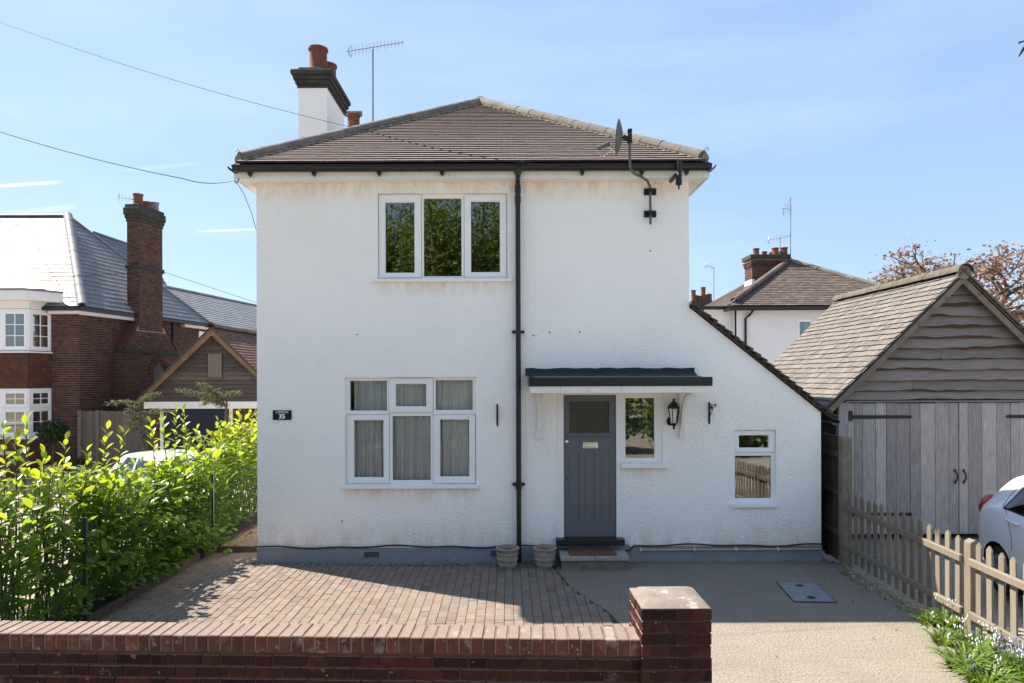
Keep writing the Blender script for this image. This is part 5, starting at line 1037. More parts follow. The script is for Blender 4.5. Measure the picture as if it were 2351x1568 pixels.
# ------------------------------------------------------------------ cars
def make_car(name, M, label, group=None):
    car = bpy.data.objects.new(name, None); COL.objects.link(car); car.matrix_basis = M; tag(car, label, 'car', group)
    st = [(0.0, .42, .76, .80, .66, .52), (0.04, .30, .93, .99, .74, .58), (0.16, .24, 1.00, 1.14, .79, .60), (0.42, .20, 1.00, 1.40, .80, .575), (0.75, .19, .985, 1.475, .81, .57), (1.4, .18, .96, 1.51, .81, .57), (2.0, .18, .94, 1.45, .81, .57),
          (2.55, .18, .93, 1.14, .81, .61), (2.85, .18, .91, .98, .80, .64), (3.25, .2, .84, .90, .77, .60), (3.52, .28, .70, .75, .69, .48), (3.6, .38, .58, .61, .58, .4)]
    mb = MB(); vs = []; n = 0
    for x, zf, zb, zr, wb_, wr in st:
        half = [(wb_ * 0.88, zf), (wb_ * 0.985, zf + 0.10), (wb_ * 1.0, (zf + zb) / 2 + 0.02), (wb_ * 0.985, zb - 0.03), (wb_ * 0.955, zb + 0.015), (wr + 0.02, zr - 0.05), (wr - 0.05, zr - 0.008), (wr * 0.45, zr + 0.012)]
        ring = [(x, y, z) for y, z in half] + [(x, -y, z) for y, z in reversed(half)]; n = len(ring); vs += ring
    fs = [(i * n + k, (i + 1) * n + k, (i + 1) * n + (k + 1) % n, i * n + (k + 1) % n) for i in range(len(st) - 1) for k in range(n)] + [tuple(range(n)), tuple(range(len(st) * n - 1, (len(st) - 1) * n - 1, -1))]
    mb.add(vs, fs); tmp = link('tmp', mb.mesh('tmp', 'car_white', smooth=True)); md = tmp.modifiers.new('s', 'SUBSURF'); md.levels = 3; md.render_levels = 3
    wheels = [(0.56, 0.29), (2.92, 0.29)]; cut = MB()
    for wx, wz in wheels:
        for s in (-1, 1):
            cut.tube([(wx, s * 0.5, wz), (wx, s * 1.0, wz)], 0.335, 36)
    cob = link('cut', cut.mesh('cut', 'car_black')); bm_ = tmp.modifiers.new('b', 'BOOLEAN'); bm_.object = cob; bm_.operation = 'DIFFERENCE'; bm_.solver = 'EXACT'
    bpy.context.view_layer.update(); dg = bpy.context.evaluated_depsgraph_get(); ev = tmp.evaluated_get(dg); me = bpy.data.meshes.new_from_object(ev)
    me.name = 'car_body'; me.materials.clear(); me.materials.append(MATS['car_white']); me.materials.append(MATS['car_black'])
    tmp.modifiers.remove(bm_); bpy.context.view_layer.update(); dg = bpy.context.evaluated_depsgraph_get(); bvh = BVHTree.FromObject(tmp, dg)
    bpy.data.objects.remove(tmp); bpy.data.objects.remove(cob)
    for p in me.polygons:
        c = p.center; p.material_index = 1 if any((c.x - wx) ** 2 + (c.z - wz) ** 2 < 0.334 ** 2 for wx, wz in wheels) and c.z < 0.62 and abs(c.y) < 0.80 and abs((c.x-0.56 if c.x<1.7 else c.x-2.92))<0.334 else 0
    me.polygons.foreach_set('use_smooth', np.ones(len(me.polygons), dtype=bool)); autosmooth(me, 0.6)
    body = link('body', me, car, wm(car))
    def proj(x, z, s, off):
        h = bvh.ray_cast(Vector((x, s * 2, z)), Vector((0, -s, 0)))
        return (h[0] + h[1] * off * (1 if h[1].y * s > 0 else -1)) if h[0] else Vector((x, s * 0.7, z))
    def patch(name, m, quad, s, off, parent, nx=8, nz=6):
        mb = MB(); vs = []
        for j in range(nz + 1):
            for i in range(nx + 1):
                u, v = i / nx, j / nz; a = Vector(quad[0]).lerp(Vector(quad[1]), u); b = Vector(quad[3]).lerp(Vector(quad[2]), u); p = a.lerp(b, v); vs.append(proj(p.x, p.y, s, off))
        W = nx + 1; fs = [(j * W + i, j * W + i + 1, (j + 1) * W + i + 1, (j + 1) * W + i) for j in range(nz) for i in range(nx)]
        per = [i for i in range(W)] + [j * W + nx for j in range(1, nz + 1)] + [nz * W + i for i in range(nx - 1, -1, -1)] + [j * W for j in range(nz - 1, 0, -1)]
        k0 = len(vs); vs += [vs[p] - Vector((0, s * (off + 0.02), 0)) for p in per]; fs += [(per[k], per[(k + 1) % len(per)], k0 + (k + 1) % len(per), k0 + k) for k in range(len(per))]
        mb.add([wm(car) @ v for v in vs], fs); return mb.build(name, m, parent, smooth=True)
    for s in (-1, 1):
        patch('window_seal', 'car_black', [(0.62, 1.03), (1.34, 1.005), (1.32, 1.405), (0.86, 1.385)], s, 0.004, body)
        patch('side_window', 'car_glass', [(0.66, 1.05), (0.985, 1.035), (0.985, 1.385), (0.89, 1.37)], s, 0.008, body)
        patch('side_window', 'car_glass', [(1.01, 1.035), (1.31, 1.02), (1.29, 1.39), (1.01, 1.385)], s, 0.008, body)
        patch('side_window', 'car_glass', [(1.42, 1.0), (2.42, 0.98), (1.98, 1.36), (1.42, 1.39)], s, 0.006, body)
        for xx, zt in ((1.375, 1.43),):
            mb = MB(); mb.tube([wm(car) @ proj(xx + 0.015 * (z > 0.95) * (z - 0.95), z, s, 0.0005) for z in [0.25 + 0.06 * i for i in range(20)]], 0.004, 5); mb.build('door_seam', 'car_black', body)
        mb = MB(); mb.tube([wm(car) @ proj(0.60 + f[0], f[1], s, 0.0005) for f in ((0.28, 0.60), (0.27, 0.75), (0.2, 0.9), (0.12, 1.0), (0.0, 1.06), (0.06, 1.22), (0.2, 1.39), (0.3, 1.43), (0.5, 1.445))], 0.004, 5); mb.build('door_seam', 'car_black', body)
        mb = MB(); a = proj(0.78, 0.93, s, 0.022); b = proj(0.99, 0.92, s, 0.022); mb.tube([wm(car) @ p for p in (proj(0.765, 0.93, s, 0.002), a, (a + b) / 2 + Vector((0, s * 0.006, 0)), b, proj(1.01, 0.92, s, 0.002))], 0.014, 8); mb.build('door_handle', 'car_white', body, smooth=True)
        mb = MB(); vs = []; A = Matrix.Rotation(R(20), 3, 'Y'); cc = Vector((0.165, s * 0.672, 0.975))
        for i in range(9):
            for k in range(14):
                th_ = math.pi * i / 8; ph_ = 2 * math.pi * k / 14; vs.append(wm(car) @ (cc + A @ Vector((0.06 * math.sin(th_) * math.cos(ph_), 0.11 * math.sin(th_) * math.sin(ph_), 0.165 * math.cos(th_)))))
        mb.add(vs, [(i * 14 + k, i * 14 + (k + 1) % 14, (i + 1) * 14 + (k + 1) % 14, (i + 1) * 14 + k) for i in range(8) for k in range(14)]); mb.build('tail_light', 'tail_red', body, smooth=True)
    h_ = lambda y, z: bvh.ray_cast(Vector((-2, y, z)), Vector((1, 0, 0)))
    mb = MB(); vs = []
    for j in range(7):
        for i in range(9):
            z = 1.08 + 0.30 * j / 6; y = (-0.52 + 1.04 * i / 8) * (1 - 0.12 * j / 6); hh_ = h_(y, z); vs.append(wm(car) @ ((hh_[0] if hh_[0] else Vector((0.3, y, z))) + Vector((-0.008, 0, 0.003))))
    mb.add(vs, [(j * 9 + i, j * 9 + i + 1, (j + 1) * 9 + i + 1, (j + 1) * 9 + i) for j in range(6) for i in range(8)]); mb.build('rear_window', 'car_black', body, smooth=True)
    mb = MB(); vs = []
    for j in range(7):
        for i in range(9):
            z = 1.02 + 0.36 * j / 6; y = (-0.64 + 1.28 * i / 8) * (1 - 0.14 * j / 6); hh_ = bvh.ray_cast(Vector((6, y, z)), Vector((-1, 0, 0))); vs.append(wm(car) @ ((hh_[0] if hh_[0] else Vector((2.3, y, z))) + Vector((0.008, 0, 0.004))))
    mb.add(vs, [(j * 9 + i, (j + 1) * 9 + i, (j + 1) * 9 + i + 1, j * 9 + i + 1) for j in range(6) for i in range(8)]); mb.build('windscreen', 'car_black', body, smooth=True)
    for wx, wz in wheels:
        for s in (-1, 1):
            mb = MB(); mb.lathe((wx, s * 0.68, wz), [(0.19, 0.08 * s), (0.25, 0.085 * s), (0.28, 0.07 * s), (0.29, 0.03 * s), (0.29, -0.06 * s), (0.27, -0.08 * s)], 32, axis='y'); mb.v = [tuple(wm(car) @ Vector(v)) for v in mb.v]; w_ = mb.build('wheel', 'tyre', car, smooth=True)
            mb = MB(); mb.lathe((wx, s * 0.68, wz), [(0.19, 0.078 * s), (0.18, 0.06 * s), (0.17, 0.02 * s), (0.0, 0.02 * s)], 32, axis='y')
            for k in range(5):
                a = 2 * math.pi * k / 5 + 0.3; mb.beam((wx + 0.03 * math.cos(a), s * 0.735, wz + 0.03 * math.sin(a)), (wx + 0.18 * math.cos(a), s * 0.745, wz + 0.18 * math.sin(a)), 0.03, 0.045, up=(0, 1, 0))
            mb.lathe((wx, s * 0.68, wz), [(0.05, 0.02 * s), (0.05, 0.07 * s), (0.0, 0.075 * s)], 16, axis='y'); mb.v = [tuple(wm(car) @ Vector(v)) for v in mb.v]; mb.build('wheel_rim', 'alloy', w_)
    return car
make_car('parked_car', Matrix.Translation((6.60, 8.45, 0.0)) @ Matrix.Rotation(R(-98), 4, 'Z'), 'white hatchback with red tail light parked behind the picket fence')
make_car('parked_car', Matrix.Translation((-8.6, 15.9, -0.53)) @ Matrix.Rotation(R(-38), 4, 'Z'), 'white car half hidden behind the laurel hedge, in front of the left garage')

# ------------------------------------------------------------------ white house behind on the right
rd = 26.0
rh = thing('white_house', P(1800, 860, rd), 'white rendered house with brown hipped roof behind the timber garage', 'house')
RG = P(1800, 710, rd).z; rx0, rx1 = P(1700, 780, rd).x, P(1700, 780, rd).x + 7.2
rx0 = P(1676, 780, rd).x + 0.25
mb = MB(); wn = rectP(1832, 733, 1868, 803, rd)
mb.plate((0, rd, 0), X3, Z3, FN, (rx0, 0, rx1, RG), [wn], 0.2); mb.quad((rx0, rd, 0), (rx0, rd, RG), (rx0, rd + 7, RG), (rx0, rd + 7, 0)); mb.quad((rx1, rd, 0), (rx1, rd + 7, 0), (rx1, rd + 7, RG), (rx1, rd, RG)); mb.quad((rx0, rd + 7, 0), (rx0, rd + 7, RG), (rx1, rd + 7, RG), (rx1, rd + 7, 0))
xw0 = P(1575, 780, rd + 0.3).x
mb.box(xw0, rx0 - 0.002, rd + 0.3, rd + 5, 0, RG + 0.02)
mb.build('wall', 'render_far', rh)
window(rh, 'window', rd, wn, [], [(wn[0] + 0.09, wn[1] + 0.08, wn[2] - 0.09, wn[3] - 0.09)], None, gm='far_glass')
mb = MB(); vs = []
for i in range(21):
    t = i / 20; vs += [(wn[2] - 0.28 + 0.25 * t, rd + 0.2 + 0.02 * math.sin(i * 1.9), wn[3]), (wn[2] - 0.24 + 0.2 * t, rd + 0.2 + 0.03 * math.sin(i * 1.9), wn[1])]
bk = MB(); bk.box(wn[0] - 0.3, wn[2] + 0.3, rd + 0.6, rd + 0.65, wn[1] - 0.5, wn[3] + 0.3); bk.build('room_backing', 'room_dark', rh)
mb.add(vs, [(2 * i, 2 * i + 2, 2 * i + 3, 2 * i + 1) for i in range(20)]); mb.build('curtain', 'curtain_beige', label='pale curtain drawn aside in the far house window', cat='curtain', smooth=True)
ra = P(1813, 600, rd + 3.2); ex0, ex1 = P(1674, 703, rd - 0.3).x, rx1 + 0.35; ez = P(1800, 702, rd - 0.3).z
ra = Vector((ra.x, rd + 3.2, ra.z)); rb2 = Vector((ra.x, rd + 4.5, ra.z)); ey = rd - 0.3; eyb = rd + 8
mb = MB(); mb.quad((ex0, ey, ez), (ex1, ey, ez), ra); mb.quad((ex1, ey, ez), (ex1, eyb, ez), rb2, ra); mb.quad((ex0, eyb, ez), (ex0, ey, ez), ra, rb2); mb.quad((ex1, eyb, ez), (ex0, eyb, ez), rb2)
rroof = mb.build('roof', 'under_tile', rh)
pc = Pieces('roof_tile', 'far_tile', rroof, (0.2, 0.2, 0.016), 0, limit=300)
vd = Vector((0, ra.y - ey, ra.z - ez)); VLr = vd.length; vd.normalize()
tile_field(pc, (ra.x, ey, ez), X3, vd, X3.cross(vd), lambda v: ((ex0 - ra.x) * (1 - v / VLr) + 0.05, (ex1 - ra.x) * (1 - v / VLr) - 0.05), VLr - 0.1, VLr / 27, 0.2, 0.02, jit=0.006, lap=1.4)
pc.finish()
pcs = Pieces('roof_tile', 'far_tile', rroof, (0.2, 0.2, 0.016), 0, limit=0)
vd = Vector((ra.x - ex0, 0, ra.z - ez)); VLs = vd.length; vd.normalize(); nS = Vector((-(ra.z - ez), 0, ra.x - ex0)).normalized()
tile_field(pcs, (ex0, ra.y, ez), -Y3, vd, nS, lambda v: (-(eyb - ra.y) + (eyb - rb2.y) * v / VLs, (ra.y - ey) * (1 - v / VLs) - 0.05), VLs - 0.1, VLs / 27, 0.2, 0.02, jit=0.006, lap=1.4)
pcs.finish()
half_round('hip_tile', 'far_tile', rroof, Vector((ex0 + 0.25, ey + 0.18, ez + 0.2)), ra + Z3 * 0.04, 0.14, 12); half_round('hip_tile', 'hip_grey', rroof, Vector((ex1, ey, ez - 0.02)), ra + Z3 * -0.01, 0.15, 18)
mb = MB(); mb.box(ex0 - 0.02, ex1 + 0.02, ey - 0.06, ey + 0.03, ez - 0.17, ez - 0.03); mb.box(ex0 - 0.02, ex0 + 0.06, ey + 0.032, eyb, ez - 0.17, ez - 0.03); mb.box(xw0, ex0 - 0.0, rd + 0.1, rd + 0.22, RG + 0.02, RG + 0.14); mb.build('gutter', 'black_plastic', rh)
mb = MB(); q = P(1712, 715, rd - 0.1); mb.tube([(q.x + 0.2, ey + 0.0, ez - 0.17), (q.x + 0.18, rd - 0.1, ez - 0.3), (q.x, rd - 0.08, ez - 0.45), (q.x, rd - 0.08, 0)], 0.045, 10); mb.build('downpipe', 'black_plastic', rh, smooth=True)
# its chimney
cdp = rd + 2.9; q0, q1 = P(1727, 640, cdp).x, P(1811, 640, cdp).x; zt = P(1770, 594, cdp).z; zc = P(1770, 586, cdp).z
mb = MB(); mb.box(q0 + 0.008, q1 - 0.008, cdp + 0.008, cdp + 0.9, P(1750, 690, cdp).z, zt); rc = mb.build('chimney', 'house_mortar', rh)
pc = Pieces('brick', 'house_brick', rc, (0.215, 0.1, 0.065), 0, limit=300)
zb_ = P(1750, 690, cdp).z
brick_field(pc, (q0, cdp + 0.008, 0), X3, Z3, FN, (0, zb_, q1 - q0, zt), [], proud=0.01); brick_field(pc, (q0 + 0.008, cdp + 0.9, 0), -Y3, Z3, -X3, (0, zb_, 0.9, zt), [], proud=0.01)
for i in range(3): 
    brick_field(pc, (q0 - 0.03 * (i + 1), cdp - 0.03 * (i + 1), 0), X3, Z3, FN, (0, zt - 0.3 + i * 0.076, q1 - q0 + 0.06 * (i + 1), zt - 0.3 + i * 0.076 + 0.06), [], dep=0.12 + 0.03 * i); brick_field(pc, (q0 - 0.03 * (i + 1), cdp + 0.9, 0), -Y3, Z3, -X3, (0, zt - 0.3 + i * 0.076, 0.9, zt - 0.3 + i * 0.076 + 0.06), [], dep=0.12 + .03 * i)
pc.finish()
mb = MB(); mb.box(q0 - 0.1, q1 + 0.05, cdp - 0.1, cdp + 1.0, zt, zc + 0.03); mb.build('chimney_cap', 'chimney_dark', rc, bevel=0.01)
mb = MB()
for pxp, yy, sc_ in ((1736, 0.1, 1.0), (1755, 0.6, 0.85), (1772, 0.75, 0.85), (1780, 0.15, 1.1), (1793, 0.7, 0.9), (1800, 0.15, 1.15)):
    mb = MB(); c = P(pxp, 590, cdp + yy); pot(mb, (c.x, cdp + yy, zc + 0.02), 0.125 * sc_, 0.29 * sc_); mb.build('chimney_pot', 'terracotta', rc, smooth=True)
mb = MB(); 
lf_ = P(1727, 642, cdp)
mb.box(q0 - 0.02, q0 + 0.1, cdp - 0.02, cdp + 0.9, lf_.z - 0.25, lf_.z + 0.02); mb.build('chimney_flashing', 'light_plastic', rc)
aerial('tv_aerial', (1815, 596), (1815, 452), cdp, ((1797, 478), (1829, 475)), 7, 0.26, 'tall aerial mast with crosswise elements on the far white house roof', 0.02, depth_dir=0.5, drop=0.6)
aerial('tv_aerial', (1791, 572), (1791, 546), cdp, ((1761, 552), (1815, 541)), 9, 0.13, 'short horizontal aerial above the orange chimney pots of the far house', 0.018, drop=0.5)
# chimney of a house farther off, between the two white houses
fd = 44.0
dh = thing('distant_house', P(1600, 800, fd), 'distant house of which only a row of terracotta pots shows beside the white wall', 'house')
q = P(1588, 692, fd); q1_ = P(1637, 692, fd); mb = MB(); mb.box(q.x - 3, q1_.x + 1.5, fd + 0.6, fd + 8, 0, 5.2); mb.build('wall', 'render_far', dh)
mb = MB(); mb.prism([(q.x - 3.3, fd + 0.3, 5.2), (q1_.x + 1.8, fd + 0.3, 5.2), ((q.x + q1_.x) / 2 - 0.7, fd + 0.3, 7.2)], (0, 8, 0)); mb.build('roof', 'far_tile', dh)
mb = MB(); mb.box(q.x, q1_.x, fd, fd + 1.0, 0, P(1610, 690, fd).z); fc = mb.build('chimney', 'chimney_dark', dh)
for pxp, h in ((1592, 0.75), (1597, 0.42), (1607, 0.38), (1614.5, 0.95), (1621, 0.45), (1629, 0.5)):
    mb = MB(); c = P(pxp, 691, fd + 0.4); pot(mb, (c.x, fd + 0.4, P(1610, 691, fd).z), 0.15, h); mb.build('chimney_pot', 'terracotta', fc, smooth=True)
aerial('tv_aerial', (1639, 690), (1639, 616), fd + 1, ((1618, 609), (1640, 615)), 8, 0.15, 'thin distant aerial standing alone in the sky between the two white houses', 0.025, drop=3.0)

# ------------------------------------------------------------------ brick house on the left
bd = 22.0; BZG = -0.55
bh = thing('brick_house', (-13.8, bd, BZG), 'red brick house with a pale slate roof and tall chimney left of the white house', 'house')
bc = P(182, 800, bd); BX = bc.x; EZB = P(182, 704, bd).z
sd_ = Vector((1.0, 7.65, 0)).normalized(); sn = Vector((sd_.y, -sd_.x, 0))      # the side wall runs back, a little to the right
SLEN = 17.0
# mortar bodies
mb = MB(); mb.prism([(BX - 8, bd + 0.008, BZG), (BX - 0.008, bd + 0.008, BZG), Vector((BX - 0.008, bd + 0.008, BZG)) + sd_ * SLEN, (BX - 8, bd + SLEN, BZG)], (0, 0, EZB - BZG)); mb.build('wall', 'house_mortar', bh)
pc = Pieces('brick', 'house_brick', bh, (0.215, 0.1, 0.065), 0, limit=300)
q = P(118, 800, bd); bayR = q.x
brick_field(pc, (bayR, bd + 0.008, 0), X3, Z3, FN, (0.0, BZG, BX - bayR + 0.004, EZB - 0.05), [], proud=0.012)
brick_field(pc, Vector((BX, bd, 0)) - sn * 0.008, sd_, Z3, sn, (0.0, BZG, 11.0, EZB - 0.03), [], proud=0.012)
pc.finish()
# bay
b1 = bd - 0.75; bxa = P(66, 800, b1).x; bxr = bayR
BP = [Vector((BX - 8, b1, 0)), Vector((bxa, b1, 0)), Vector((bxr, bd + 0.05, 0))]
zz = lambda py: P(90, py, b1).z
levels = [(BZG, zz(1006), 'house_brick', 'bay_base'), (zz(891), zz(808), 'tile_hung', 'bay_panel'), (zz(708), zz(668), 'white_paint', 'bay_head')]
for z0_, z1_, m_, nm in levels:
    mb = MB(); mb.prism([p + Z3 * z0_ for p in BP] + [Vector((BX - 8, bd + 0.05, z0_))], (0, 0, z1_ - z0_)); mb.build(nm, m_, bh)
pc = Pieces('hung_tile', 'tile_hung', bh, (0.2, 0.02, 0.12), 0, limit=300)
for a, b in ((BP[0] + X3 * 4.3, BP[1]), (BP[1], BP[2])):
    d_ = (b - a); L_ = d_.length; d_.normalize(); n_ = Vector((d_.y, -d_.x, 0)); r_ = 0; v = zz(891)
    while v < zz(808) - 0.03:
        u = -(r_ % 2) * 0.085
        while u < L_:
            a_, b_ = max(0, u), min(L_, u + 0.17)
            if b_ - a_ > 0.03: pc.add(a + d_ * ((a_ + b_) / 2) + n_ * (0.014 + rr(0, 0.003)) + Z3 * (v + 0.06), (d_, n_, (Z3 - n_ * 0.1).normalized()), (b_ - a_ - 0.004, 0.012, 0.12))
            u += 0.17
        v += 0.105; r_ += 1
pc.finish()
for a, b, nwin in ((BP[0] + X3 * 4.3, BP[1], 3), (BP[1], BP[2], 1)):
    d_ = (b - a); L_ = d_.length; d_.normalize(); n_ = Vector((d_.y, -d_.x, 0))
    for z0_, z1_, rows_ in ((zz(806), zz(709), 1), (zz(1004), zz(892), 2)):
        panes = []; sashes = []
        for i in range(nwin):
            u0 = L_ * i / nwin + 0.06; u1 = L_ * (i + 1) / nwin - 0.06
            if rows_ == 1: sashes.append((u0, z0_ + 0.06, u1, z1_ - 0.06))
            else: sm_ = z0_ + (z1_ - z0_) * 0.60; sashes += [(u0, z0_ + 0.06, u1, sm_ - 0.03), (u0, sm_ + 0.03, u1, z1_ - 0.06)]
        panes = [(s[0] + 0.07, s[1] + 0.08, s[2] - 0.07, s[3] - 0.08) for s in sashes]
        window(bh, 'window', 0, (0, z0_, L_, z1_), sashes, panes, (-0.05, z0_ - 0.05, L_ + 0.05, z0_ - 0.004), recess=0.0, O=a, U=d_, Nn=n_, bars=(2, 3 if rows_ == 1 else 2), gm='far_glass')
        mb = MB(); mb.obox(a + d_ * (L_ / 2) - n_ * 0.5 + Z3 * ((z0_ + z1_) / 2), (d_, n_, Z3), (L_ - 0.04, 0.02, z1_ - z0_)); mb.build('room_backing', 'room_dark', bh)
mb = MB(); a, b = BP[1], BP[2]; d_ = (b - a).normalized(); n_ = Vector((d_.y, -d_.x, 0)); vs = []
for i in range(25):
    t = i / 24; p = a.lerp(b, 0.1 + 0.8 * t) - n_ * (0.2 + 0.03 * math.sin(i * 1.7)); vs += [p + Z3 * zz(806), p + Z3 * zz(709)]
mb.add(vs, [(2 * i, 2 * i + 2, 2 * i + 3, 2 * i + 1) for i in range(24)]); mb.build('curtain', 'curtain_beige', smooth=True, label='beige curtain in the upstairs bay window of the brick house', cat='curtain')
mb = MB(); cz_a, cz_b = zz(690), zz(668); mb.prism([Vector((BX - 8, b1 - 0.25, cz_a)), Vector((bxa + 0.05, b1 - 0.25, cz_a)), Vector((P(145, 680, bd - 0.1).x, bd - 0.1, cz_a)), Vector((BX - 8, bd + 0.5, cz_a))], (0, 0, cz_b - cz_a)); mb.build('bay_cornice', 'white_paint', bh)
mb = MB(); mb.prism([Vector((BX - 8, b1 - 0.3, cz_b + 0.003)), Vector((bxa + 0.07, b1 - 0.3, cz_b + 0.003)), Vector((P(146, 680, bd - 0.12).x, bd - 0.12, cz_b + 0.003)), Vector((BX - 8, bd + 0.5, cz_b + 0.003))], (0, 0, 0.06)); mb.build('bay_roof', 'lead_grey', bh)
# roof of the brick house
ov = 0.22
c0 = Vector((BX + 0.12, bd - ov, EZB)); sE = lambda t: Vector((BX, bd, EZB)) + sn * ov + sd_ * t
apx = P(156, 497, bd + 3.4); lft = Vector((BX - 9, bd + 3.4, apx.z)); cL = Vector((BX - 9, bd - ov, EZB))
c0 = P(189, 704, bd - ov); c0.y = bd - ov; EZR = c0.z; cL.z = EZR
cR = Vector((sE(7.2).x, sE(7.2).y, EZR))
mb = MB(); mb.quad(cL, c0, apx, lft); mb.quad(c0, cR, apx); mb.quad(cR, Vector((BX - 9, bd + 7, EZR)), lft, apx)
broof = mb.build('roof', 'under_tile', bh)
pc = Pieces('slate', 'slate', broof, (0.3, 0.3, 0.008), 0, limit=300)
def slope_tiles(pc, e0, e1, t0, t1, gauge, tw, th=0.02, lap=1.3):
    """slates over the plane quad e0-e1 (eave), t0-t1 (top, over e0 and e1)"""
    e0, e1, t0, t1 = Vector(e0), Vector(e1), Vector(t0), Vector(t1); u = (e1 - e0).normalized(); n = u.cross(t0 - e0 if (t0 - e0).length > 1e-3 else t1 - e1).normalized()
    if n.z < 0: n = -n
    v = n.cross(u).normalized(); v = v if v.z > 0 else -v
    H0, H1 = (t0 - e0).dot(v), (t1 - e0).dot(v); a0, a1 = (t0 - e0).dot(u), (t1 - e0).dot(u); L = (e1 - e0).dot(u); H = (H0 + H1) / 2
    tile_field(pc, e0, u, v, n, lambda w: (a0 * w / H + 0.02, L + (a1 - L) * w / H - 0.02), H - 0.03, gauge, tw, th, jit=0.003, lap=lap)
slope_tiles(pc, cL + X3 * 3.5, c0, lft + X3 * 3.5, apx, 0.22, 0.32)
slope_tiles(pc, c0, cR, apx, apx, 0.22, 0.32)
pc.finish()
half_round('hip_tile', 'lead_grey', broof, c0 + Z3 * 0.02, apx + Z3 * 0.03, 0.15, 11); half_round('ridge_tile', 'lead_grey', broof, lft, apx + Z3 * 0.0, 0.10, 14); half_round('hip_tile', 'lead_grey', broof, cR, apx, 0.08, 12)
# rear wing with its own slate slope, and a further ridge behind
w0 = Vector((sE(3.0).x, sE(3.0).y, EZR)); w1 = Vector((sE(17).x, sE(17).y, EZR))
t0_ = P(300, 640, 29.0); t1_ = P(640, 717, 40.0); t0_ = P(394, 663, 31.2); t1_ = P(578, 703, 37.5); t0b = t0_ - sd_ * 2.4; t1b = t0_ + sd_ * 10.0
mb = MB(); w0b = Vector((sE(6.9).x, sE(6.9).y, EZR - 0.01)); w1 = w0b + sd_ * 12.4; mb.quad(w0b, w1, t1b, t0b); mb.quad(t0b, t1b, t1b + Vector((-5, 1, -1.9)), t0b + Vector((-5, 1, -1.9)))
wing = mb.build('wing_roof', 'under_tile', bh)
pc = Pieces('slate', 'slate', wing, (0.3, 0.3, 0.008), 0, limit=150); slope_tiles(pc, w0b, w1, t0b, t1b, 0.22, 0.34); pc.finish()
half_round('ridge_tile', 'lead_grey', wing, t0b, t1b, 0.11, 22)
r0, r1 = P(215, 535, 29.5), P(330, 574, 31.5); mb = MB(); r0e, r1e = r0 + Vector((1.7, -0.6, -2.6)), r1 + Vector((1.9, -0.4, -2.7)); mb.quad(r0e, r1e, r1, r0); mb.quad(r0, r1, r1 + Vector((-3, 0.3, -2.6)), r0 + Vector((-3, 0.3, -2.6))); mb.quad(r1e, r1, r1 + Vector((-3, 0.3, -2.6)))
back = mb.build('rear_roof', 'under_tile', bh); pc = Pieces('slate', 'slate', back, (0.3, 0.3, 0.008), 0, limit=60); slope_tiles(pc, r0e, r1e, r0, r1, 0.22, 0.34); pc.finish(); half_round('ridge_tile', 'lead_grey', back, r0, r1, 0.09, 6)
# gutters and white eaves boards
mb = MB(); mb.box(P(100, 706, bd - ov).x, c0.x + 0.05, bd - ov - 0.1, bd - ov, EZR - 0.12, EZR - 0.01); g0 = Vector((c0.x, c0.y, EZR - 0.065)); g1 = Vector((w1.x, w1.y, EZR - 0.065)); mb.beam(g0 + sd_ * 0.02, g1, 0.11, 0.11); mb.build('gutter', 'black_plastic', bh)
mb = MB(); mb.box(bayR + 0.02, c0.x - 0.08, bd - ov + 0.02, bd - 0.003, EZR - 0.22, EZR - 0.125); p0 = Vector((BX, bd - 0.02, EZR - 0.185)) + sn * (ov * 0.5); mb.beam(p0, p0 + sd_ * 3.2, ov - 0.02, 0.11); mb.beam(p0 + sd_ * 5.4, p0 + sd_ * 16.5, ov - 0.02, 0.11); mb.build('eaves_board', 'white_paint', bh)
# tall chimney
def side(t, out, z): return Vector((BX, bd, 0)) + sd_ * t + sn * out + Z3 * z
def t_at(px, out):
    lo, hi = 0.0, 16.0
    for _ in range(40):
        m_ = (lo + hi) / 2; p = side(m_, out, 3)
        if px_of(p)[0] < px: lo = m_
        else: hi = m_
    return lo
out = 0.42; ta, tb = t_at(321, out), t_at(374, out); ctop = P(350, 478, side((ta + tb) / 2, out, 0).y).z; zsh = P(345, 738, side(ta, out, 0).y).z; zled = P(345, 802, side(ta, out, 0).y).z
tw0, tw1 = t_at(288, out), t_at(406, out)
ends = []
mb = MB(); inner = -1.0
def rbox(mb, t0, t1, o0, o1, z0_, z1_): mb.prism([side(t0, o0, z0_), side(t1, o0, z0_), side(t1, o1, z0_), side(t0, o1, z0_)], (0, 0, z1_ - z0_))
fw_ = 0.48
rbox(mb, ta + 0.01, tb - 0.01, out - fw_ + 0.01, out - 0.01, zsh - 0.31, ctop - 0.02)
mb.prism([side(tw0, out - 0.02, BZG), side(tw1, out - 0.02, BZG), side(tw1, out - 0.02, zled), side(tb, out - 0.02, zsh), side(ta, out - 0.02, zsh), side(tw0, out - 0.02, zled)], -sn * (out + 0.1))
bch = mb.build('chimney', 'house_mortar', bh, label='tall red brick chimney with dark corbelled head')
pc = Pieces('brick', 'house_brick', bch, (0.215, 0.1, 0.065), 0, limit=300)
brick_field(pc, side(ta, out - 0.01, 0), sd_, Z3, sn, (0, zsh - 0.3, tb - ta, ctop), [], proud=0.012)
brick_field(pc, side(ta + 0.01, out, 0), -sn, Z3, -sd_, (0, zsh - 0.3, fw_, ctop), [], proud=0.012)
def reg(u, v):
    t = tw0 + u
    if v < zled: return True
    f = (v - zled) / (zsh - zled); return tw0 + (ta - tw0) * f < t < tw1 + (tb - tw1) * f
brick_field(pc, side(tw0, out - 0.02, 0), sd_, Z3, sn, (0, BZG, tw1 - tw0, zsh - 0.31), [], proud=0.012, region=reg)
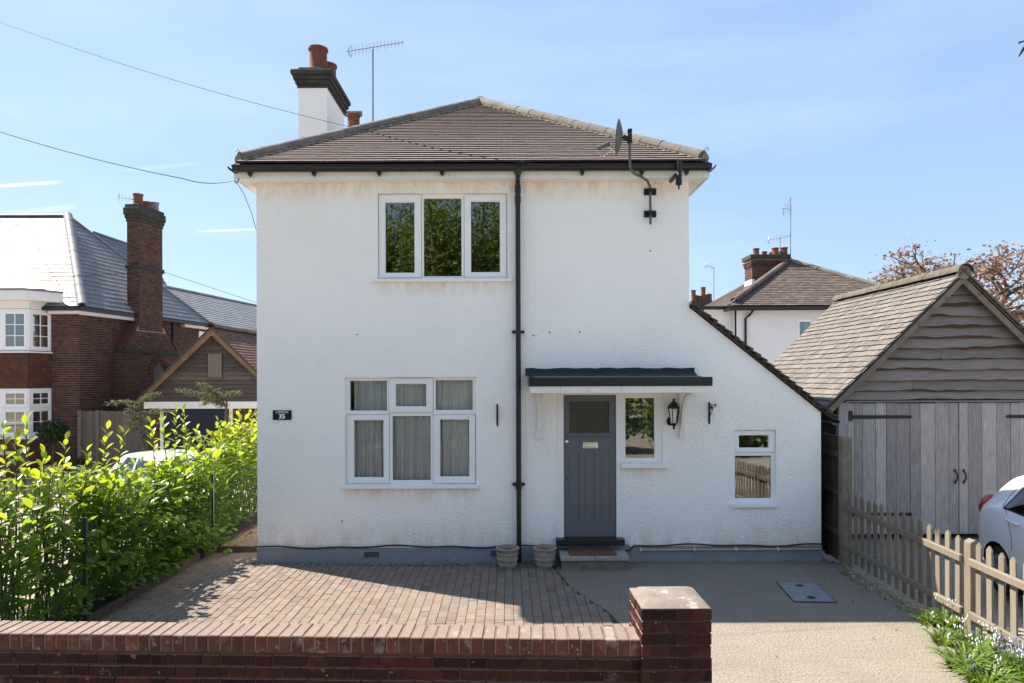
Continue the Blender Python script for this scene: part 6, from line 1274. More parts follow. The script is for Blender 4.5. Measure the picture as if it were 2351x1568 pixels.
brick_field(pc, side(tw0 - 0.0, out - 0.02, 0), -sn, Z3, -sd_, (0, BZG, out - 0.02, zled - 0.1), [], proud=0.012)
pc.finish()
mb = MB()
for i, (zo, oo) in enumerate(((-0.62, 0.03), (-0.5, 0.06), (-0.38, 0.09), (-0.12, 0.05))): rbox(mb, ta - oo, tb + oo, out - fw_ - oo, out + oo, ctop + zo, ctop + ((-0.5, -0.38, -0.12, 0.0)[i]) - 0.002)
mb.build('corbel', 'chimney_dark', bch, bevel=0.012); mb = MB(); zb2 = P(350, 606, side(ta, out, 0).y).z; rbox(mb, ta - 0.05, tb + 0.05, out - fw_ - 0.05, out + 0.05, zb2 - 0.16, zb2); mb.build('string_course', 'chimney_dark', bch, bevel=0.012)
for tt, h, m_ in ((0.25, 0.42, 'terracotta'), (0.75, 0.26, 'terracotta'), (1.15, 0.34, 'lead_grey')):
    mb = MB(); c = side(ta + tt, out - 0.22, ctop); pot(mb, c, 0.16, h); mb.build('chimney_pot', m_, bch, smooth=True)
mb = MB()
for (a, b) in (((tw0, zled), (ta, zsh)), ((tw1, zled), (tb, zsh))): mb.beam(side(a[0], out * 0.5, a[1] + 0.02), side(b[0], out * 0.5, b[1] + 0.02), out + 0.06, 0.05, up=(0, 0, 1))
mb.build('chimney_shoulder', 'tile_hung', bch)
mb = MB(); rbox(mb, tw0 - 0.03, tw1 + 0.03, -0.05, out + 0.07, zled - 0.13, zled - 0.0); mb.build('chimney_ledge', 'chimney_dark', bch)
# arch on the breast
mb = MB(); ac = side(t_at(366, out), out, P(366, 858, side(4, out, 0).y).z)
for k in range(15):
    a = math.pi * (k + 0.5) / 15
    for rr_ in (0.42, 0.56): mb.obox(ac + (sd_ * math.cos(a) + Z3 * math.sin(a)) * rr_ + sn * 0.012, (sd_ * math.cos(a) + Z3 * math.sin(a), sn, -sd_ * math.sin(a) + Z3 * math.cos(a)), (0.12, 0.05, rr_ * math.pi / 15 - 0.012), rnd())
mb.build('brick_arch', 'house_brick', bh, kind='stuff')
mb = MB(); n = 14; mb.prism([ac + (sd_ * math.cos(math.pi * k / n) + Z3 * math.sin(math.pi * k / n)) * 0.36 + sn * 0.004 for k in range(n + 1)] + [ac - sd_ * 0.36 - Z3 * 1.2 + sn * 0.004, ac + sd_ * 0.36 - Z3 * 1.2 + sn * 0.004], -sn * 0.03); mb.build('arch_recess', 'black_iron', bh)
mb = MB(); p = side(t_at(398, 0.05), 0.05, 0); mb.tube([p + Z3 * (EZR - 0.1), p + Z3 * (EZR - 1.3)], 0.04, 8); mb.build('downpipe', 'black_plastic', bh)
tw_ = t_at(456, 0); pw = side(tw_, 0.0, 0); window(bh, 'window', 0, (0, P(460, 782, pw.y).z, 0.9, P(460, 760, pw.y).z), [], [(0.08, P(460, 779, pw.y).z, 0.82, P(460, 763, pw.y).z)], None, recess=-0.03, O=pw, U=sd_, Nn=sn, gm='far_glass', fm='upvc')
aerial('tv_aerial', (318, 478), (318, 462), side(ta + 0.2, 0, 0).y, ((270, 452), (322, 461)), 7, 0.12, 'small aerial pointing left from the brick house chimney', 0.018, drop=0.4)

# left timber garage, fence
lg = 21.0; GZ = -0.55
la = P(493, 753, lg); lfx = P(326, 918, lg); LGR = 2 * la.x - lfx.x
lgar = thing('left_garage', (la.x, lg, GZ), 'old garage with dark boarded gable, small loft hatch and navy door', 'garage')
bz1, bz0 = P(450, 922, lg).z, P(450, 938, lg).z; wl0 = P(340, 930, lg).x; wr0 = 2 * la.x - wl0
sl2 = (la.z - lfx.z) / (la.x - lfx.x)
mb = MB(); mb.prism([(wl0, lg + 0.05, GZ), (wr0, lg + 0.05, GZ), (wr0, lg + 0.05, bz1 + 0.2), (la.x, lg + 0.05, la.z - 0.15), (wl0, lg + 0.05, bz1 + 0.2)], (0, 5, 0)); mb.build('wall', 'under_tile', lgar)
n2 = 17; ph2 = (la.z - bz1) / n2
for i in range(n2):
    z0_, z1_ = bz1 + i * ph2, bz1 + (i + 1) * ph2 + 0.02; hw = max(0.05, (la.z - 0.05 - z0_) / sl2 - 0.05); hw = min(hw, la.x - wl0)
    mb = MB(); t = rnd(); hw1 = max(0.02, hw - ph2 / sl2); mb.add([(la.x - hw, lg - 0.035, z0_), (la.x + hw, lg - 0.035, z0_), (la.x + hw1, lg + 0.02, z1_), (la.x - hw1, lg + 0.02, z1_), (la.x - hw, lg + 0.01, z0_), (la.x + hw, lg + 0.01, z0_)], [(0, 1, 2, 3), (4, 5, 1, 0)], t); mb.build('plank', 'old_plank', lgar)
mb = MB(); mb.box(wl0 - 0.1, wr0, lg - 0.06, lg + 0.04, bz0, bz1); mb.build('lintel_beam', 'white_paint', lgar)
d0, d1 = P(376, 980, lg).x, P(527, 980, lg).x
mb = MB(); mb.box(d0, d1, lg + 0.0, lg + 0.048, GZ, bz0)
for i in range(4): mb.box(d0 + 0.05, d1 - 0.05, lg - 0.012, lg - 0.0005, GZ + 0.1 + i * 0.5, GZ + 0.55 + i * 0.5)
gdo = mb.build('garage_door', 'navy_door', lgar); mb = MB(); q = P(455, 1004, lg); mb.box(q.x - 0.1, q.x + 0.1, lg - 0.04, lg - 0.013, q.z - 0.035, q.z + 0.035); mb.build('door_handle', 'light_plastic', gdo)
mb = MB(); mb.box(d0 - 0.1, d0 - 0.002, lg - 0.03, lg + 0.04, GZ, bz0); mb.box(d1 + 0.002, d1 + 0.1, lg - 0.03, lg + 0.04, GZ, bz0); mb.build('door_frame', 'white_paint', lgar)
pc = Pieces('brick', 'house_brick', lgar, (0.215, 0.1, 0.065), 0, limit=80); brick_field(pc, (d1 + 0.1, lg + 0.03, 0), X3, Z3, FN, (0, GZ, wr0 - d1 - 0.1, bz0), [], proud=0.015); brick_field(pc, (wl0, lg + 0.03, 0), X3, Z3, FN, (0, GZ, d0 - 0.1 - wl0, bz0), [], proud=0.015); pc.finish()
mb = MB(); mb.box(d1 + 0.1, wr0, lg + 0.03, lg + 0.049, GZ, bz0); mb.box(wl0, d0 - 0.1, lg + 0.03, lg + 0.049, GZ, bz0); mb.build('mortar', 'house_mortar', lgar)
h4 = rectP(480, 812, 511, 866, lg); mb = MB(); nb_ = 5
mb.box(h4[0], h4[2], lg - 0.055, lg - 0.04, h4[1], h4[3], 0.1); hatch = mb.build('loft_hatch', 'under_tile', lgar)
for i in range(nb_): mb = MB(); w_ = (h4[2] - h4[0]) / nb_; mb.box(h4[0] + i * w_ + 0.004, h4[0] + (i + 1) * w_ - 0.004, lg - 0.085, lg - 0.056, h4[1], h4[3], 0.9); mb.build('board', 'left_fence', hatch)
mb = MB(); mb.box(h4[0] - 0.03, h4[2] + 0.03, lg - 0.10, lg - 0.04, h4[1] - 0.07, h4[1] - 0.003); mb.build('hatch_sill', 'old_plank', hatch)
for sg in (-1, 1):
    foot = Vector((la.x + sg * (la.x - lfx.x), lg - 0.25, lfx.z)); tp = Vector((la.x, lg - 0.25, la.z)); mb = MB(); mb.prism([foot - Z3 * 0.17, foot, tp, tp - Z3 * 0.24], (0, 0.04, 0)); mb.build('barge_board', 'old_barge', lgar)
mb = MB(); lo, ro, tpz = Vector((lfx.x, lg - 0.3, lfx.z)), Vector((LGR, lg - 0.3, lfx.z)), Vector((la.x, lg - 0.3, la.z)); dv = Vector((0, 5.5, 0)); mb.quad(lo, tpz, tpz + dv, lo + dv); mb.quad(tpz, ro, ro + dv, tpz + dv); lroof = mb.build('roof', 'under_tile', lgar)
pc = Pieces('roof_tile', 'left_garage_tile', lroof, (0.2, 0.2, 0.016), 0, limit=150); slope_tiles(pc, ro, ro + dv, tpz, tpz + dv, 0.13, 0.19, 0.02, 1.4); pc.finish()
pc = Pieces('roof_tile', 'left_garage_tile', lroof, (0.2, 0.2, 0.016), 0, limit=0); slope_tiles(pc, lo + dv, lo, tpz + dv, tpz, 0.13, 0.19, 0.02, 1.4); pc.finish()
half_round('ridge_tile', 'moss_tile', lroof, tpz - Y3 * 0.03, tpz + dv, 0.15, 12)
lf = thing('board_fence', (-12.5, 21.9, GZ), 'grey-brown boarded fence between the brick house and the old garage', 'fence')
fa_, fb_ = P(185, 945, 21.6), P(345, 948, 21.3); L_ = (fb_ - fa_).length; d_ = Vector((fb_.x - fa_.x, fb_.y - fa_.y, 0)).normalized()
bme = []
for k in range(4): mb = MB(); mb.box(-0.045, 0.045, -0.01, 0.012, 0, fa_.z - GZ + 0.02, (k + 0.5) / 4); bme.append(mb.mesh('fence_board', 'left_fence'))
for i in range(int(L_ / 0.1) + 1):
    p = fa_ + d_ * (i * 0.1 + 0.05); link('fence_board', random.choice(bme), lf, Matrix.Translation((p.x, p.y - (0.006 if i % 2 else 0), GZ + rr(-0.01, 0.01))) @ Matrix.Rotation(math.atan2(d_.y, d_.x), 4, 'Z'))
for t in (0.0, 0.26): mb = MB(); p = fa_ + d_ * (L_ * t); mb.box(p.x - 0.05, p.x + 0.05, p.y - 0.08, p.y + 0.02, GZ, fa_.z + 0.04, 0.9); mb.build('post', 'left_fence', lf)

# ------------------------------------------------------------------ vegetation
def leaf_shape(mb, base, d, n, L, W, tint, fold=0.25, curl=0.15, lit=True):
    """a pointed oval leaf with a folded midrib, 10 faces"""
    d = Vector(d).normalized(); n = (Vector(n) - d * Vector(n).dot(d)).normalized(); s = d.cross(n)
    st = ((0.0, 0.05), (0.25, 0.72), (0.55, 1.0), (0.82, 0.66), (1.0, 0.04)); vs = []
    for t, w in st:
        c = base + d * (L * t) - n * (curl * L * t * t); e = W / 2 * w
        vs += [c + s * e + n * (fold * e), c, c - s * e + n * (fold * e)]
    fs = []
    for i in range(len(st) - 1):
        b = i * 3; fs += [(b, b + 1, b + 4, b + 3), (b + 1, b + 2, b + 5, b + 4)]
    mb.add(vs, fs, tint)
def make_hedge():
    hedge = thing('laurel_hedge', (-4.95, 8.5, 0), 'bright green laurel hedge with tall leafy shoots beside the paving', 'hedge')
    # shoots: (px of tip, py of tip, x in the bed)
    tips = [(8, 985, -5.0), (62, 962, -4.95), (38, 1010, -4.85), (152, 1010, -4.9), (100, 1040, -4.8), (246, 985, -4.95), (284, 992, -4.85), (345, 970, -5.05), (372, 958, -4.95), (404, 938, -4.9), (421, 940, -4.8),
            (452, 985, -4.9), (500, 966, -4.85), (528, 955, -4.95), (548, 948, -4.8), (574, 940, -4.85), (588, 950, -5.0), (200, 1035, -4.85), (-30, 1000, -4.9)]
    lm = []
    for k in range(10):
        mb = MB(); leaf_shape(mb, Vector((0, 0, 0)), X3, Z3, 0.155, 0.076, 0.62 + 0.37 * (k / 9), fold=rr(0.1, 0.45), curl=rr(0.05, 0.35)); lm.append(mb.mesh('leaf', 'laurel', smooth=True))
    fol = MB(); stems = MB(); nleaf = 0
    def orient(base, d, n, sc):
        d = Vector(d).normalized(); n = (Vector(n) - d * Vector(n).dot(d)).normalized(); s = n.cross(d)
        return Matrix([[d[i] * sc, s[i] * sc, n[i] * sc, base[i]] for i in range(3)] + [[0, 0, 0, 1]])
    for px, py, X in tips:
        d = F * X / (px - CX); tip = P(px, py, d); root = Vector((X + rr(-0.12, 0.12), tip.y + rr(-0.15, 0.15), 0.0)); mid = root.lerp(tip, 0.5) + Vector((rr(-0.08, 0.08), rr(-0.08, 0.08), 0))
        pts = [root, root.lerp(mid, 0.5), mid, mid.lerp(tip, 0.55), tip - Z3 * 0.03]
        mb = MB(); mb.tube(pts, 0.01, 6, radii=[0.014, 0.012, 0.01, 0.007, 0.004]); sh = mb.build('shoot', 'laurel_stem', hedge, smooth=True)
        L = 0.75; n = 17; a = rr(0, 6)
        for i in range(n):
            t = i / (n - 1); base = tip - (tip - mid).normalized() * (L * (1 - t) ** 0.9); a += 2.4 + rr(-0.3, 0.3); elev = 0.25 + 0.9 * t + rr(-0.2, 0.2)
            dr = Vector((math.cos(a) * math.cos(elev), math.sin(a) * math.cos(elev), math.sin(elev))); sc = (1.05 - 0.35 * t) * rr(0.85, 1.15)
            if nleaf < 300: link('leaf', random.choice(lm), sh, orient(base, dr, Z3 + dr * -0.3 + Vector((rr(-.3, .3), rr(-.3, .3), 0)), sc)); nleaf += 1
            else: leaf_shape(fol, base, dr, Z3, 0.16 * sc, 0.07 * sc, rr(0.62, 1.0), fold=rr(0.1, 0.4), curl=rr(0.05, 0.35))
    # the body of the hedge
    for k in range(330):
        y = rr(5.0, 13.2); X = -4.88 + rr(-0.24, 0.24); top = 1.22 + 0.38 * rnd() + 0.10 * math.sin(y * 2.1) + (0.15 if y > 11.3 else (-0.22 if 8.9 < y < 10.9 else 0))
        root = Vector((X * 0.98, y, 0)); tip = Vector((X + rr(-0.18, 0.34), y + rr(-0.2, 0.2), top)); stems.tube([root, root.lerp(tip, 0.5) + Vector((rr(-.06, .06), rr(-.06, .06), 0)), tip], 0.008, 5, radii=[0.008, 0.006, 0.003])
        n = random.randint(30, 42); a = rr(0, 6)
        for i in range(n):
            t = 0.10 + 0.9 * i / (n - 1); base = root.lerp(tip, t); a += 2.4; elev = -0.25 + 0.9 * t + rr(-0.6, 0.6); base = base + Vector((math.cos(a), math.sin(a), 0)) * rr(0.0, 0.12)
            dr = Vector((math.cos(a) * math.cos(elev), math.sin(a) * math.cos(elev), math.sin(elev))); sc = rr(0.5, 1.15)
            if base.z < 0.6 and rnd() < 0.4: continue
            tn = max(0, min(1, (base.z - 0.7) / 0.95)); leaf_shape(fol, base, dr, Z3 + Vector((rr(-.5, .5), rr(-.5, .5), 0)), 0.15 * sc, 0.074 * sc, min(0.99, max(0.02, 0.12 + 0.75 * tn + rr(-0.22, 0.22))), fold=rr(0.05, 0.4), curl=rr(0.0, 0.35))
    for k in range(110):
        y = rr(5.2, 9.9); z = rr(0.15, 1.05); root = Vector((-4.7, y, max(0.1, z - 0.25))); tip = Vector((-4.28 + rr(-0.06, 0.10), y + rr(-0.15, 0.15), z)); stems.tube([root, root.lerp(tip, 0.5) + Z3 * 0.04, tip], 0.006, 4, radii=[0.006, 0.005, 0.002])
        a = rr(0, 6)
        for i in range(11):
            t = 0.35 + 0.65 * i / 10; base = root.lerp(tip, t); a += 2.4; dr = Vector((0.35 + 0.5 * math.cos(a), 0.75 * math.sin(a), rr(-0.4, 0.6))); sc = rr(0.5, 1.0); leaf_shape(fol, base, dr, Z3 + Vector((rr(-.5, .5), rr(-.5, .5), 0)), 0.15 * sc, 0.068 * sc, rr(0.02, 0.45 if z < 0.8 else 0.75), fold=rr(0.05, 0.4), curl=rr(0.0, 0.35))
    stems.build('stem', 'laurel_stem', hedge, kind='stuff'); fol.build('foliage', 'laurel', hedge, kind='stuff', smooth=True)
make_hedge()
# bed, edging boards, chain-link fence
mb = MB(); nb = 40
vs = []; 
for i in range(nb + 1):
    y = 4.6 + (13.0 - 4.6) * i / nb
    for j in range(9): vs.append((-5.55 + 1.13 * j / 8, y, 0.035 + 0.02 * math.sin(i * 1.7 + j) + rr(-0.012, 0.012) - 0.10 * (1 - min(1, j / 2))))
mb.add(vs, [(i * 9 + j, i * 9 + j + 1, (i + 1) * 9 + j + 1, (i + 1) * 9 + j) for i in range(nb) for j in range(8)]); mb.build('flower_bed', 'soil', kind='structure', smooth=True, label='dark soil bed under the laurel hedge')
ed_ = thing('bed_edging', (-4.41, 8, 0), 'low timber edging boards between the hedge bed and the paving', 'edging'); y = 4.8
while y < 10.1:
    L_ = rr(0.5, 0.75); mb = MB(); mb.obox((-4.40 + rr(-0.006, 0.006), y + L_ / 2, 0.03), (X3, (Y3 + X3 * rr(-0.01, 0.01)).normalized(), Z3), (0.03, min(L_, 10.1 - y) - 0.006, 0.13 + rr(-0.01, 0.01)), rnd()); mb.build('edging_board', 'edging', ed_, bevel=0.005); y += L_
mb = MB(); mb.box(-4.36, WL - 0.01, 10.08, 10.13, -0.02, 0.09, 0.3); mb.build('sleeper', 'edging', bevel=0.008, label='dark mossy timber sleeper joining the hedge bed to the house corner', cat='sleeper')
cl = thing('chainlink_fence', (-4.36, 10.1, 0), 'green chain-link fence on green metal posts along the laurel hedge', 'fence')
for y, h in ((10.1, 1.16), (7.05, 1.14), (12.2, 1.16)):
    mb = MB(); mb.box(-4.375, -4.345, y - 0.018, y + 0.018, 0, h); mb.build('post', 'green_metal', cl)
mb = MB(); Hh = 1.08; s_ = 0.075; y0, y1 = 5.2, 12.4
k = y0 - Hh
while k < y1:
    for sg in (1, -1):
        pts = []
        a = (k, 0.04) if sg > 0 else (k, 0.04 + Hh); b = (k + Hh, 0.04 + Hh) if sg > 0 else (k + Hh, 0.04)
        ta_, tb_ = max(0, (y0 - k) / Hh), min(1, (y1 - k) / Hh)
        if tb_ > ta_:
            pa = (a[0] + (b[0] - a[0]) * ta_, a[1] + (b[1] - a[1]) * ta_); pb2 = (a[0] + (b[0] - a[0]) * tb_, a[1] + (b[1] - a[1]) * tb_); mb.tube([(-4.36 + 0.002 * sg, pa[0], pa[1]), (-4.36 + 0.002 * sg, pb2[0], pb2[1])], 0.0011, 3, caps=False)
    k += s_
for z in (0.06, 0.6, 1.11): mb.tube([(-4.36, y0, z), (-4.36, y1, z)], 0.0014, 4)
mb.build('wire_mesh', 'green_metal', cl, kind='stuff')
mb = MB()
for i in range(160):
    c = Vector((rr(-4.3, -3.55), rr(10.2, 11.2), 0.02 + rr(0, 0.03))); leaf_shape(mb, c, (rr(-1, 1), rr(-1, 1), rr(-.2, .3)), (rr(-.4, .4), rr(-.4, .4), 1), 0.06, 0.03, rnd())
mb.build('fallen_leaves', 'dead_leaf', kind='stuff', label='rusty fallen leaves heaped in the corner behind the sleeper', cat='leaves')
mb = MB()
for i in range(46):
    a = rr(0, 6.28); r = rr(0.02, 0.2); c = Vector((-4.18 + r * math.cos(a), 9.98 + 0.12 * math.sin(a), rr(0.08, 0.42))); leaf_shape(mb, c, (math.cos(a), math.sin(a) - 0.3, rr(-0.3, 0.4)), Z3, 0.10, 0.09, rr(0.0, 1), 0.1, 0.3)
mb.build('weed', 'strap_leaf', label='broad-leaved green weed at the foot of the green fence post', cat='plant')

def tree(name, base, h, spread, m, n_leaf, leaf, label, trunk_r=0.2, levels=3, seed=1, crown_lo=0.35, flat=0.7, bark='bark', clump=0.5):
    st = random.getstate(); random.seed(seed); o = thing(name, base, label, 'tree'); base = Vector(base); tr = MB(); tipsl = []
    def grow(p, d, L, r, lev):
        q = p + d * L; mid = p.lerp(q, 0.5) + Vector((rr(-1, 1), rr(-1, 1), rr(-1, 1))) * L * 0.06; tr.tube([p, mid, q], r, 6 if lev else 9, radii=[r, r * 0.82, r * 0.65])
        if lev >= levels: tipsl.append((q, d)); return
        if lev >= levels - 1: tipsl.append((mid, d))
        n = 4 if lev < 2 else 3
        for k in range(n):
            a = 2 * math.pi * (k + rr(0, 0.8)) / n; e = rr(0.45, 0.95); s = d.cross(Z3 if abs(d.z) < 0.95 else X3).normalized(); t = d.cross(s); nd = (d * math.cos(e) + (s * math.cos(a) + t * math.sin(a)) * math.sin(e)); nd.z = nd.z * flat + 0.12; nd.normalize()
            grow(p.lerp(q, rr(0.75, 1.0)), nd, L * rr(0.6, 0.8), r * 0.6, lev + 1)
    grow(base, Vector((rr(-.05, .05), rr(-.05, .05), 1)).normalized(), h * crown_lo, trunk_r, 0)
    # stretch crown into the asked height and spread
    P_ = np.array([t[0] for t in tipsl]); mx = P_[:, 2].max() - base.z; rx = np.abs(P_[:, :2] - np.array(base)[:2]).max(); fz_ = h / mx; fr_ = spread / rx
    def warp(v): return Vector((base.x + (v[0] - base.x) * fr_, base.y + (v[1] - base.y) * fr_, base.z + (v[2] - base.z) * fz_))
    tr.v = [tuple(warp(v)) for v in tr.v]; tr.build('trunk', bark, o, smooth=True)
    cr = MB(); tl = [warp(t[0]) for t in tipsl]
    for i in range(n_leaf):
        c = random.choice(tl) + Vector((random.gauss(0, clump), random.gauss(0, clump), random.gauss(0, clump * 0.6))); d = Vector((rr(-1, 1), rr(-1, 1), rr(-0.8, 0.5))).normalized(); n = Vector((rr(-1, 1), rr(-1, 1), rr(0.1, 1))).normalized(); s = d.cross(n).normalized(); L = leaf * rr(0.6, 1.3)
        cr.add([c, c + d * L * 0.5 + s * L * 0.32, c + d * L, c + d * L * 0.5 - s * L * 0.32], [(0, 1, 2, 3)], rnd())
    cr.build('crown', m, o, kind='stuff'); random.setstate(st); return o
tb_ = P(2195, 900, 34); tree('copper_tree', (tb_.x + 0.2, 34, 0), P(2200, 556, 34).z - 0.2, 6.0, 'copper_leaf', 15000, 0.17, 'tree with sparse copper-orange leaves behind the timber garage', 0.34, 5, 5, 0.34, 0.75, clump=0.27)
# trained conifers by the left garage
def conifer(px, py_base, py_top, d, label, seed, lean=0.0, arms=()):
    st = random.getstate(); random.seed(seed); b = P(px, py_base, d); b.z = GZ + 0.0; t = P(px, py_top, d); o = thing('weeping_conifer', (b.x, d, GZ), label, 'tree'); tr = MB(); fo = MB()
    tr.tube([b, b.lerp(t, 0.4) + X3 * 0.06, b.lerp(t, 0.75) - X3 * 0.05, t], 0.04, 7, radii=[0.06, 0.05, 0.04, 0.02])
    for (ax_, ay_, bx_, by_) in arms:
        p, q = P(ax_, ay_, d), P(bx_, by_, d - rr(-0.3, 0.5)); m_ = p.lerp(q, 0.5) + Z3 * rr(0.02, 0.15); tr.tube([p, m_, q], 0.02, 5, radii=[0.025, 0.018, 0.008])
        for i in range(80):
            u = rr(0.12, 1.05); c = p.lerp(m_, min(1, u * 2)) if u < 0.5 else m_.lerp(q, (u - 0.5) * 2); sp = Vector((rr(-1, 1), rr(-1, 1), rr(-0.45, 0.35))) * 0.16; tint = rnd()
            for k in range(5):
                e = c + sp * (0.3 + 0.18 * k); dd = (sp.normalized() + Vector((rr(-1, 1), rr(-1, 1), rr(-1, .6))) * 0.8).normalized(); s = dd.cross(Vector((rr(-1, 1), rr(-1, 1), rr(-1, 1)))).normalized() * 0.012; fo.add([e - s, e + s, e + dd * 0.07], [(0, 1, 2)], tint)
    tr.build('trunk', 'bark', o, smooth=True); fo.build('foliage', 'conifer', o, kind='stuff'); random.setstate(st)
conifer(325, 1080, 915, 19.5, 'sparse drooping conifer with grey-green sprays in front of the boarded fence', 3, arms=((324, 928, 255, 925), (324, 935, 292, 948), (325, 925, 360, 905), (325, 950, 385, 945), (325, 970, 350, 975), (325, 985, 280, 990), (325, 1000, 348, 1012), (326, 960, 300, 965)))
conifer(522, 1080, 905, 19.2, 'sparse twisted conifer with bare lower twigs in front of the navy garage door', 4, arms=((520, 930, 440, 905), (515, 920, 460, 880), (515, 925, 475, 890), (520, 912, 545, 905), (520, 935, 470, 925), (518, 918, 420, 895)))
# small plants and furniture of the left garden
st = random.getstate(); random.seed(11)
bt = thing('bay_tree', P(120, 1075, 20.5), 'clipped bay ball on a thin stem in a pale grey planter by the brick house', 'tree')
c = P(123, 990, 20.5); g0 = P(120, 1058, 20.5); mb = MB(); mb.tube([(g0.x, 20.5, GZ + 0.3), (c.x, 20.5, c.z)], 0.02, 6); mb.build('trunk', 'bark', bt)
mb = MB()
for i in range(1500):
    v = Vector((random.gauss(0, 1), random.gauss(0, 1), random.gauss(0, 1))).normalized() * (0.42 * rnd() ** 0.33); p = c + Vector((v.x, v.y, v.z * 0.85)); leaf_shape(mb, p, (rr(-1, 1), rr(-1, 1), rr(-1, 1)), (rr(-1, 1), rr(-1, 1), 1), 0.09, 0.04, rnd())
mb.build('crown', 'dark_leaf', bt, kind='stuff')
def planter(x, y, w, h, label):
    mb = MB(); mb.add([(x - w * 0.42, y - w * 0.42, GZ), (x + w * 0.42, y - w * 0.42, GZ), (x + w * 0.42, y + w * 0.42, GZ), (x - w * 0.42, y + w * 0.42, GZ), (x - w / 2, y - w / 2, GZ + h), (x + w / 2, y - w / 2, GZ + h), (x + w / 2, y + w / 2, GZ + h), (x - w / 2, y + w / 2, GZ + h)], [(0, 3, 2, 1), (0, 1, 5, 4), (1, 2, 6, 5), (2, 3, 7, 6), (3, 0, 4, 7)])
    mb.box(x - w / 2 - 0.02, x + w / 2 + 0.02, y - w / 2 - 0.02, y + w / 2 + 0.02, GZ + h, GZ + h + 0.05); o = mb.build('planter', 'planter_grey', label=label, cat='planter', group='grey planters by the brick house', bevel=0.005); return o
planter(g0.x, 20.5, 0.46, 0.46, 'pale grey square planter holding the clipped bay ball')
g1 = P(185, 1058, 20.9); planter(g1.x, 20.9, 0.36, 0.36, 'smaller grey planter at the foot of the boarded fence')
mb = MB()
for i in range(160): p = Vector((g1.x, 20.9, GZ + 0.45)) + Vector((random.gauss(0, .11), random.gauss(0, .11), rr(0, 0.2))); leaf_shape(mb, p, (rr(-1, 1), rr(-1, 1), rr(0, 1)), Z3, 0.1, 0.04, rnd())
mb.build('potted_shrub', 'dark_leaf', label='low dark shrub in the smaller grey planter', cat='shrub')
cn = P(430, 1040, 19.8); mb = MB(); tp = P(430, 990, 19.8).z
for i in range(900):
    u = rnd(); z = GZ + (tp - GZ) * u; r = 0.2 * (1 - u ** 2.2) * rr(0.5, 1.05); a = rr(0, 6.28); leaf_shape(mb, Vector((cn.x + r * math.cos(a), 19.8 + r * math.sin(a), z)), (math.cos(a), math.sin(a), 1.5), (math.cos(a), math.sin(a), 0), 0.09, 0.03, rnd())
mb.build('cone_shrub', 'strap_leaf', label='small clipped cone shrub in front of the navy garage door', cat='shrub')
bt_ = thing('garden_table', P(15, 1070, 17), 'dark slatted garden table at the left edge beyond the hedge', 'table')
tx, ty = P(5, 1050, 17.5).x, 17.5; tzz = P(5, 1040, 17.5).z
for i in range(9): mb = MB(); mb.box(tx - 0.6, tx + 0.35, ty - 0.4 + i * 0.09, ty - 0.4 + i * 0.09 + 0.07, tzz - 0.025, tzz, rnd()); mb.build('slat', 'fence_wood', bt_)
for sx in (-0.52, 0.27):
    for sy in (-0.33, 0.33): mb = MB(); mb.box(tx + sx - 0.03, tx + sx + 0.03, ty + sy - 0.03, ty + sy + 0.03, GZ, tzz - 0.026); mb.build('leg', 'fence_wood', bt_)
random.setstate(st)
# white and blue flowering clumps at the foot of the picket fence
def clump(x, y, n, r, h, white, blue, label):
    o = thing('flower_clump', (x, y, 0), label, 'flowers', 'flowering clumps along the picket fence'); lv = MB(); wf = MB(); bf = MB()
    for i in range(n):
        a = rr(0, 6.28); rb_ = r * 0.45 * rnd() ** 0.5; b = Vector((x + rb_ * math.cos(a), y + rb_ * math.sin(a), 0.0)); out_ = rr(0.3, 1.0) * r; hh = h * rr(0.55, 1.0); a += rr(-0.5, 0.5); W = 0.011; s = Vector((-math.sin(a), math.cos(a), 0)) * W; vs = []
        for t in (0, 0.3, 0.6, 0.85, 1.0):
            c = b + Vector((math.cos(a), math.sin(a), 0)) * (out_ * t ** 1.3) + Z3 * (hh * (1.7 * t - 1.05 * t * t)); w = (1 - t * t) * 1.0 + 0.05; vs += [c - s * w, c + s * w]
        lv.add(vs, [(2 * k, 2 * k + 1, 2 * k + 3, 2 * k + 2) for k in range(4)], rnd())
    for kind, nf, fm in (('w', white, wf), ('b', blue, bf)):
        for i in range(int(nf * 0.55 + 0.5)):
            a = rr(0, 6.28); rb_ = r * rnd() ** 0.5 * 0.75; b = Vector((x + rb_ * math.cos(a) * 0.6, y + rb_ * math.sin(a) * 0.6, 0)); t = Vector((x + rb_ * math.cos(a), y + rb_ * math.sin(a), h * rr(0.95, 1.35))); lv.tube([b, b.lerp(t, 0.5) + Z3 * 0.02, t], 0.003, 4, rnd())
            for k in range(4 if kind == 'w' else 6):
                c = t + Vector((rr(-0.025, 0.025), rr(-0.025, 0.025), rr(-0.045, 0.01) if kind == 'w' else -0.018 * k)); fm.lathe(c, [(0.001, 0.005), (0.0045, 0.0), (0.0055, -0.008), (0.008, -0.012)], 6)
    lv.build('leaves', 'strap_leaf', o, kind='stuff')
    if white: wf.build('blossom', 'white_petal', o, kind='stuff')
    if blue: bf.build('blossom', 'blue_petal', o, kind='stuff')
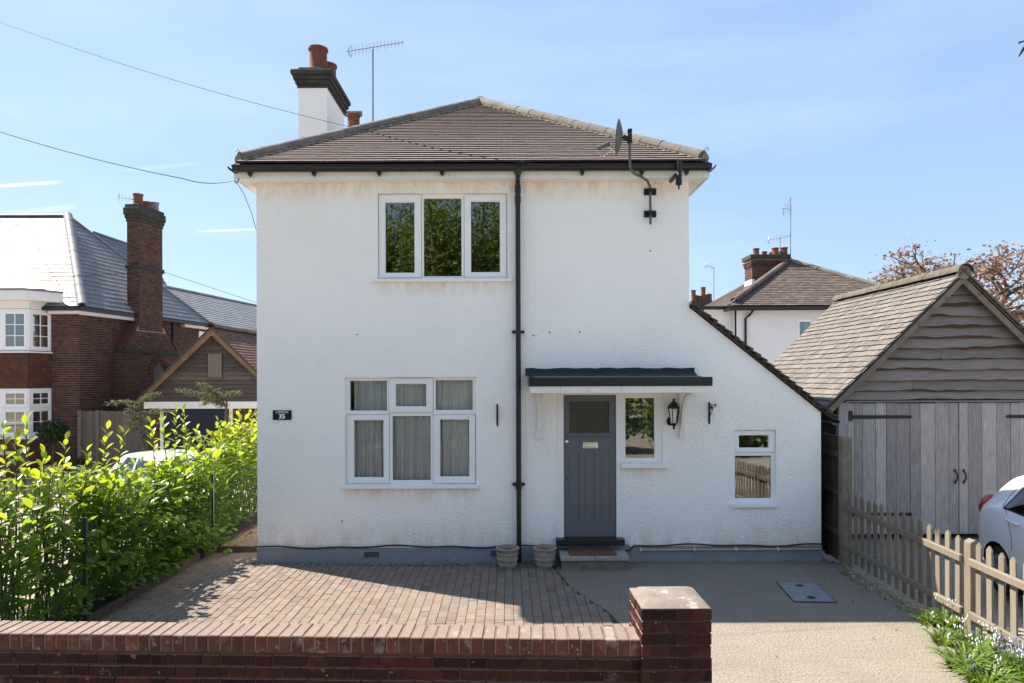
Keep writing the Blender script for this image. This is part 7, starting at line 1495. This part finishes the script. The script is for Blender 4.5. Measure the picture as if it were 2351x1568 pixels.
for (px, py, n, r, h, w, b, lab) in ((2126, 1432, 40, 0.16, 0.16, 0, 0, 'small leafy clump without flowers, farthest from the street along the fence foot'),
    (2185, 1440, 70, 0.2, 0.24, 8, 0, 'clump with white bells just left of the picket fence post'), (2165, 1478, 60, 0.18, 0.2, 7, 0, 'spreading clump with a few white bells at the edge of the concrete drive'),
    (2245, 1500, 80, 0.22, 0.24, 14, 3, 'clump thick with white bells in front of the picket fence post'), (2215, 1540, 110, 0.26, 0.26, 5, 0, 'large strappy green clump spilling over the drive edge'),
    (2300, 1545, 90, 0.24, 0.25, 14, 9, 'clump of mixed blue and white bells under the nearer fence rail'), (2262, 1575, 110, 0.27, 0.24, 3, 2, 'broad green clump at the bottom edge of the photo'), (2345, 1560, 70, 0.22, 0.26, 10, 5, 'clump of white and blue bells at the bottom right corner')):
    g_ = PG(px, py); clump(min(g_.x, 4.5), g_.y, n, r, h, w, b, lab)
mb = MB()
for i in range(240):
    y = rr(4.5, 9.2); x = 4.52 + rr(-0.16, 0.10) - (0.05 if y < 6.4 else 0); r = rr(0.008, 0.03); mb.lathe((x, y, -0.004), [(r * rr(.7, 1.1), 0.0), (r, r * 0.4), (r * 0.5, r * 0.8), (0, r * 0.9)], 6, rnd())
mb.build('stone_rubble', 'stone_rubble', kind='stuff', label='loose pale stones scattered along the foot of the picket fence', cat='stones')
mb = MB(); mb.box(4.36, 4.56, 3.6, 7.1, -0.04, 0.012); mb.build('fence_border', 'soil', kind='structure', label='narrow soil strip at the foot of the picket fence')

# ------------------------------------------------------------------ overhead wires
def wire(name, pts, r, label, sag=0.0, n=24):
    out_ = []
    for (a, b) in zip(pts, pts[1:]):
        for i in range(n + 1):
            t = i / n; p = Vector(a).lerp(Vector(b), t); p.z -= sag * 4 * t * (1 - t); out_.append(p)
    q = [out_[0]]
    for p in out_[1:]:
        if (p - q[-1]).length > 1e-4: q.append(p)
    mb = MB(); mb.tube(q, r, 5); mb.build(name, 'black_plastic', smooth=True, label=label, cat='cable')
wire('overhead_wire', [P(-1200, -300, 9.0), P(-60, 28, 9.0), P(850, 302, 8.95), P(1357, 384, HD - 0.36)], 0.0034, 'telephone wire crossing the sky and the tiled roof down to the gutter', 0.10)
wire('overhead_wire', [P(-1200, -20, 9.0), P(-60, 283, 9.0), P(420, 410, 9.1), P(538, 414, 9.15), P(549, 409, HD - 0.28)], 0.006, 'lower telephone wire ending at the left eaves corner', 0.05)
wire('drop_cable', [P(540, 413, 9.15), P(560, 445, 9.35), P(578, 490, HD), P(588, 528, HD + 0.1)], 0.0045, 'thin cable curving down from the left eaves corner', 0.0, 8)
wire('overhead_wire', [P(-500, 285, 19), P(-60, 465, 21), P(60, 512, 21.4), P(180, 706, bd - 0.3)], 0.009, 'wire running down to the gutter corner of the brick house', 0.25)
wire('overhead_wire', [P(60, 640, 20), P(372, 623, 26), P(640, 712, 26)], 0.009, 'faint wire crossing the sky right of the brick chimney', 0.0)
bd_ = 14.0; bb = P(2388, 84, bd_); bird = thing('bird', bb, 'dark bird flying at the top right corner, one wing tip in view', 'bird'); mb = MB()
f_ = Vector((0.75, -0.45, 0.1)).normalized(); s1 = (P(2339, 130, bd_) - bb)
mb.tube([bb - f_ * 0.22, bb - f_ * 0.13, bb, bb + f_ * 0.10, bb + f_ * 0.16, bb + f_ * 0.22], 0.05, 10, radii=[0.012, 0.035, 0.06, 0.045, 0.03, 0.005])
for sg in (1, -1):
    tip = bb + (s1 if sg > 0 else Vector((-s1.x, 0.1, s1.z))); el_ = bb.lerp(tip, 0.45) + Z3 * 0.09; vs = []
    for p, w in ((bb, 0.10), (bb.lerp(el_, 0.6) + Z3 * 0.01, 0.10), (el_, 0.09), (el_.lerp(tip, 0.5) + Z3 * 0.02, 0.06), (tip, 0.012)):
        vs += [p + f_ * w * 0.5 + Z3 * 0.008, p - f_ * w * 0.8, p + f_ * w * 0.5 - Z3 * 0.008]
    mb.add(vs, [(3 * k + a_, 3 * k + (a_ + 1) % 3, 3 * k + 3 + (a_ + 1) % 3, 3 * k + 3 + a_) for k in range(4) for a_ in range(3)] + [(12, 13, 14)])
tl_ = bb - f_ * 0.2; sd3 = f_.cross(Z3).normalized(); mb.prism([tl_ + sd3 * 0.02, tl_ - sd3 * 0.02, tl_ - f_ * 0.16 - sd3 * 0.05, tl_ - f_ * 0.16 + sd3 * 0.05], (0, 0, 0.008))
mb.build('body', 'black_iron', bird, smooth=True)

# ------------------------------------------------------------------ the wooded bank across the road, seen only as the reflection in the panes
st = random.getstate(); random.seed(21); mb = MB()
for k in range(124):
    c = Vector((rr(-10, 4) if k < 40 else rr(-20, 18), rr(-22, -13), 0)) if k < 64 else Vector((rr(-12, 14), rr(-4.8, -3.4), 0)); H = rr(1.7, 3.0) if k >= 64 else (rr(10.0, 13.5) if -8.5 < c.x < 2.5 else rr(5, 8)) if k < 40 else rr(2.5, 4.5); r = rr(1.8, 3.0) if k < 64 else rr(0.8, 1.3)
    mb.tube([c, c + Vector((rr(-.4, .4), rr(-.4, .4), H * 0.5)), c + Vector((rr(-1, 1), rr(-1, 1), H * 0.95))], 0.12, 5, 0.95, radii=[0.2, 0.13, 0.04])
    for i in range(2600 if k < 40 else 900):
        v = Vector((random.gauss(0, 1), random.gauss(0, 1), random.gauss(0, 1))).normalized() * rnd() ** 0.4; p = c + Vector((v.x * r, v.y * r, H * 0.52 + v.z * H * 0.5)); d = Vector((rr(-1, 1), rr(-1, 1), rr(-.8, .4))).normalized(); s = d.cross(Vector((rr(-1, 1), rr(-1, 1), 1))).normalized(); L = rr(0.13, 0.3)
        mb.add([p, p + d * L * 0.5 + s * L * 0.34, p + d * L, p + d * L * 0.5 - s * L * 0.34], [(0, 1, 2, 3)], min(0.99, rnd() * 0.75 + (0.25 if rnd() < 0.15 else 0)))
mb.build('woodland', 'wood_leaf', kind='stuff', label='green wooded bank across the road, mirrored in the window panes', cat='woodland')
random.setstate(st)
